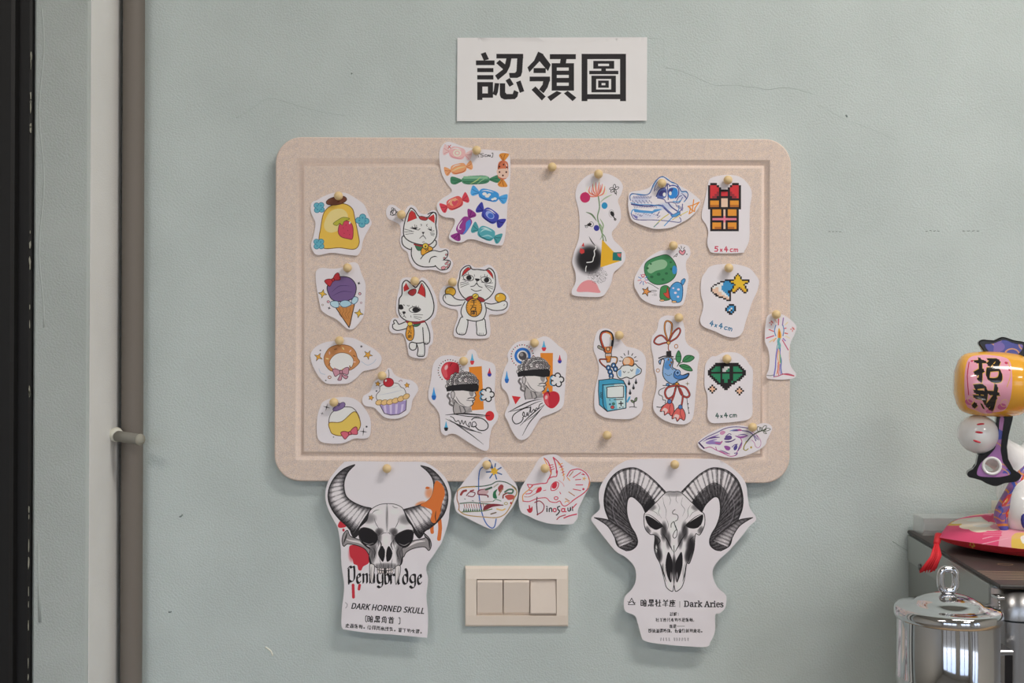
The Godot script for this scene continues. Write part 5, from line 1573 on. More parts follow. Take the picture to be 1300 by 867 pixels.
func paper(called: String, label: String, category: String, group: String, parts: Array, draw: Callable, pin: Vector2, z: float, lift: float, smooth := true, scale := 6.0, tint := "d2cdd3") -> void:
	var edge := outline_of(parts, smooth)
	if not smooth:
		var fine := PackedVector2Array()
		for i in edge.size():
			var a := edge[i]
			var b := edge[(i + 1) % edge.size()]
			var n := maxi(1, int(a.distance_to(b) / 3.0))
			for k in n: fine.append(a.lerp(b, float(k) / n))
		edge = fine
	var frame := Rect2(edge[0], Vector2.ZERO)
	for v in edge: frame = frame.expand(v)
	frame = frame.grow(2.0)
	var c := Print.new()
	c.host = self
	c.S = scale
	c.t0 = frame.position
	c.im = Image.create(int(ceil(frame.size.x * scale)), int(ceil(frame.size.y * scale)), false, Image.FORMAT_RGBA8)
	c.im.fill(seen(tint))
	draw.call(c)
	var m := mat(Color.WHITE, 0.62, 0.0, 0.35)
	m.albedo_texture = ImageTexture.create_from_image(c.im)
	m.texture_repeat = false
	# points over the sheet
	var pts := PackedVector2Array(edge)
	var step := 5.0
	var j := 0
	var inner := PackedVector2Array()
	var y := frame.position.y
	while y < frame.end.y:
		var x := frame.position.x + (step * 0.5 if j % 2 else 0.0)
		while x < frame.end.x:
			var v := Vector2(x, y)
			if Geometry2D.is_point_in_polygon(v, edge):
				var near := 1e9
				for e in edge: near = minf(near, v.distance_squared_to(e))
				if near > 6.0: inner.append(v)
			x += step
		y += step * 0.87
		j += 1
	pts.append_array(inner)
	var ix := Geometry2D.triangulate_delaunay(pts)
	var seed_at := float(called.hash() % 997) + frame.position.x
	var far := 1.0
	for v in edge: far = maxf(far, v.distance_to(pin))
	var mid := at(frame.get_center().x, frame.get_center().y, z)
	var height := func(v: Vector2) -> float:
		var d := v.distance_to(pin) / far
		var w := grain.get_noise_2d(v.x * 0.28 + seed_at, v.y * 0.28)
		return z + lift * (0.15 * d + 0.6 * d * d) + lift * 0.5 * absf(w) * d
	var place := func(v: Vector2, back: float) -> Vector3: return at(v.x, v.y, (height.call(v) as float) - back) - mid
	var st := begin()
	var thick := 0.00022
	var put_v := func(v: Vector2, back: float) -> void:
		st.set_uv((v - frame.position) / (Vector2(c.im.get_width(), c.im.get_height()) / scale))
		st.add_vertex(place.call(v, back))
	for i in range(0, ix.size(), 3):
		var a := pts[ix[i]]
		var b := pts[ix[i + 1]]
		var d := pts[ix[i + 2]]
		if not Geometry2D.is_point_in_polygon((a + b + d) / 3.0, edge): continue
		if (b - a).cross(d - a) < 0.0:
			var t := b
			b = d
			d = t
		for v in [a, b, d]: put_v.call(v, 0.0)
	st.index()
	st.generate_normals()
	var mesh := st.commit()
	# the back and the cut edge are bare paper
	var sb := begin()
	for i in range(0, ix.size(), 3):
		var a := pts[ix[i]]
		var b := pts[ix[i + 1]]
		var d := pts[ix[i + 2]]
		if not Geometry2D.is_point_in_polygon((a + b + d) / 3.0, edge): continue
		if (b - a).cross(d - a) > 0.0:
			var t := b
			b = d
			d = t
		for v in [a, b, d]: sb.add_vertex(place.call(v, thick))
	var turn := 0.0
	for i in edge.size(): turn += edge[i].cross(edge[(i + 1) % edge.size()])
	for i in edge.size():
		var a := edge[i]
		var b := edge[(i + 1) % edge.size()]
		if turn > 0.0: quad(sb, place.call(a, 0.0), place.call(a, thick), place.call(b, thick), place.call(b, 0.0))
		else: quad(sb, place.call(a, 0.0), place.call(b, 0.0), place.call(b, thick), place.call(a, thick))
	sb.generate_normals()
	sb.commit(mesh)
	mesh.surface_set_material(0, m)
	mesh.surface_set_material(1, bare_paper)
	var o := put(called, mesh, null, self, mid)
	tag(o, label, category, group)

var bare_paper: StandardMaterial3D
var pin_head: ArrayMesh
var pin_needle: ArrayMesh
var pin_wood: StandardMaterial3D
var pin_steel: StandardMaterial3D

func push_pin(px: float, py: float, z: float, label: String) -> void:
	# a wooden ball on a steel needle, the needle's point in the felt
	var p := at(px, py, z + 0.0062)
	var t := thing("push_pin", p, label, "push pin", "round wooden push pins on the felt board")
	put("ball_head", pin_head, pin_wood, t)
	put("needle", pin_needle, pin_steel, t)
	var r := float((int(px * 7.0 + py * 3.0)) % 11 - 5) * 0.02
	t.rotation = Vector3(0.06 + r, r * 1.3, 0)

# ---------------------------------------------------------------- the setting
func felt_board() -> void:
	var z := BOARD
	var c := at(676.3, 393.6, z)
	var k := MM * (EYE.z - z) / EYE.z
	var W := 654.5 * k * 0.5
	var H := 437.0 * k * 0.5
	var R := 33.0 * k
	# [inset in pixels, depth, whether its corners are round]
	var rings := [[0.0, 0.0035, true], [0.0, z - 0.0012, true], [0.5, z - 0.0005, true], [1.6, z, true], [14.0, z, true], [26.6, z, false], [27.2, z - 0.0003, false], [32.4, z - 0.0044, false], [33.2, z - 0.0048, false], [34.0, z - 0.0044, false], [37.4, z - 0.0004, false], [38.4, z - 0.0002, false]]
	var st := begin()
	var loops := []
	for r in rings:
		var d: float = r[0] * k
		var rr := maxf(R - d, 0.0) if r[2] else 0.0
		var loop := []
		for q in 4:
			var sx: float = [1, -1, -1, 1][q]
			var sy: float = [1, 1, -1, -1][q]
			for i in 11:
				var a := PI / 2 * q + PI / 2 * i / 10.0
				loop.append(Vector3(sx * (W - d - rr) + cos(a) * rr, sy * (H - d - rr) + sin(a) * rr, r[1] - z))
		loops.append(loop)
	for i in loops.size() - 1:
		st.set_smooth_group([1, 2, 3, 4, 4, 5, 6, 7, 8, 9, 10, 11][i])
		var n: int = loops[i].size()
		for j in n:
			quad(st, loops[i][j], loops[i + 1][j], loops[i + 1][(j + 1) % n], loops[i][(j + 1) % n])
	var last: Array = loops[-1]
	st.set_smooth_group(20)
	quad(st, last[0], last[33], last[22], last[11])
	var first: Array = loops[0]
	for j in range(1, first.size() - 1): tri(st, first[0], first[j], first[j + 1])
	var m := mat(Color.WHITE, 0.95, 0.0, 0.2)
	m.albedo_texture = felt_texture()
	m.uv1_triplanar = true
	m.uv1_scale = Vector3.ONE * 5.5
	m.rim_enabled = true
	m.rim = 0.1
	m.rim_tint = 0.6
	m.heightmap_enabled = true
	m.heightmap_scale = 0.022
	m.heightmap_texture = noise_tex(0.2, 3, [], 1024, 4)
	var o := put("felt_pin_board", done(st), m, self, c)
	tag(o, "large beige felt pin board with rounded corners and a grooved border on the mint wall", "pin board")

func felt_texture() -> ImageTexture:
	# fibres of several tans pressed together
	var n := 1024
	var im := Image.create(n, n, false, Image.FORMAT_RGB8)
	var a := FastNoiseLite.new()
	a.seed = 21
	a.frequency = 0.022
	a.fractal_octaves = 3
	var b := FastNoiseLite.new()
	b.seed = 22
	b.frequency = 0.11
	b.fractal_octaves = 2
	var c := FastNoiseLite.new()
	c.seed = 23
	c.frequency = 0.05
	var base := seen("c4b4aa", 0.66).srgb_to_linear()
	var ia := a.get_seamless_image(n, n)
	var ib := b.get_seamless_image(n, n)
	var ic := c.get_seamless_image(n, n)
	for y in n:
		for x in n:
			var u := ia.get_pixel(x, y).r - 0.5
			var v := ib.get_pixel(x, y).r - 0.5
			var w := ic.get_pixel(x, y).r - 0.5
			var g := 1.0 + 0.16 * u + 0.42 * v
			im.set_pixel(x, y, Color(base.r * g * (1.0 + 0.05 * w), base.g * g, base.b * g * (1.0 - 0.10 * w - 0.06 * u)).linear_to_srgb())
	return ImageTexture.create_from_image(im)

func wall_material(hex: String, gain: float, s: int) -> StandardMaterial3D:
	var m := mat(Color.WHITE, 0.72, 0.0, 0.35)
	var c := seen(hex, gain)
	m.albedo_texture = noise_tex(0.006, 4, [c.darkened(0.035), c.lightened(0.025)], 512, s)
	m.uv1_triplanar = true
	m.uv1_world_triplanar = true
	m.uv1_scale = Vector3.ONE * 2.2
	m.heightmap_enabled = true
	m.heightmap_scale = 0.042
	m.heightmap_texture = noise_tex(0.075, 3, [], 2048, s + 1)
	return m

func structure(called: String, mesh: Mesh, m: Material, label := "") -> MeshInstance3D:
	var o := put(called, mesh, m)
	tag(o, label, "", "", "structure")
	return o

func crack(parent: Node, p: Array, w: float, m: Material, called := "crack") -> void:
	# a hairline of filler standing a little proud of the paint
	var line := PackedVector3Array()
	var fine := spline(PackedVector2Array(p.map(func(q): return Vector2(q[0], q[1]))), false, 6.0)
	for i in fine.size():
		var q := fine[i] + Vector2(0, 1.2 * grain.get_noise_1d(fine[i].x * 9.0))
		line.append(at(q.x, q.y, 0.0))
	var st := begin()
	tube(st, line, [w], 6)
	put(called, done(st), m, parent)

func wall_and_pilaster() -> void:
	var mint := wall_material("b0bab9", 0.70, 31)
	var st := begin(false)
	box(st, Vector3(-2.3, -0.1, -0.15), Vector3(2.5, 2.9, 0.0))
	var wall := structure("wall_back", done(st), mint, "mint green plaster wall with a rough painted surface")
	var hair := mat(seen("9aa6a3"), 0.8)
	crack(wall, [[845, 86], [870, 92], [905, 107], [935, 108], [975, 113], [1000, 111], [1032, 119]], 0.0003, hair)
	crack(wall, [[1040, 133], [1070, 150], [1110, 165], [1140, 180]], 0.0002, hair)
	crack(wall, [[300, 150], [320, 138], [340, 125], [365, 130], [400, 140], [440, 147]], 0.0003, hair)
	crack(wall, [[843, 48], [843, 85]], 0.0002, hair)
	crack(wall, [[822, 48], [842, 49]], 0.0002, hair)
	crack(wall, [[1133, 687], [1145, 694], [1153, 700]], 0.0006, hair)
	var pale := mat(seen("d6d4c8"), 0.8)
	crack(wall, [[337, 821], [344, 826], [346, 832]], 0.0009, pale, "paint_chip")
	var mark := mat(seen("6f7a78"), 0.8)
	for p in [[[228, 656], [232, 653]], [[214, 777], [218, 776]], [[446, 93], [447, 94]], [[1074, 146], [1076, 148]]]: crack(wall, p, 0.0010, mark, "scuff_mark")
	for p in [[1052, 1070], [1175, 1195], [1222, 1246]]:
		for i in 4: crack(wall, [[p[0] + (p[1] - p[0]) * i / 4.0, 294 - (1 if p[0] > 1100 else 0)], [p[0] + (p[1] - p[0]) * (i + 0.55) / 4.0, 294 - (1 if p[0] > 1100 else 0)]], 0.0004, mark, "scuff_mark")
	# the pilaster at the left, its side painted off-white
	var zp := 0.0993
	var x0 := at(154, 433, 0).x
	var xl := at(41, 433, zp).x
	st = begin(false)
	box(st, Vector3(xl, 0.0, -0.02), Vector3(x0, 2.8, zp), 0.003)
	var pil := structure("wall_pilaster", done(st), wall_material("9aa19f", 0.60, 41), "mint painted pilaster between the dark frame and the grey pipe")
	st = begin(false)
	var wob := FastNoiseLite.new()
	wob.seed = 7
	wob.frequency = 1.2
	for i in 40:
		var ya := 0.05 + i * 0.068
		var yb := ya + 0.068
		var e := func(y: float) -> float: return zp - 0.002 + 0.002 * wob.get_noise_1d(y * 4.0)
		quad(st, Vector3(x0 + 0.0006, ya, 0.001), Vector3(x0 + 0.0006, yb, 0.001), Vector3(x0 + 0.0006, yb, e.call(yb)), Vector3(x0 + 0.0006, ya, e.call(ya)))
		quad(st, Vector3(x0 + 0.0006, ya, e.call(ya)), Vector3(x0 + 0.0006, yb, e.call(yb)), Vector3(x0 - 0.0002, yb, e.call(yb)), Vector3(x0 - 0.0002, ya, e.call(ya)))
	var cream := wall_material("c4c5bf", 0.57, 51)
	cream.heightmap_scale = 0.02
	put("painted_side", done(st), cream, pil)
	# runs of paint on the front
	st = begin()
	var run := PackedVector3Array()
	for i in 30: run.append(at(53 + 3.0 * sin(i * 0.5), 10 + i * 14.0, zp - 0.0004))
	tube(st, run, [0.0009], 6)
	put("paint_ridge", done(st), pil.material_override, pil)
	st = begin()
	run = PackedVector3Array([at(49, 690, zp), at(49, 740, zp), at(51, 790, zp)])
	tube(st, run, [0.0008, 0.0008, 0.0016], 6)
	put("paint_drip", done(st), pil.material_override, pil)
	# the black door frame at the far left, with chipped paint along its edge
	var black := mat(Color("0f0e0f"), 0.6)
	st = begin(false)
	box(st, Vector3(xl - 0.16, 0.0, 0.0), Vector3(xl - 0.0005, 2.8, zp + 0.004), 0.002)
	box(st, Vector3(xl - 0.16, 0.0, 0.0), Vector3(xl - 0.014, 2.8, zp + 0.016), 0.003)
	var frame := structure("door_1", done(st), black, "black door frame at the left edge")
	var rng := RandomNumberGenerator.new()
	rng.seed = 77
	var flake := mat(seen("8d8c80"), 0.9)
	for i in 26:
		var y: float = [85, 130, 160, 300, 330, 400, 500, 660, 700, 760, 790, 845][i % 12] + rng.randf_range(-14, 14)
		var p := PackedVector2Array()
		var w := rng.randf_range(0.0003, 0.0012)
		var h := rng.randf_range(0.0015, 0.007)
		for k in 7:
			var q := TAU * k / 7
			p.append(Vector2(cos(q) * w, sin(q) * h) * rng.randf_range(0.6, 1.2))
		put("paint_flake", slab(p, 0.0006), flake, frame, Vector3(xl - 0.001, at(40, y, zp).y, zp + 0.004))
	# grey pipe in the corner and the stub above it
	var grey := mat(seen("645e58", 0.66), 0.6)
	st = begin()
	var xp := at(168.5, 433, 0.012).x
	tube(st, PackedVector3Array([Vector3(xp, 0.05, 0.0125), Vector3(xp, 2.75, 0.0125)]), [0.0122], 28, false)
	var pipe := thing("drain_pipe", Vector3(xp, 0.0, 0.0125), "grey vertical pipe in the corner beside the pilaster", "pipe")
	st = begin()
	tube(st, PackedVector3Array([Vector3(0, 0.0, 0), Vector3(0, 2.8, 0)]), [0.0122], 28, false)
	put("pipe_body", done(st), grey, pipe)
	var a := at(149, 553.5, 0.034)
	var b := at(177.5, 558.0, 0.052)
	var stub := thing("pipe_stub", a, "short cut-off grey pipe stub sticking out across the vertical pipe", "pipe")
	st = begin()
	tube(st, PackedVector3Array([Vector3.ZERO, b - a]), [0.0062], 20)
	put("stub_body", done(st), mat(seen("6f6d66", 0.66), 0.7), stub)
	st = begin()
	tube(st, PackedVector3Array([(b - a) * 0.995, (b - a) * 1.06]), [0.0066, 0.006], 20)
	put("cut_end", done(st), mat(seen("8d8b80", 0.66), 0.8), stub)
	st = begin()
	tube(st, PackedVector3Array([Vector3(-0.004, 0.002, -0.004), Vector3(0.0005, 0.0, 0.0)]), [0.0085, 0.0075], 14)
	put("filler", done(st), mat(seen("c4c3b8", 0.66), 0.8), stub)
	# the rest of the room, out of frame
	var white := mat(Color("c9c6bf"), 0.8)
	structure("floor", box_mesh(Vector3(-2.4, -0.1, -0.15), Vector3(2.6, 0.0, 4.6)), mat(Color("8d8478"), 0.6), "plain floor")
	structure("ceiling", box_mesh(Vector3(-2.4, 2.8, -0.15), Vector3(2.6, 2.9, 4.6)), white, "white ceiling")
	structure("wall_left", box_mesh(Vector3(-2.4, 0, -0.15), Vector3(-2.3, 2.8, 4.6)), white, "white wall")
	st = begin(false)
	box(st, Vector3(2.5, 0, -0.15), Vector3(2.6, 2.8, 2.3))
	box(st, Vector3(2.5, 0, 3.6), Vector3(2.6, 2.8, 4.6))
	box(st, Vector3(2.5, 0, 2.3), Vector3(2.6, 0.4, 3.6))
	box(st, Vector3(2.5, 2.4, 2.3), Vector3(2.6, 2.8, 3.6))
	structure("wall_right", done(st), white, "white wall with a side window")
	st = begin(false)
	box(st, Vector3(-2.3, 0, 4.5), Vector3(-2.1, 2.8, 4.6))
	box(st, Vector3(2.3, 0, 4.5), Vector3(2.5, 2.8, 4.6))
	box(st, Vector3(0.15, 0.25, 4.5), Vector3(0.75, 2.5, 4.6))
	box(st, Vector3(-2.1, 0, 4.5), Vector3(2.3, 0.25, 4.6))
	box(st, Vector3(-2.1, 2.5, 4.5), Vector3(2.3, 2.8, 4.6))
	structure("wall_front", done(st), white, "white wall with the shop window")
	var win := thing("window_1", Vector3(0, 0.25, 4.5), "wide shop window behind the camera", "")
	win.remove_meta("category")
	win.set_meta("kind", "structure")
	for x in [-2.1, -1.4, -0.62, 0.10, 0.75, 1.5, 2.25]: put("mullion", box_mesh(Vector3(x, 0, 0), Vector3(x + 0.05, 2.25, 0.06)), black, win)
	var glass := mat(Color(0.95, 0.97, 1.0, 0.06), 0.02)
	glass.transparency = BaseMaterial3D.TRANSPARENCY_ALPHA
	var side := thing("window_2", Vector3(2.5, 0.4, 2.95), "side window of the shop", "")
	side.remove_meta("category")
	side.set_meta("kind", "structure")
	for z in [-0.65, -0.03, 0.6]: put("mullion", box_mesh(Vector3(0, 0, z), Vector3(0.06, 2.0, z + 0.05)), black, side)
	put("pane", box_mesh(Vector3(0.03, 0, -0.65), Vector3(0.034, 2.0, 0.65)), glass, side)
	put("pane", box_mesh(Vector3(-2.1, 0, 0.03), Vector3(2.3, 2.25, 0.034)), glass, win)

func lamp(where: Vector3, size: Vector2, energy: float, tint: Color, label: String) -> void:
	# a flat ceiling light: housing, glowing diffuser and the light itself
	var t := thing("ceiling_lamp", where, label, "lamp", "ceiling lamps of the shop")
	put("housing", box_mesh(Vector3(-size.x / 2 - 0.01, -0.02, -size.y / 2 - 0.01), Vector3(size.x / 2 + 0.01, 0.03, size.y / 2 + 0.01), 0.004), mat(Color("d8d8d6"), 0.5), t)
	var g := mat(Color("f4f2ea"), 0.5)
	g.emission_enabled = true
	g.emission = tint
	g.emission_energy_multiplier = 1.6
	put("diffuser", box_mesh(Vector3(-size.x / 2, -0.026, -size.y / 2), Vector3(size.x / 2, -0.021, size.y / 2)), g, t)
	var l := AreaLight3D.new()
	l.name = "lamp_light"
	l.area_size = size
	l.area_range = 8.0
	l.area_attenuation = 2.0
	l.light_color = tint
	l.light_energy = energy
	l.shadow_enabled = true
	t.add_child(l)
	l.position = Vector3(0, -0.032, 0)
	l.rotation = Vector3(-PI / 2, 0, 0)

func wall_switch() -> void:
	# three rockers in a cream plate
	var z := 0.0
	var a := at(590.5, 719.5, 0.008)
	var b := at(721.5, 796.5, 0.008)
	var c := (a + b) * 0.5
	c.z = z
	var w := (b.x - a.x) * 0.5
	var h := (a.y - b.y) * 0.5
	var cream := mat(seen("d2c6ba", 0.69), 0.35, 0.0, 0.5)
	var t := thing("wall_switch", c, "cream wall switch with three rockers under the felt board", "switch")
	t.rotation.z = 0.004
	# plate with its opening
	var k := MM * 0.994
	var ox0 := (605.0 - 656.0) * k
	var ox1 := (706.5 - 656.0) * k
	var oy0 := (758.0 - 781.5) * k
	var oy1 := (758.0 - 735.0) * k
	var st := begin(false)
	var ring := func(x0, x1, y0, y1, zz): return [Vector3(x0, y0, zz), Vector3(x1, y0, zz), Vector3(x1, y1, zz), Vector3(x0, y1, zz)]
	var loops := [ring.call(-w, w, -h, h, 0.0), ring.call(-w, w, -h, h, 0.0045), ring.call(-w + 0.001, w - 0.001, -h + 0.0022, h - 0.0022, 0.0068), ring.call(-w + 0.001, w - 0.001, -h + 0.0135, h - 0.0135, 0.0082), ring.call(ox0, ox1, oy0, oy1, 0.0083), ring.call(ox0, ox1, oy0, oy1, 0.0025)]
	for i in loops.size() - 1:
		for j in 4: quad(st, loops[i][j], loops[i + 1][j], loops[i + 1][(j + 1) % 4], loops[i][(j + 1) % 4])
	quad(st, loops[5][0], loops[5][3], loops[5][2], loops[5][1])
	put("cover_plate", done(st), cream, t)
	var rock := mat(seen("cabeb3", 0.69), 0.32)
	var n := 3
	var step := (ox1 - ox0) / n
	for i in n:
		var on := i == 2
		var s2 := begin(false)
		var hw := step * 0.5 - 0.0007
		var hh := (oy1 - oy0) * 0.5 - 0.0013
		# a wedge pressed at the bottom (the first two) or at the top (the last)
		var zt := 0.0104 if not on else 0.0052
		var zb := 0.0066 if not on else 0.0098
		var lip := 0.0022
		var ys := [-hh, -hh + lip, hh - lip, hh]
		var zs := [zb - 0.0018, zb, zt, zt - 0.0018]
		for q in 3:
			quad(s2, Vector3(-hw, ys[q], zs[q]), Vector3(-hw, ys[q + 1], zs[q + 1]), Vector3(hw, ys[q + 1], zs[q + 1]), Vector3(hw, ys[q], zs[q]))
			quad(s2, Vector3(-hw, ys[q], 0.0026), Vector3(-hw, ys[q + 1], 0.0026), Vector3(-hw, ys[q + 1], zs[q + 1]), Vector3(-hw, ys[q], zs[q]))
			quad(s2, Vector3(hw, ys[q], zs[q]), Vector3(hw, ys[q + 1], zs[q + 1]), Vector3(hw, ys[q + 1], 0.0026), Vector3(hw, ys[q], 0.0026))
		quad(s2, Vector3(-hw, -hh, 0.0026), Vector3(-hw, -hh, zs[0]), Vector3(hw, -hh, zs[0]), Vector3(hw, -hh, 0.0026))
		quad(s2, Vector3(-hw, hh, zs[3]), Vector3(-hw, hh, 0.0026), Vector3(hw, hh, 0.0026), Vector3(hw, hh, zs[3]))
		put("rocker", done(s2), rock, t, Vector3(ox0 + step * (i + 0.5), (oy0 + oy1) * 0.5, 0))

# ---------------------------------------------------------------- the cabinet corner at the right
func surface_nets(field: Callable, lo: Vector3, hi: Vector3, cell: float) -> ArrayMesh:
	# the surface where field is zero, as one smooth mesh
	var n := Vector3i(((hi - lo) / cell).ceil()) + Vector3i.ONE
	var v := PackedFloat32Array()
	v.resize(n.x * n.y * n.z)
	for z in n.z:
		for y in n.y:
			for x in n.x: v[(z * n.y + y) * n.x + x] = field.call(lo + Vector3(x, y, z) * cell)
	var id := {}
	var verts := PackedVector3Array()
	var at_i := func(x: int, y: int, z: int) -> float: return v[(z * n.y + y) * n.x + x]
	var corner := [Vector3i(0, 0, 0), Vector3i(1, 0, 0), Vector3i(0, 1, 0), Vector3i(1, 1, 0), Vector3i(0, 0, 1), Vector3i(1, 0, 1), Vector3i(0, 1, 1), Vector3i(1, 1, 1)]
	var edges := [[0, 1], [2, 3], [4, 5], [6, 7], [0, 2], [1, 3], [4, 6], [5, 7], [0, 4], [1, 5], [2, 6], [3, 7]]
	for z in n.z - 1:
		for y in n.y - 1:
			for x in n.x - 1:
				var base := (z * n.y + y) * n.x + x
				var s0 := v[base] < 0.0
				var same := true
				for c in corner:
					if (v[base + (c.z * n.y + c.y) * n.x + c.x] < 0.0) != s0:
						same = false
						break
				if same: continue
				var sum := Vector3.ZERO
				var count := 0
				for e in edges:
					var a: Vector3i = corner[e[0]]
					var b: Vector3i = corner[e[1]]
					var fa := v[base + (a.z * n.y + a.y) * n.x + a.x]
					var fb := v[base + (b.z * n.y + b.y) * n.x + b.x]
					if (fa < 0.0) != (fb < 0.0):
						sum += Vector3(a).lerp(Vector3(b), fa / (fa - fb))
						count += 1
				id[base] = verts.size()
				verts.append(lo + (Vector3(x, y, z) + sum / count) * cell)
	var st := begin()
	for p in verts: st.add_vertex(p)
	var sx := 1
	var sy := n.x
	var sz := n.x * n.y
	for z in range(1, n.z - 1):
		for y in range(1, n.y - 1):
			for x in range(1, n.x - 1):
				var base := (z * n.y + y) * n.x + x
				var f0 := v[base]
				for q in [[sx, sy, sz], [sy, sz, sx], [sz, sx, sy]]:
					var f1 := v[base + q[0]]
					if (f0 < 0.0) == (f1 < 0.0): continue
					var a: int = id[base]
					var b: int = id[base - q[1]]
					var c: int = id[base - q[1] - q[2]]
					var d: int = id[base - q[2]]
					var order := [a, b, c, a, c, d] if f0 >= 0.0 else [a, c, b, a, d, c]
					for i in order: st.add_index(i)
	st.generate_normals()
	return st.commit()

static func capsule(p: Vector3, a: Vector3, b: Vector3, ra: float, rb: float) -> float:
	var t := clampf((p - a).dot(b - a) / maxf((b - a).length_squared(), 1e-9), 0.0, 1.0)
	return p.distance_to(a.lerp(b, t)) - lerpf(ra, rb, t)

static func blend(a: float, b: float, k: float) -> float:
	var h := clampf(0.5 + 0.5 * (b - a) / k, 0.0, 1.0)
	return lerpf(b, a, h) - k * h * (1.0 - h)

func steel(rough: float, tone := 0.78) -> StandardMaterial3D:
	var m := mat(Color(tone, tone, tone * 1.01), rough, 1.0)
	return m

func drawn_texture(w: int, h: int, ground: String, draw: Callable, gain := GAIN) -> ImageTexture:
	var c := Print.new()
	c.host = self
	c.S = 1.0
	c.im = Image.create(w, h, false, Image.FORMAT_RGBA8)
	c.im.fill(seen(ground))
	draw.call(c)
	return ImageTexture.create_from_image(c.im)

func counter_and_cabinet() -> void:
	var top := 1.2334
	# a counter carries cabinet and canister, below the frame
	var wood := mat(Color("b59a78"), 0.55)
	var t := thing("counter_table", Vector3(0.66, 0, 0.27), "wooden counter under the steel cabinet and canister", "table")
	put("counter_top", box_mesh(Vector3(-0.40, 0.925, -0.255), Vector3(0.44, 0.955, 0.255), 0.004), wood, t)
	for x in [-0.37, 0.37]:
		for z in [-0.22, 0.20]: put("leg", box_mesh(Vector3(x, 0, z), Vector3(x + 0.04, 0.925, z + 0.04), 0.003), wood, t)
	# cabinet: its left side runs from the wall to the front corner
	var back := Vector3(0.4600, 0.955, 0.006)
	var front := Vector3(0.4400, 0.955, 0.292)
	var cab := thing("steel_cabinet", back, "grey steel cabinet with a dark top plate and a rounded silver front", "cabinet")
	cab.rotation.y = atan2(front.x - back.x, front.z - back.z)
	var depth := (front - back).length()
	var H := top - 0.955 - 0.004
	var st := begin(false)
	box(st, Vector3(0, 0, 0), Vector3(0.42, H, depth - 0.02), 0.0015)
	put("body", done(st), mat(seen("7f8280", 0.62), 0.42, 0.55), cab)
	st = begin(false)
	box(st, Vector3(-0.0012, H - 0.031, 0.0), Vector3(0.001, H - 0.001, depth - 0.022), 0.0006)
	box(st, Vector3(-0.0012, 0.0, depth * 0.52), Vector3(0.001, H - 0.031, depth * 0.525), 0.0004)
	put("side_flange", done(st), mat(seen("8b8e8c", 0.62), 0.4, 0.55), cab)
	# silver front with a rounded corner and a seam
	st = begin()
	var rr := 0.022
	var profile := []
	for i in 13: profile.append(Vector2(rr - sin(PI / 2 * i / 12.0) * rr * 0 - cos(PI / 2 * i / 12.0) * rr, -rr + sin(PI / 2 * i / 12.0) * rr))
	var walk := [Vector2(0.0, -0.03)]
	walk.append_array(profile)
	walk.append(Vector2(0.42, 0.0))
	for pair in [[0.0, H - 0.0315], [H - 0.0300, H - 0.004]]:
		for i in walk.size() - 1:
			var a: Vector2 = walk[i]
			var b: Vector2 = walk[i + 1]
			quad(st, Vector3(a.x, pair[0], a.y), Vector3(a.x, pair[1], a.y), Vector3(b.x, pair[1], b.y), Vector3(b.x, pair[0], b.y))
	for i in walk.size() - 1:
		tri(st, Vector3(0.2, H - 0.003, -0.02), Vector3(walk[i + 1].x, H - 0.004, walk[i + 1].y), Vector3(walk[i].x, H - 0.004, walk[i].y))
	put("front_panel", done(st), steel(0.28, 0.72), cab, Vector3(0, 0, depth - 0.001))
	var screw := begin()
	tube(screw, PackedVector3Array([Vector3(0.001, 0, 0), Vector3(-0.002, 0, 0), Vector3(-0.0026, 0, 0)]), [0.0036, 0.0036, 0.0024], 16)
	put("screw", done(screw), steel(0.3, 0.5), cab, Vector3(-0.0012, H - 0.028, 0.052))
	# dark plate with brass lines along its front
	var plate := mat(Color.WHITE, 0.45, 0.0, 0.5)
	plate.albedo_texture = drawn_texture(1024, 700, "3b3432", func(c: Print):
		for i in 6: c.rect(0, 640 - i * 17, 1024, 644 - i * 17, "a08a72")
		for p in [[95, 470], [150, 520], [300, 470], [420, 545]]: c.ell(p[0], p[1], 17, 10, "", 0, "8a7058", 3)
		for i in 60: c.ell((i * 373) % 1024, (i * 211) % 640, 2, 2, "4d4541"))
	st = begin(false)
	var p0 := Vector3(-0.001, H, -0.002)
	var p1 := Vector3(0.42, H + 0.004, depth + 0.004)
	box(st, p0, p1 - Vector3(0, 0.0002, 0), 0.001)
	put("top_plate_edge", done(st), mat(seen("2a2726"), 0.5), cab)
	st = begin(false)
	st.set_uv(Vector2(0, 0)); st.add_vertex(Vector3(p0.x + 0.001, p1.y, p0.z + 0.001))
	st.set_uv(Vector2(1, 0)); st.add_vertex(Vector3(p1.x, p1.y, p0.z + 0.001))
	st.set_uv(Vector2(1, 1)); st.add_vertex(Vector3(p1.x, p1.y, p1.z - 0.001))
	st.set_uv(Vector2(0, 0)); st.add_vertex(Vector3(p0.x + 0.001, p1.y, p0.z + 0.001))
	st.set_uv(Vector2(1, 1)); st.add_vertex(Vector3(p1.x, p1.y, p1.z - 0.001))
	st.set_uv(Vector2(0, 1)); st.add_vertex(Vector3(p0.x + 0.001, p1.y, p1.z - 0.001))
	put("top_plate", done(st), plate, cab)
	# small red latch seen between cabinet and canister
	put("red_latch", box_mesh(Vector3(-0.004, 0, 0), Vector3(0.0, 0.008, 0.008), 0.0015), mat(seen("b0303a"), 0.4), cab, Vector3(-0.001, H - 0.083, 0.012))

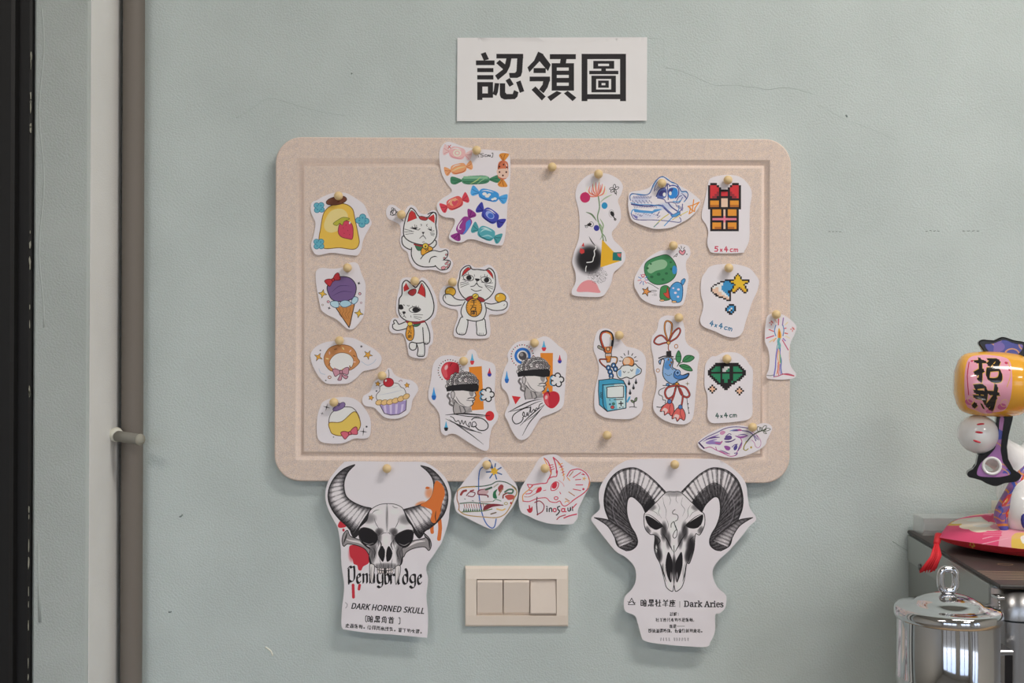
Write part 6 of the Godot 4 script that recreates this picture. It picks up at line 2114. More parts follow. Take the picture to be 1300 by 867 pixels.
func canister() -> void:
	# polished tin with a domed lid and a loop handle
	var z := 0.335
	var k := MM * (EYE.z - z) / EYE.z
	var c := at(1203.5, 771, z)
	var R := 64.5 * k
	var y0 := 0.955
	var rim := c.y - y0
	var t := thing("steel_canister", Vector3(c.x, y0, z), "polished steel canister with a domed lid beside the cabinet", "canister")
	var body := R * 0.955
	put("body", lathe([[0.0, 0.0], [body * 0.97, 0.0], [body, 0.003], [body, rim - 0.062], [body + 0.0005, rim - 0.0615], [body + 0.0005, rim - 0.0595], [body, rim - 0.059], [body, rim - 0.008]], 72), steel(0.06, 0.8), t)
	put("lid", lathe([[body * 0.98, rim - 0.010], [R, rim - 0.0095], [R + 0.0008, rim - 0.006], [R, rim - 0.001], [R * 0.96, rim + 0.0004], [R * 0.8, rim + 0.0015], [R * 0.66, rim + 0.0030], [R * 0.60, rim + 0.0056], [R * 0.45, rim + 0.0088], [R * 0.3, rim + 0.0108], [R * 0.15, rim + 0.0118], [0.0, rim + 0.012]], 72), steel(0.07, 0.82), t)
	var st := begin()
	var loop := PackedVector3Array()
	for i in 33:
		var q := TAU * i / 32.0
		var s := Vector2(cos(q), sin(q))
		var e := pow(pow(absf(s.x), 3.0) + pow(absf(s.y), 3.0), -1.0 / 3.0)
		loop.append(Vector3(s.x * e * 0.0066, s.y * e * 0.0095, 0))
	tube(st, loop, [0.0032], 12, false)
	put("handle", done(st), steel(0.05, 0.85), t, Vector3(0, rim + 0.0235, 0))

func chain_and_tag() -> void:
	# a little steel box on a bead chain in front of the cabinet's corner
	var z := 0.302
	var steel_m := steel(0.25, 0.75)
	var t := thing("bead_chain", at(1267, 760, z), "thin silver bead chain hanging in front of the cabinet corner", "chain")
	var st := begin()
	var p := PackedVector3Array()
	for i in 21:
		var q := at(1267.5 + 1.5 * sin(i * 0.25), 757 + i * 3.9, z)
		p.append(q - t.position)
	tube(st, p, [0.0004], 6)
	put("wire", done(st), steel_m, t)
	var bead := ball(0.00125, 1, 1, 1, 10)
	for q in p: put("bead", bead, steel_m, t, q)
	put("hook", box_mesh(Vector3(-0.0012, -0.001, -0.012), Vector3(0.006, 0.0016, 0.0012), 0.0005), steel_m, t)
	z = 0.310
	var a := at(1263.5, 823.5, z)
	var b := at(1284, 900, z)
	var o := thing("steel_tag_box", Vector3((a.x + b.x) * 0.5, 0.955, z), "small upright steel box with a dark face beside the canister", "box")
	var w := (b.x - a.x) * 0.5
	var h := a.y - 0.955
	put("case", box_mesh(Vector3(-w, 0, -0.02), Vector3(w, h, 0.006), 0.0012), steel(0.2, 0.7), o)
	put("dark_face", box_mesh(Vector3(-w * 0.2, 0.004, 0.0055), Vector3(w - 0.002, h - 0.004, 0.0066)), mat(Color("1d1c1f"), 0.15), o)
	put("light_face", box_mesh(Vector3(-w + 0.002, 0.004, 0.0055), Vector3(-w * 0.24, h - 0.004, 0.0066)), steel(0.1, 0.8), o)

func cushion() -> void:
	# a square brocade pad on its corner, red below, with a tassel at the left
	var y := 1.2334
	var half := 0.092
	var c := Vector3(0.557, y + 0.0150, 0.128)
	var t := thing("brocade_cushion", c, "red brocade cushion with a floral top under the lucky cat", "cushion")
	var turn := 0.10
	var shape := func(u: float, v: float, side: float) -> Vector3:
		# corners drawn out, edges drawn in, fat in the middle
		var e := 1.0 - 0.13 * u * u
		var e2 := 1.0 - 0.13 * v * v
		var x := u * half * e2
		var z := v * half * e
		var fat := pow(maxf(0.0, (1.0 - u * u) * (1.0 - v * v)), 0.32)
		var yy := side * fat * (0.0175 if side > 0 else 0.0148)
		if side > 0: yy = minf(yy, lerpf(0.0072, 0.03, smoothstep(0.052, 0.070, Vector2(x - 0.004, z).length())))
		var p := Vector3(x, yy, z)
		return p.rotated(Vector3.UP, PI / 4 + turn)
	for side in [1.0, -1.0]:
		var st := begin()
		var n := 36
		for j in n:
			for i in n:
				var q := []
				for d in [[0, 0], [1, 0], [1, 1], [0, 1]]:
					var u: float = -1.0 + 2.0 * (i + d[0]) / n
					var v: float = -1.0 + 2.0 * (j + d[1]) / n
					q.append([shape.call(u, v, side), Vector2((u + 1) / 2, (v + 1) / 2)])
				for o in ([0, 1, 2, 0, 2, 3] if side > 0 else [0, 2, 1, 0, 3, 2]):
					st.set_uv(q[o][1])
					st.add_vertex(q[o][0])
		var m := mat(Color.WHITE, 0.7)
		if side < 0:
			m.albedo_texture = drawn_texture(700, 700, "b3262f", func(p: Print):
				var rng := RandomNumberGenerator.new()
				rng.seed = 19
				for i in 70:
					var x := rng.randf() * 700
					var yy := rng.randf() * 700
					for k in 5: p.ell(x + cos(TAU * k / 5) * 9, yy + sin(TAU * k / 5) * 9, 5, 5, "c08a3c")
				for i in 200: p.line([rng.randf() * 700, rng.randf() * 700, rng.randf() * 700, rng.randf() * 700], 1.2, "96202a"))
		if side > 0:
			m = mat(Color.WHITE, 0.75)
			m.albedo_texture = drawn_texture(700, 700, "c9486e", func(p: Print):
				var rng := RandomNumberGenerator.new()
				rng.seed = 9
				for i in 26:
					var x := rng.randf() * 700
					var yy := rng.randf() * 700
					var r := rng.randf_range(55, 120)
					var col: String = ["e0cfbf", "c8365a", "dcc7b4", "cf8a9a", "c9a94e", "d8c8bc"][i % 6]
					for k in 6: p.ell(x + cos(TAU * k / 6) * r * 0.55, yy + sin(TAU * k / 6) * r * 0.55, r * 0.48, r * 0.48, col)
					p.ell(x, yy, r * 0.4, r * 0.4, "e6d9cc" if i % 3 else "c9a94e")
				for i in 60: p.line([i * 12, 200, i * 12 + 40, 420], 2, "d99aa8"))
		put("top_cover" if side > 0 else "base_cover", done(st), m, t)
	# tassel: a knot and a skirt of threads over the cabinet's edge
	var red := mat(seen("b8242e", 0.6), 0.6)
	var st := begin()
	var a := at(1191.5, 680.5, 0.130) - c
	var b := at(1189, 690, 0.142) - c
	tube(st, PackedVector3Array([a + Vector3(0.004, 0, 0), a, b]), [0.003, 0.0042, 0.0032], 10)
	put("tassel_knot", done(st), red, t)
	st = begin()
	var rng := RandomNumberGenerator.new()
	rng.seed = 4
	for i in 64:
		var q := rng.randf() * TAU
		var d := sqrt(rng.randf())
		var e := at(1178 + cos(q) * d * 11.5, 724 + sin(q) * d * 3.5 - cos(q) * d * 2.0, 0.150 + sin(q) * d * 0.006) - c
		var m := b.lerp(e, 0.45) + Vector3(0.0022 + cos(q) * d * 0.0018, 0.0, 0.003)
		tube(st, PackedVector3Array([b + Vector3(cos(q), 0, sin(q)) * d * 0.002, m, e]), [0.0005, 0.0006, 0.0005], 5)
	put("tassel_skirt", done(st), red, t)

func plastic_box() -> void:
	# a shallow clear box behind the cushion
	var y := 1.2334
	var o := at(1181, 676, 0.06)
	var t := thing("plastic_box", Vector3(0.4905, y, 0.0265), "shallow clear plastic box behind the red cushion", "box")
	var g := mat(Color(0.92, 0.93, 0.93, 0.2), 0.12)
	g.transparency = BaseMaterial3D.TRANSPARENCY_ALPHA
	var w := 0.027
	var d := 0.0155
	var h := 0.019
	put("wall_panel", box_mesh(Vector3(-w, 0, d - 0.0015), Vector3(w, h, d), 0.0004), g, t)
	put("wall_panel", box_mesh(Vector3(-w, 0, -d), Vector3(w, h, -d + 0.0015), 0.0004), g, t)
	put("wall_panel", box_mesh(Vector3(-w, 0, -d), Vector3(-w + 0.0015, h, d), 0.0004), g, t)
	put("wall_panel", box_mesh(Vector3(w - 0.0015, 0, -d), Vector3(w, h, d), 0.0004), g, t)
	put("lid", box_mesh(Vector3(-w - 0.001, h, -d - 0.001), Vector3(w + 0.001, h + 0.0015, d + 0.001), 0.0005), g, t)
	var b := thing("folded_card", at(1272, 668, 0.022), "white folded card standing behind the lucky cat", "card")
	b.position.y = y
	put("front_leaf", box_mesh(Vector3(-0.016, 0, 0.0), Vector3(0.03, 0.026, 0.0008)), mat(seen("b9b6ac"), 0.7), b)
	put("rear_leaf", box_mesh(Vector3(-0.008, 0, -0.010), Vector3(0.034, 0.036, -0.0092)), mat(seen("c6c3b8"), 0.7), b)

func lucky_cat() -> void:
	var glaze := mat(seen("d9d4d0", 0.68), 0.12)
	glaze.clearcoat_enabled = true
	glaze.clearcoat = 0.6
	glaze.clearcoat_roughness = 0.05
	var ink := mat(Color("141215"), 0.12)
	var gold := mat(seen("d5952f", 0.66), 0.14)
	gold.clearcoat_enabled = true
	gold.clearcoat = 0.6
	gold.clearcoat_roughness = 0.05
	var c := Vector3(0.556, 1.2562, 0.130)
	var t := thing("lucky_cat", c, "white ceramic lucky cat on the red cushion raising a golden mallet", "figurine")
	var paw := at(1241.5, 550.5, 0.176) - c
	var sh := Vector3(-0.030, 0.066, 0.010)
	var field := func(p: Vector3) -> float:
		var q := (p - Vector3(0, 0.040, 0)) / Vector3(1.0, 1.05, 0.9)
		var d := q.length() - 0.046
		d = blend(d, ((p - Vector3(-0.032, 0.028, 0.030)) / Vector3(1.0, 1.2, 1.0)).length() - 0.0265, 0.010)
		d = blend(d, ((p - Vector3(0.028, 0.020, 0.020)) / Vector3(1.0, 0.95, 1.0)).length() - 0.026, 0.010)
		d = blend(d, ((p - Vector3(0.034, 0.132, 0.004)) / Vector3(1.1, 0.95, 0.95)).length() - 0.044, 0.014)
		d = blend(d, capsule(p, Vector3(0.006, 0.165, 0.0), Vector3(-0.002, 0.190, -0.002), 0.014, 0.003), 0.006)
		d = blend(d, capsule(p, Vector3(0.062, 0.165, 0.0), Vector3(0.070, 0.190, -0.002), 0.014, 0.003), 0.006)
		d = blend(d, capsule(p, Vector3(0.014, 0.070, 0.0), Vector3(0.034, 0.118, 0.004), 0.036, 0.034), 0.012)
		d = blend(d, capsule(p, sh, paw.lerp(sh, 0.35) + Vector3(0.004, -0.004, -0.008), 0.021, 0.016), 0.012)
		d = blend(d, capsule(p, paw.lerp(sh, 0.35) + Vector3(0.004, -0.004, -0.008), paw, 0.016, 0.0165), 0.006)
		d = blend(d, p.distance_to(paw) - 0.0195, 0.005)
		d = blend(d, capsule(p, Vector3(0.040, 0.070, 0.010), Vector3(0.024, 0.050, 0.046), 0.018, 0.014), 0.010)
		return maxf(d, 0.0004 - p.y)
	put("body", surface_nets(field, Vector3(-0.120, -0.012, -0.060), Vector3(0.104, 0.200, 0.072), 0.0034), glaze, t)
	# red claw marks on the paw
	var red := mat(seen("b8303c"), 0.2)
	for p in [[1236.5, 537], [1233.5, 547], [1231.5, 558.5]]:
		var q := at(p[0], p[1], 0.176) - c
		var d := q - paw
		d.z = sqrt(maxf(0.0, 0.0195 * 0.0195 - d.x * d.x - d.y * d.y))
		var o := put("claw_mark", ball(0.0038, 1.0, 0.3, 0.22, 12), red, t, paw + d * 0.995)
		o.rotation = Vector3(0, d.x * 40.0, 0.12 if p[1] < 540 else (-0.1 if p[1] < 550 else -0.3))
	# sleeve: a patterned cloth over the shoulder and haunch
	var cloth := mat(Color.WHITE, 0.15)
	cloth.clearcoat_enabled = true
	cloth.clearcoat = 0.5
	cloth.albedo_texture = drawn_texture(400, 800, "7a5486", func(p: Print):
		for i in 9: p.line([-20, i * 100, 180, i * 100 + 70, 420, i * 100 - 20], 16, "b97a3c")
		for i in 7: p.line([40 + (i % 2) * 220, i * 120, 140 + (i % 2) * 120, i * 120 + 60, 90 + (i % 2) * 180, i * 120 + 130], 30, "3b4a9a")
		for q in [[250, 200], [120, 420], [300, 560]]:
			for k in 6: p.ell(q[0] + cos(TAU * k / 6) * 36, q[1] + sin(TAU * k / 6) * 36, 30, 30, "b8342f")
			p.ell(q[0], q[1], 22, 22, "c98a3c")
		p.rect(0, 700, 400, 730, "b97a3c")
		p.rect(0, 730, 400, 800, "3d4f9c"))
	var st := begin()
	var line := [at(1306, 586, 0.158), at(1297, 602, 0.162), at(1286, 623, 0.166), at(1275, 644, 0.168), at(1271, 659, 0.168), at(1276, 674, 0.168)]
	var wide := [0.005, 0.0070, 0.0074, 0.0076, 0.0060, 0.003]
	var n := 20
	for i in line.size() - 1:
		for s in 4:
			var u0 := i + s / 4.0
			var u1 := i + (s + 1) / 4.0
			var pick := func(u: float) -> Array:
				var a := mini(int(u), line.size() - 2)
				var f := u - a
				var p0: Vector3 = line[maxi(a - 1, 0)]
				var p1: Vector3 = line[a]
				var p2: Vector3 = line[a + 1]
				var p3: Vector3 = line[mini(a + 2, line.size() - 1)]
				return [p1.cubic_interpolate(p2, p0, p3, f), lerpf(wide[a], wide[a + 1], f)]
			var A: Array = pick.call(u0)
			var B: Array = pick.call(u1)
			for k in n:
				var q := []
				for e in [[A, u0, k], [B, u1, k], [B, u1, k + 1], [A, u0, k + 1]]:
					var ang: float = TAU * e[2] / n
					q.append([e[0][0] + Vector3(cos(ang) * e[0][1] * 1.15, sin(ang) * e[0][1] * 0.25, sin(ang) * e[0][1] * 0.9) - c, Vector2(0.5 + 0.5 * cos(ang), e[1] / (line.size() - 1))])
				for o in [0, 1, 2, 0, 2, 3]:
					st.set_uv(q[o][1])
					st.add_vertex(q[o][0])
	put("patterned_sleeve", done(st), cloth, t)
	put("coin", ball(0.010, 1.0, 0.62, 0.6, 20), gold, t, Vector3(-0.026, 0.0068, 0.052))
	var blue := mat(seen("35357c"), 0.15)
	put("blue_crest", ball(0.007, 0.8, 1.4, 0.4, 16), blue, t, at(1303, 660, 0.182) - c)
	# face, out of frame
	for s in [-1, 1]: put("eye", ball(0.006, 1, 1.1, 0.5, 14), ink, t, Vector3(0.034 + s * 0.017, 0.136, 0.044))
	put("nose", ball(0.004, 1.2, 0.8, 0.7, 12), red, t, Vector3(0.034, 0.126, 0.047))
	for s in [-1, 1]: put("inner_ear", ball(0.008, 0.8, 1.2, 0.3, 12), red, t, Vector3(0.034 + s * 0.031, 0.172, 0.010))
	# mallet: drum, writing panel, handle above and below
	var mid := at(1260, 487.5, 0.186) - c
	var mal := Node3D.new()
	mal.name = "mallet"
	t.add_child(mal)
	mal.position = mid
	mal.rotation = Vector3(0, -0.30, -0.03)
	var L := 0.036
	var prof := []
	for i in 25:
		var x := -1.0 + 2.0 * i / 24.0
		var r := 0.0325 - 0.0045 * x * x - 0.016 * pow(absf(x), 10.0)
		prof.append([r, x * L])
	prof.insert(0, [0.0, -L])
	prof.append([0.0, L])
	var drum := put("drum", lathe(prof, 56), gold, mal)
	drum.rotation.z = -PI / 2
	var face_cap := put("drum_end", lathe([[0.0, -0.001], [0.0168, -0.001], [0.0168, 0.0008], [0.012, 0.0014], [0.0, 0.0016]], 40), glaze, mal, Vector3(L, 0, 0))
	face_cap.rotation.z = -PI / 2
	var panel := mat(Color.WHITE, 0.14)
	panel.clearcoat_enabled = true
	panel.clearcoat = 0.6
	panel.clearcoat_roughness = 0.05
	var pane := Print.new()
	pane.host = self
	pane.S = 1.0
	pane.im = Image.create(520, 640, false, Image.FORMAT_RGBA8)
	pane.im.fill(seen("d5952f", 0.66))
	pane.blob([70, 40, 200, 10, 330, 20, 470, 60, 505, 200, 500, 420, 450, 560, 330, 600, 250, 630, 150, 590, 60, 560, 20, 420, 15, 200], "cf92a6")
	pane.line([60, 100, 40, 250, 60, 420], 10, "a83048")
	pane.line([470, 100, 490, 220, 455, 330], 8, "c9a04c")
	for q in [[450, 110, 18], [480, 180, 12], [70, 500, 40], [420, 520, 46], [300, 590, 40], [90, 90, 14]]: pane.ell(q[0], q[1], q[2], q[2] * 0.8, "b03a56" if q[2] < 30 else "b85a86")
	for q in [[90, 470, 34], [440, 480, 36]]: pane.ell(q[0], q[1], q[2], q[2], "", 0, "d8b07a", 6)
	for pass_i in 2:
		var col: String = ["c9a04c", "1c1a1d"][pass_i]
		var w: float = [70.0, 54.0][pass_i]
		pane.glyph(SIGNS["招"], 120, 60, 280, 210, col, w, 0.0, true)
		pane.glyph(SIGNS["財"], 120, 320, 280, 230, col, w, 0.0, true)
	panel.albedo_texture = ImageTexture.create_from_image(pane.im)
	panel.texture_repeat = false
	st = begin()
	var N := 28
	for j in N:
		for i in N:
			var q := []
			for d in [[0, 0], [1, 0], [1, 1], [0, 1]]:
				var u := float(i + d[0]) / N
				var v := float(j + d[1]) / N
				var x := lerpf(-0.82, 0.42, u)
				var ang := lerpf(1.12, -1.12, v)
				var r := 0.0325 - 0.0045 * x * x - 0.016 * pow(absf(x), 10.0) + 0.0004
				q.append([Vector3(x * L, sin(ang) * r, cos(ang) * r), Vector2(u, v)])
			var off := [Vector2((i + 0.5) / N - 0.5, (j + 0.5) / N - 0.5)]
			if pow(absf(off[0].x) * 2.0, 5.0) + pow(absf(off[0].y) * 2.0, 5.0) > 1.0: continue
			for o in [0, 1, 2, 0, 2, 3]:
				st.set_uv(q[o][1])
				st.add_vertex(q[o][0])
	put("writing_panel", done(st), panel, mal)
	# handle plates, in the plane of the drum's middle
	var zf := 0.172
	var shape := func(a: Array) -> PackedVector2Array:
		var r := PackedVector2Array()
		for i in range(0, a.size(), 2):
			var p := at(1120 + a[i] / 3.61, 400 + a[i + 1] / 3.61, zf + 0.012) - c - mid
			r.append(Vector2(p.x, p.y))
		return spline(r, true, 0.0015)
	var dyed := mat(Color.WHITE, 0.14)
	dyed.uv1_triplanar = true
	dyed.uv1_scale = Vector3.ONE * 18.0
	dyed.clearcoat_enabled = true
	dyed.clearcoat = 0.6
	dyed.albedo_texture = drawn_texture(512, 512, "8f5f98", func(p: Print):
		for i in 8: p.ell((i * 193) % 512, (i * 317) % 512, 84, 66, "3d4698" if i % 2 else "a06aa0")
		for i in 9: p.line([(i * 97) % 512, (i * 211) % 512, (i * 97) % 512 + 90, (i * 211) % 512 + 50, (i * 97) % 512 + 120, (i * 211) % 512 + 150], 10, "b98a5a"))
	var bluish := dyed.duplicate()
	bluish.albedo_texture = drawn_texture(512, 512, "3f4494", func(p: Print):
		for i in 10: p.ell((i * 131) % 512, (i * 277) % 512, 70, 50, "4a52ac" if i % 2 else "6a5aa4")
		for i in 7: p.ell((i * 157) % 512, (i * 233) % 512, 60, 50, "", 0, "b98a6a", 12))
	var zl := zf - c.z - mid.z
	put("handle_top", slab(shape.call([437, 130, 455, 113, 500, 116, 540, 99, 590, 113, 625, 118, 652, 132, 640, 165, 622, 195, 550, 205, 480, 195, 455, 160]), 0.012, 0.0012), ink, mal, Vector3(0, 0, zl))
	put("handle_top_inlay", slab(shape.call([465, 138, 500, 130, 545, 114, 590, 128, 625, 136, 605, 175, 545, 180, 488, 172]), 0.0012, 0.0004), bluish, mal, Vector3(0, 0, zl + 0.0118))
	# the lower plate is pierced
	var comb := CSGCombiner3D.new()
	comb.name = "handle"
	mal.add_child(comb)
	comb.position = Vector3(0, 0, zl)
	var cut := func(pts: PackedVector2Array, z0: float, d: float, m: Material) -> void:
		var g := CSGPolygon3D.new()
		g.name = "plate"
		var p := pts
		if Geometry2D.is_polygon_clockwise(p): p.reverse()
		g.polygon = p
		g.depth = d
		g.position.z = z0 + d
		g.material = m
		comb.add_child(g, true)
	cut.call(shape.call([528, 450, 590, 450, 578, 540, 572, 620, 592, 690, 634, 725, 615, 755, 575, 762, 530, 782, 490, 772, 460, 757, 413, 747, 410, 725, 440, 700, 452, 645, 470, 643, 502, 615, 522, 550]), 0.0, 0.013, ink)
	cut.call(shape.call([538, 470, 555, 470, 548, 540, 545, 620, 560, 680, 590, 718, 560, 735, 500, 742, 450, 735, 458, 690, 480, 660, 515, 622, 532, 560]), 0.0125, 0.0012, dyed)
	var h := shape.call([510, 690, 511, 690, 511, 691])[0] as Vector2
	var drill := CSGCylinder3D.new()
	drill.name = "hole"
	drill.operation = CSGShape3D.OPERATION_SUBTRACTION
	drill.radius = 0.0068
	drill.height = 0.05
	drill.sides = 28
	drill.rotation.x = PI / 2
	drill.position = Vector3(h.x, h.y, 0.005)
	drill.material = glaze
	comb.add_child(drill)
	st = begin()
	var ring := PackedVector3Array()
	for i in 33: ring.append(Vector3(cos(TAU * i / 32) * 0.0080, sin(TAU * i / 32) * 0.0080, 0))
	tube(st, ring, [0.0014], 10, false)
	put("hole_ring", done(st), glaze, mal, Vector3(h.x, h.y, zl + 0.0138))

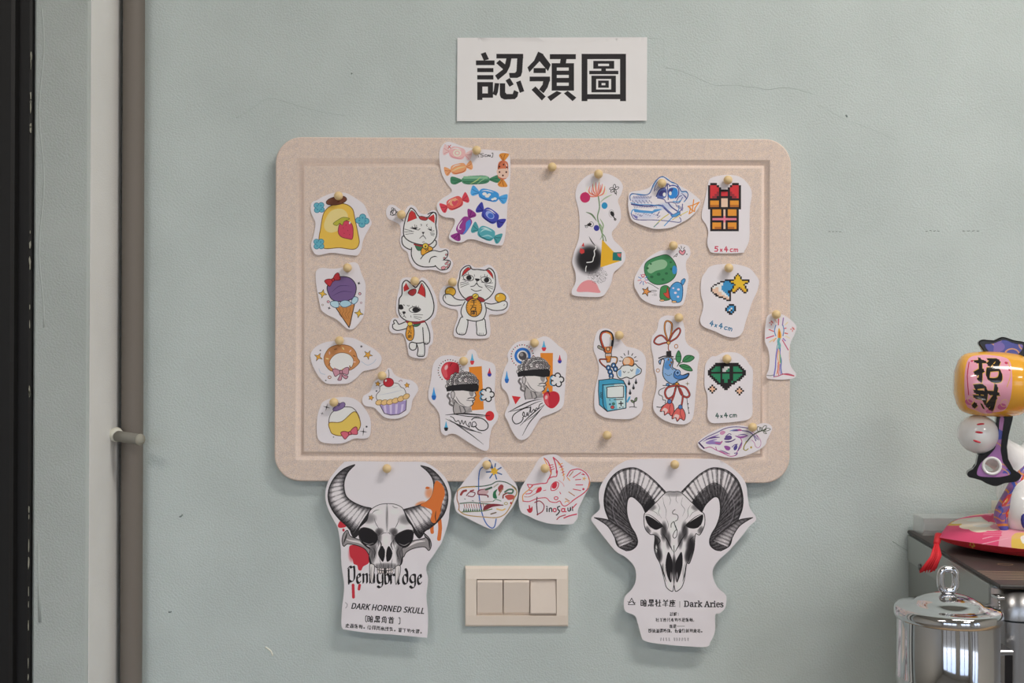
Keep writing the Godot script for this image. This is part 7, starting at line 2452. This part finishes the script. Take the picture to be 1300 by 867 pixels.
# ---------------------------------------------------------------- all cutouts
func cutouts() -> void:
	var g := "paper cutouts pinned to the felt board"
	var cat := "paper cutout"
	var z := BOARD + 0.0004
	# name, label, pin, lift, outline, drawing
	var list := [
		["strawberry_cutout", "paper cutout with a strawberry, a brown beret and three blue flowers on yellow", Vector2(429.7, 248.7), 0.0022, [[385, 235, 8.67, [150, 165, 230, 120, 330, 85, 400, 80, 480, 90, 570, 140, 650, 195, 685, 240, 720, 330, 752, 410, 740, 450, 690, 540, 655, 620, 640, 700, 600, 770, 540, 773, 400, 755, 300, 745, 160, 770, 110, 730, 85, 660, 110, 570, 130, 470, 130, 400, 85, 300, 85, 220, 110, 180]]], art_strawberry],
		["ice_cream_cutout", "paper cutout with a purple ice cream cone, red bow and gold stars", Vector2(441, 340), 0.0022, [[385, 325, 8.67, [150, 155, 200, 130, 330, 140, 440, 120, 510, 75, 570, 70, 610, 100, 640, 190, 680, 290, 688, 360, 680, 500, 670, 640, 630, 720, 560, 795, 520, 808, 470, 790, 370, 700, 270, 650, 200, 595, 180, 520, 160, 420, 140, 290, 135, 200]]], art_cone],
		["bow_cutout", "wide paper cutout with a brown hood shape, mauve bow and two gold stars", Vector2(430.9, 432.5), 0.0022, [[385, 420, 10.84, [100, 320, 150, 240, 240, 180, 330, 150, 440, 135, 540, 95, 620, 90, 720, 110, 850, 180, 960, 240, 1045, 310, 1078, 370, 1065, 450, 1010, 510, 900, 540, 820, 560, 720, 660, 620, 720, 500, 730, 340, 728, 270, 690, 200, 610, 130, 480, 105, 390]]], art_wreath],
		["cupcake_cutout", "paper cutout with a cherry-topped cupcake in a purple case", Vector2(485, 477), 0.0022, [[395, 455, 7.536, [735, 92, 765, 100, 800, 155, 870, 190, 960, 210, 1010, 250, 1025, 300, 1000, 350, 970, 400, 955, 480, 920, 535, 840, 572, 750, 575, 690, 555, 640, 505, 600, 470, 520, 455, 490, 415, 500, 360, 560, 320, 590, 250, 620, 205, 680, 185, 710, 130]]], art_cupcake],
		["beret_cutout", "paper cutout with a purple beret, a pink bow tie and black sparkles", Vector2(423.8, 510.7), 0.0022, [[395, 455, 7.536, [80, 480, 110, 420, 180, 385, 260, 372, 350, 370, 430, 395, 500, 460, 560, 560, 572, 650, 560, 740, 510, 768, 420, 765, 350, 795, 270, 815, 130, 808, 75, 780, 55, 720, 55, 600, 65, 530]]], art_beret],
		["cat_cutout", "paper cutout of a white cat leaning back with its paws behind its head", Vector2(509.5, 272.5), 0.0018, [[485, 250, 8.67, [50, 130, 80, 90, 130, 88, 180, 120, 240, 160, 280, 110, 320, 88, 370, 110, 410, 170, 480, 190, 540, 150, 590, 150, 618, 200, 618, 330, 625, 420, 618, 500, 640, 560, 700, 565, 740, 590, 735, 650, 780, 720, 775, 770, 740, 820, 680, 835, 600, 810, 520, 800, 430, 805, 350, 770, 300, 690, 280, 610, 220, 560, 195, 480, 205, 400, 195, 310, 130, 270, 70, 240, 45, 190]]], art_cat_lounging],
		["cat_cutout", "paper cutout of a standing white cat holding up one paw", Vector2(526.5, 357), 0.0022, [[485, 345, 7.54, [180, 80, 220, 55, 290, 60, 340, 90, 380, 55, 430, 75, 480, 150, 520, 250, 530, 340, 510, 430, 470, 480, 490, 580, 485, 680, 450, 720, 435, 800, 400, 830, 320, 825, 260, 800, 245, 730, 225, 640, 190, 590, 110, 590, 70, 550, 80, 480, 110, 440, 160, 440, 135, 380, 140, 270, 165, 150]]], art_cat_thumb],
		["cat_cutout", "paper cutout of a white cat holding a gold ball in each paw", Vector2(574.4, 358.2), 0.0022, [[550, 325, 7.88, [330, 85, 380, 90, 420, 115, 490, 110, 550, 85, 600, 115, 640, 170, 655, 260, 690, 340, 740, 380, 765, 440, 760, 510, 720, 565, 640, 588, 560, 590, 570, 680, 570, 780, 540, 820, 400, 828, 250, 815, 205, 790, 210, 720, 245, 620, 240, 545, 170, 525, 90, 490, 62, 440, 65, 360, 110, 300, 180, 290, 235, 230, 260, 150, 295, 105]]], art_cat_coins],
		["candy_cutout", "large paper cutout with nine wrapped candies in many colours", Vector2(605, 190.8), 0.0032, [[545, 170, 5.78, [90, 90, 120, 62, 160, 60, 260, 95, 370, 110, 480, 120, 560, 130, 590, 160, 595, 250, 590, 370, 575, 520, 565, 680, 545, 800, 510, 818, 430, 805, 330, 775, 280, 775, 240, 795, 180, 790, 145, 765, 150, 730, 185, 660, 180, 620, 120, 612, 78, 590, 57, 550, 60, 510, 100, 470, 150, 440, 165, 410, 135, 370, 95, 300, 78, 220, 72, 140]]], art_candies],
		["bust_cutout", "paper cutout of a marble bust with black eye band and dotted apple above it", Vector2(588.5, 458.4), 0.0028, [[535, 435, 6.19, [110, 140, 160, 105, 230, 98, 300, 110, 350, 100, 365, 65, 400, 52, 430, 70, 450, 120, 500, 140, 560, 160, 583, 200, 580, 300, 575, 430, 585, 520, 605, 570, 590, 620, 555, 670, 535, 760, 530, 830, 500, 850, 440, 825, 350, 770, 280, 725, 230, 715, 190, 730, 155, 700, 148, 620, 140, 560, 110, 510, 60, 450, 55, 390, 75, 290, 85, 200]]], art_bust_apple],
		["bust_cutout", "paper cutout of a marble bust with black eye band and a blue ring above it", Vector2(678.5, 435.4), 0.0028, [[630, 420, 5.98, [110, 130, 150, 90, 200, 75, 270, 75, 310, 60, 370, 40, 420, 65, 470, 110, 520, 150, 538, 190, 530, 300, 520, 480, 510, 560, 480, 600, 400, 635, 340, 660, 300, 720, 250, 800, 200, 828, 160, 815, 120, 760, 90, 690, 65, 640, 80, 590, 100, 540, 80, 470, 45, 430, 40, 370, 65, 280, 90, 230, 85, 180]]], art_bust_ring],
		["flower_collage_cutout", "tall paper cutout with a coral flower, black disc and yellow triangle", Vector2(759.8, 221), 0.003, [[715, 205, 4.82, [100, 130, 150, 85, 210, 68, 280, 78, 340, 110, 365, 150, 355, 200, 335, 240, 350, 290, 352, 350, 325, 400, 298, 435, 310, 480, 350, 520, 378, 560, 380, 600, 355, 640, 310, 680, 295, 740, 270, 790, 235, 825, 150, 828, 65, 820, 52, 790, 75, 740, 75, 680, 55, 620, 65, 560, 95, 470, 100, 380, 95, 300, 75, 220, 80, 170]]], art_abstract],
		["dinosaur_skull_cutout", "paper cutout of a blue-inked dinosaur skull with an orange star", Vector2(840.2, 232.6), 0.0034, [[790, 215, 10.2, [80, 380, 85, 320, 120, 290, 250, 270, 340, 240, 400, 180, 450, 120, 510, 88, 570, 95, 640, 150, 760, 220, 880, 290, 990, 380, 1010, 410, 1000, 470, 950, 550, 880, 620, 750, 700, 620, 755, 450, 772, 350, 755, 200, 700, 120, 650, 90, 560, 75, 460]]], art_blue_skull],
		["firework_cutout", "paper cutout in green and blue with a small heart, firework sparks and orange star", Vector2(854.8, 311.8), 0.0022, [[800, 300, 9.13, [300, 190, 360, 165, 470, 155, 500, 130, 545, 100, 620, 92, 680, 120, 698, 180, 690, 230, 650, 290, 650, 380, 678, 470, 665, 580, 645, 700, 610, 790, 540, 810, 400, 808, 300, 800, 200, 765, 130, 720, 80, 640, 50, 580, 50, 490, 80, 420, 140, 320, 220, 240]]], art_firework],
		["keychain_cutout", "paper cutout of a clasp with a turquoise hand-held game, sun and rain cloud", Vector2(786, 425.6), 0.0024, [[745, 410, 6.94, [90, 80, 130, 50, 190, 50, 240, 85, 300, 150, 350, 205, 430, 225, 490, 260, 520, 320, 520, 420, 505, 540, 485, 640, 495, 720, 470, 790, 400, 840, 300, 847, 200, 840, 130, 820, 75, 770, 65, 680, 75, 570, 100, 460, 105, 380, 85, 300, 60, 240, 65, 160]]], art_keychain],
		["bird_cutout", "tall paper cutout of a blue bird charm with red ribbons and green leaves", Vector2(861.7, 403.3), 0.0026, [[820, 395, 5.78, [100, 60, 150, 32, 220, 40, 265, 70, 285, 130, 290, 210, 320, 255, 375, 290, 392, 330, 380, 400, 375, 490, 365, 600, 355, 720, 340, 790, 300, 825, 240, 830, 170, 815, 110, 785, 60, 730, 55, 660, 75, 580, 80, 500, 60, 420, 55, 340, 38, 260, 45, 190, 80, 140]]], art_bird],
		["pixel_cutout", "paper cutout with red and orange pixel art and a red size note", Vector2(924.2, 228.5), 0.0022, [[880, 215, 7.54, [160, 90, 220, 65, 330, 52, 430, 65, 500, 110, 550, 180, 562, 250, 545, 350, 540, 500, 540, 620, 530, 700, 490, 780, 460, 800, 200, 800, 150, 760, 135, 690, 145, 600, 125, 530, 85, 470, 85, 400, 110, 300, 130, 200, 145, 130]]], art_pixel_red],
		["pixel_cutout", "paper cutout with yellow and blue pixel art and a blue size note", Vector2(925.2, 340.2), 0.0024, [[880, 325, 7.88, [130, 150, 160, 110, 240, 85, 400, 80, 520, 105, 580, 135, 640, 210, 660, 260, 640, 350, 590, 460, 560, 550, 525, 660, 500, 750, 460, 800, 400, 815, 320, 800, 210, 750, 110, 710, 75, 670, 72, 620, 95, 540, 100, 470, 80, 390, 75, 290, 90, 210]]], art_pixel_yellow],
		["pixel_cutout", "paper cutout with black and green pixel art and a dark green size note", Vector2(922.8, 455.7), 0.0024, [[885, 440, 8.26, [150, 105, 200, 100, 270, 65, 350, 57, 430, 70, 500, 120, 550, 190, 582, 240, 585, 340, 578, 500, 582, 640, 575, 720, 530, 765, 430, 785, 290, 798, 170, 803, 120, 770, 105, 700, 112, 620, 105, 500, 80, 420, 78, 300, 90, 180]]], art_pixel_green],
		["candle_cutout", "paper cutout of a burning candle hanging over the right edge of the board", Vector2(985.5, 399.3), 0.0016, [[960, 385, 8.25, [110, 150, 140, 115, 200, 105, 270, 115, 340, 155, 400, 210, 422, 255, 400, 330, 365, 400, 345, 490, 345, 590, 370, 670, 415, 735, 410, 775, 360, 792, 260, 800, 170, 795, 115, 785, 108, 750, 130, 690, 140, 580, 125, 480, 95, 410, 92, 300, 100, 210]]], art_candle],
		["dinosaur_skull_cutout", "paper cutout of a purple-inked skull with a green sprig", Vector2(955.5, 542.3), 0.0022, [[875, 525, 11.3, [125, 410, 200, 340, 330, 260, 470, 200, 600, 172, 750, 170, 870, 185, 980, 155, 1080, 135, 1160, 160, 1190, 210, 1170, 270, 1120, 370, 1090, 450, 1000, 520, 850, 590, 700, 630, 560, 632, 430, 605, 280, 560, 170, 510, 130, 460]]], art_purple_skull],
		["dinosaur_skull_cutout", "paper cutout of a toothed dinosaur skull with a yellow star and blue loop", Vector2(618, 590.3), 0.0026, [[570, 570, 7.88, [340, 95, 370, 80, 410, 95, 500, 140, 560, 210, 610, 280, 670, 350, 690, 430, 680, 490, 630, 590, 560, 680, 500, 760, 450, 798, 400, 795, 300, 750, 180, 690, 90, 640, 65, 600, 50, 510, 75, 430, 130, 350, 210, 250, 280, 160]]], art_trex_skull],
		["dinosaur_skull_cutout", "paper cutout of a red-inked three-horned dinosaur skull with the word Dinosaur", Vector2(691.8, 594.6), 0.0026, [[650, 570, 8.25, [270, 120, 320, 75, 400, 57, 470, 62, 540, 110, 620, 165, 720, 205, 790, 250, 818, 300, 815, 380, 770, 470, 720, 570, 690, 640, 692, 710, 660, 760, 615, 788, 420, 785, 280, 750, 170, 700, 95, 655, 70, 550, 80, 450, 110, 380, 160, 300, 220, 210]]], art_triceratops],
		["skull_poster", "cut-out paper poster of a horned skull with red and orange splashes", Vector2(491.2, 594.8), 0.0038, [[405, 575, 6.667, [235, 72, 410, 70, 640, 74, 860, 75, 930, 95, 1000, 140, 1070, 210, 1105, 290, 1118, 370, 1105, 480, 1090, 600, 1040, 750]], [405, 695, 7.222, [1095, 0, 1050, 70, 990, 160, 985, 220, 1000, 290, 985, 440, 995, 560, 1000, 660, 992, 810, 960, 824, 700, 800, 480, 785, 250, 755, 215, 740, 205, 700, 210, 560, 225, 440, 230, 330, 210, 200, 203, 100, 200, 0]], [405, 575, 6.667, [160, 640, 130, 580, 80, 480, 55, 390, 60, 300, 90, 220, 150, 140, 200, 90]]], art_horned_skull],
		["skull_poster", "cut-out paper poster of a ram skull with curled horns and small lines of text", Vector2(856.6, 589.7), 0.0042, [[745, 575, 5.778, [320, 50, 500, 42, 720, 43, 930, 45, 1000, 65, 1080, 120, 1140, 180, 1170, 240, 1180, 320, 1195, 400, 1240, 470, 1235, 500, 1190, 540]], [745, 660, 5.102, [1000, 110, 920, 200, 855, 260, 818, 320, 820, 380, 850, 440, 895, 480, 905, 510, 895, 570, 860, 605, 832, 615, 830, 720, 800, 790, 770, 822, 600, 815, 430, 797, 370, 780, 355, 760, 330, 670, 310, 620, 255, 595, 240, 560, 245, 500, 290, 450, 315, 400, 318, 340, 300, 290, 250, 240, 185, 200, 110, 110]], [745, 575, 5.778, [70, 545, 35, 495, 40, 465, 95, 410, 88, 330, 95, 260, 130, 190, 200, 110, 260, 70]]], art_ram_skull],
	]
	var pinned := ["strawberry", "ice cream cone", "brown hood", "cupcake", "purple beret", "lounging white cat", "white cat with one raised paw", "white cat with two gold balls", "wrapped candies", "marble bust and dotted apple", "marble bust and blue ring", "coral flower collage", "blue dinosaur skull", "green and blue firework", "turquoise hand-held game", "blue bird charm", "red and orange pixel art", "yellow and blue pixel art", "black and green pixel art", "burning candle", "purple skull", "toothed dinosaur skull", "red three-horned dinosaur", "horned skull poster", "ram skull poster"]
	var n := 0
	for a in list:
		paper(a[0], a[1], cat, g, a[4], a[5], a[2], z, a[3])
		push_pin(a[2].x, a[2].y, z, "cream ball-headed push pin holding the %s %s" % [pinned[n], "cutout" if n < 23 else "by its top edge"])
		n += 1
	push_pin(701, 212, BOARD, "lone cream ball-headed push pin in bare felt near the top groove")
	push_pin(770.7, 552.5, BOARD, "lone cream ball-headed push pin in bare felt near the bottom of the board")
	paper("paper_sign", "white paper sign with three large black Chinese characters above the board", "sign", "", [[560, 30, 4.643, [96, 83, 1215, 80, 1213, 572, 93, 575]]], art_title, Vector2(700, 55), 0.0010, 0.0020, false, 6.0, "d6d2d9")

func _ready() -> void:
	# camera
	var cam := Camera3D.new()
	cam.name = "camera"
	cam.fov = rad_to_deg(2.0 * atan(433.5 * MM / EYE.z))
	cam.near = 0.02
	add_child(cam)
	cam.position = EYE
	cam.rotation.z = ROLL
	cam.current = true
	# sky and exposure
	var sky_m := ProceduralSkyMaterial.new()
	sky_m.sky_top_color = Color("a9bfdc")
	sky_m.sky_horizon_color = Color("dfe5ee")
	sky_m.ground_bottom_color = Color("8f8f90")
	sky_m.ground_horizon_color = Color("c9cdd2")
	sky_m.sky_energy_multiplier = 2.2
	sky_m.ground_energy_multiplier = 1.6
	sky_m.sun_angle_max = 0.0
	var sky := Sky.new()
	sky.sky_material = sky_m
	var env := Environment.new()
	env.background_mode = Environment.BG_SKY
	env.sky = sky
	env.tonemap_mode = Environment.TONE_MAPPER_LINEAR
	env.tonemap_exposure = 0.49
	env.sdfgi_enabled = true
	env.ssao_enabled = true
	env.ssil_enabled = true
	var we := WorldEnvironment.new()
	we.name = "environment"
	we.environment = env
	add_child(we)
	# lamps on the ceiling: one close to the wall, to the right of the board, others further into the room
	lamp(Vector3(0.85, 2.76, 0.95), Vector2(0.90, 0.20), 3.9, Color("fff8f0"), "flat ceiling lamp nearest the wall with the board")
	lamp(Vector3(-0.9, 2.76, 2.2), Vector2(0.60, 0.20), 3.0, Color("fff6ec"), "flat ceiling lamp at the left of the room")
	lamp(Vector3(1.3, 2.76, 2.6), Vector2(0.60, 0.20), 3.4, Color("fff6ec"), "flat ceiling lamp at the right of the room")
	grain = FastNoiseLite.new()
	grain.seed = 12
	grain.frequency = 0.05
	sans = SystemFont.new()
	sans.font_names = PackedStringArray(["Droid Sans"])
	serif = SystemFont.new()
	serif.font_names = PackedStringArray(["Droid Serif"])
	bare_paper = mat(seen("d2cdd3"), 0.7)
	pin_head = ball(0.0051, 1.0, 1.0, 0.98, 28)
	pin_wood = mat(Color("f0d4a0"), 0.42)
	pin_steel = steel(0.25, 0.7)
	var st := begin()
	tube(st, PackedVector3Array([Vector3(0, 0, -0.004), Vector3(0, 0, -0.0085), Vector3(0, 0, -0.0105)]), [0.0006, 0.0006, 0.0001], 8)
	pin_needle = done(st)
	# the setting, then the things
	wall_and_pilaster()
	felt_board()
	wall_switch()
	counter_and_cabinet()
	canister()
	chain_and_tag()
	cushion()
	plastic_box()
	lucky_cat()
	cutouts()
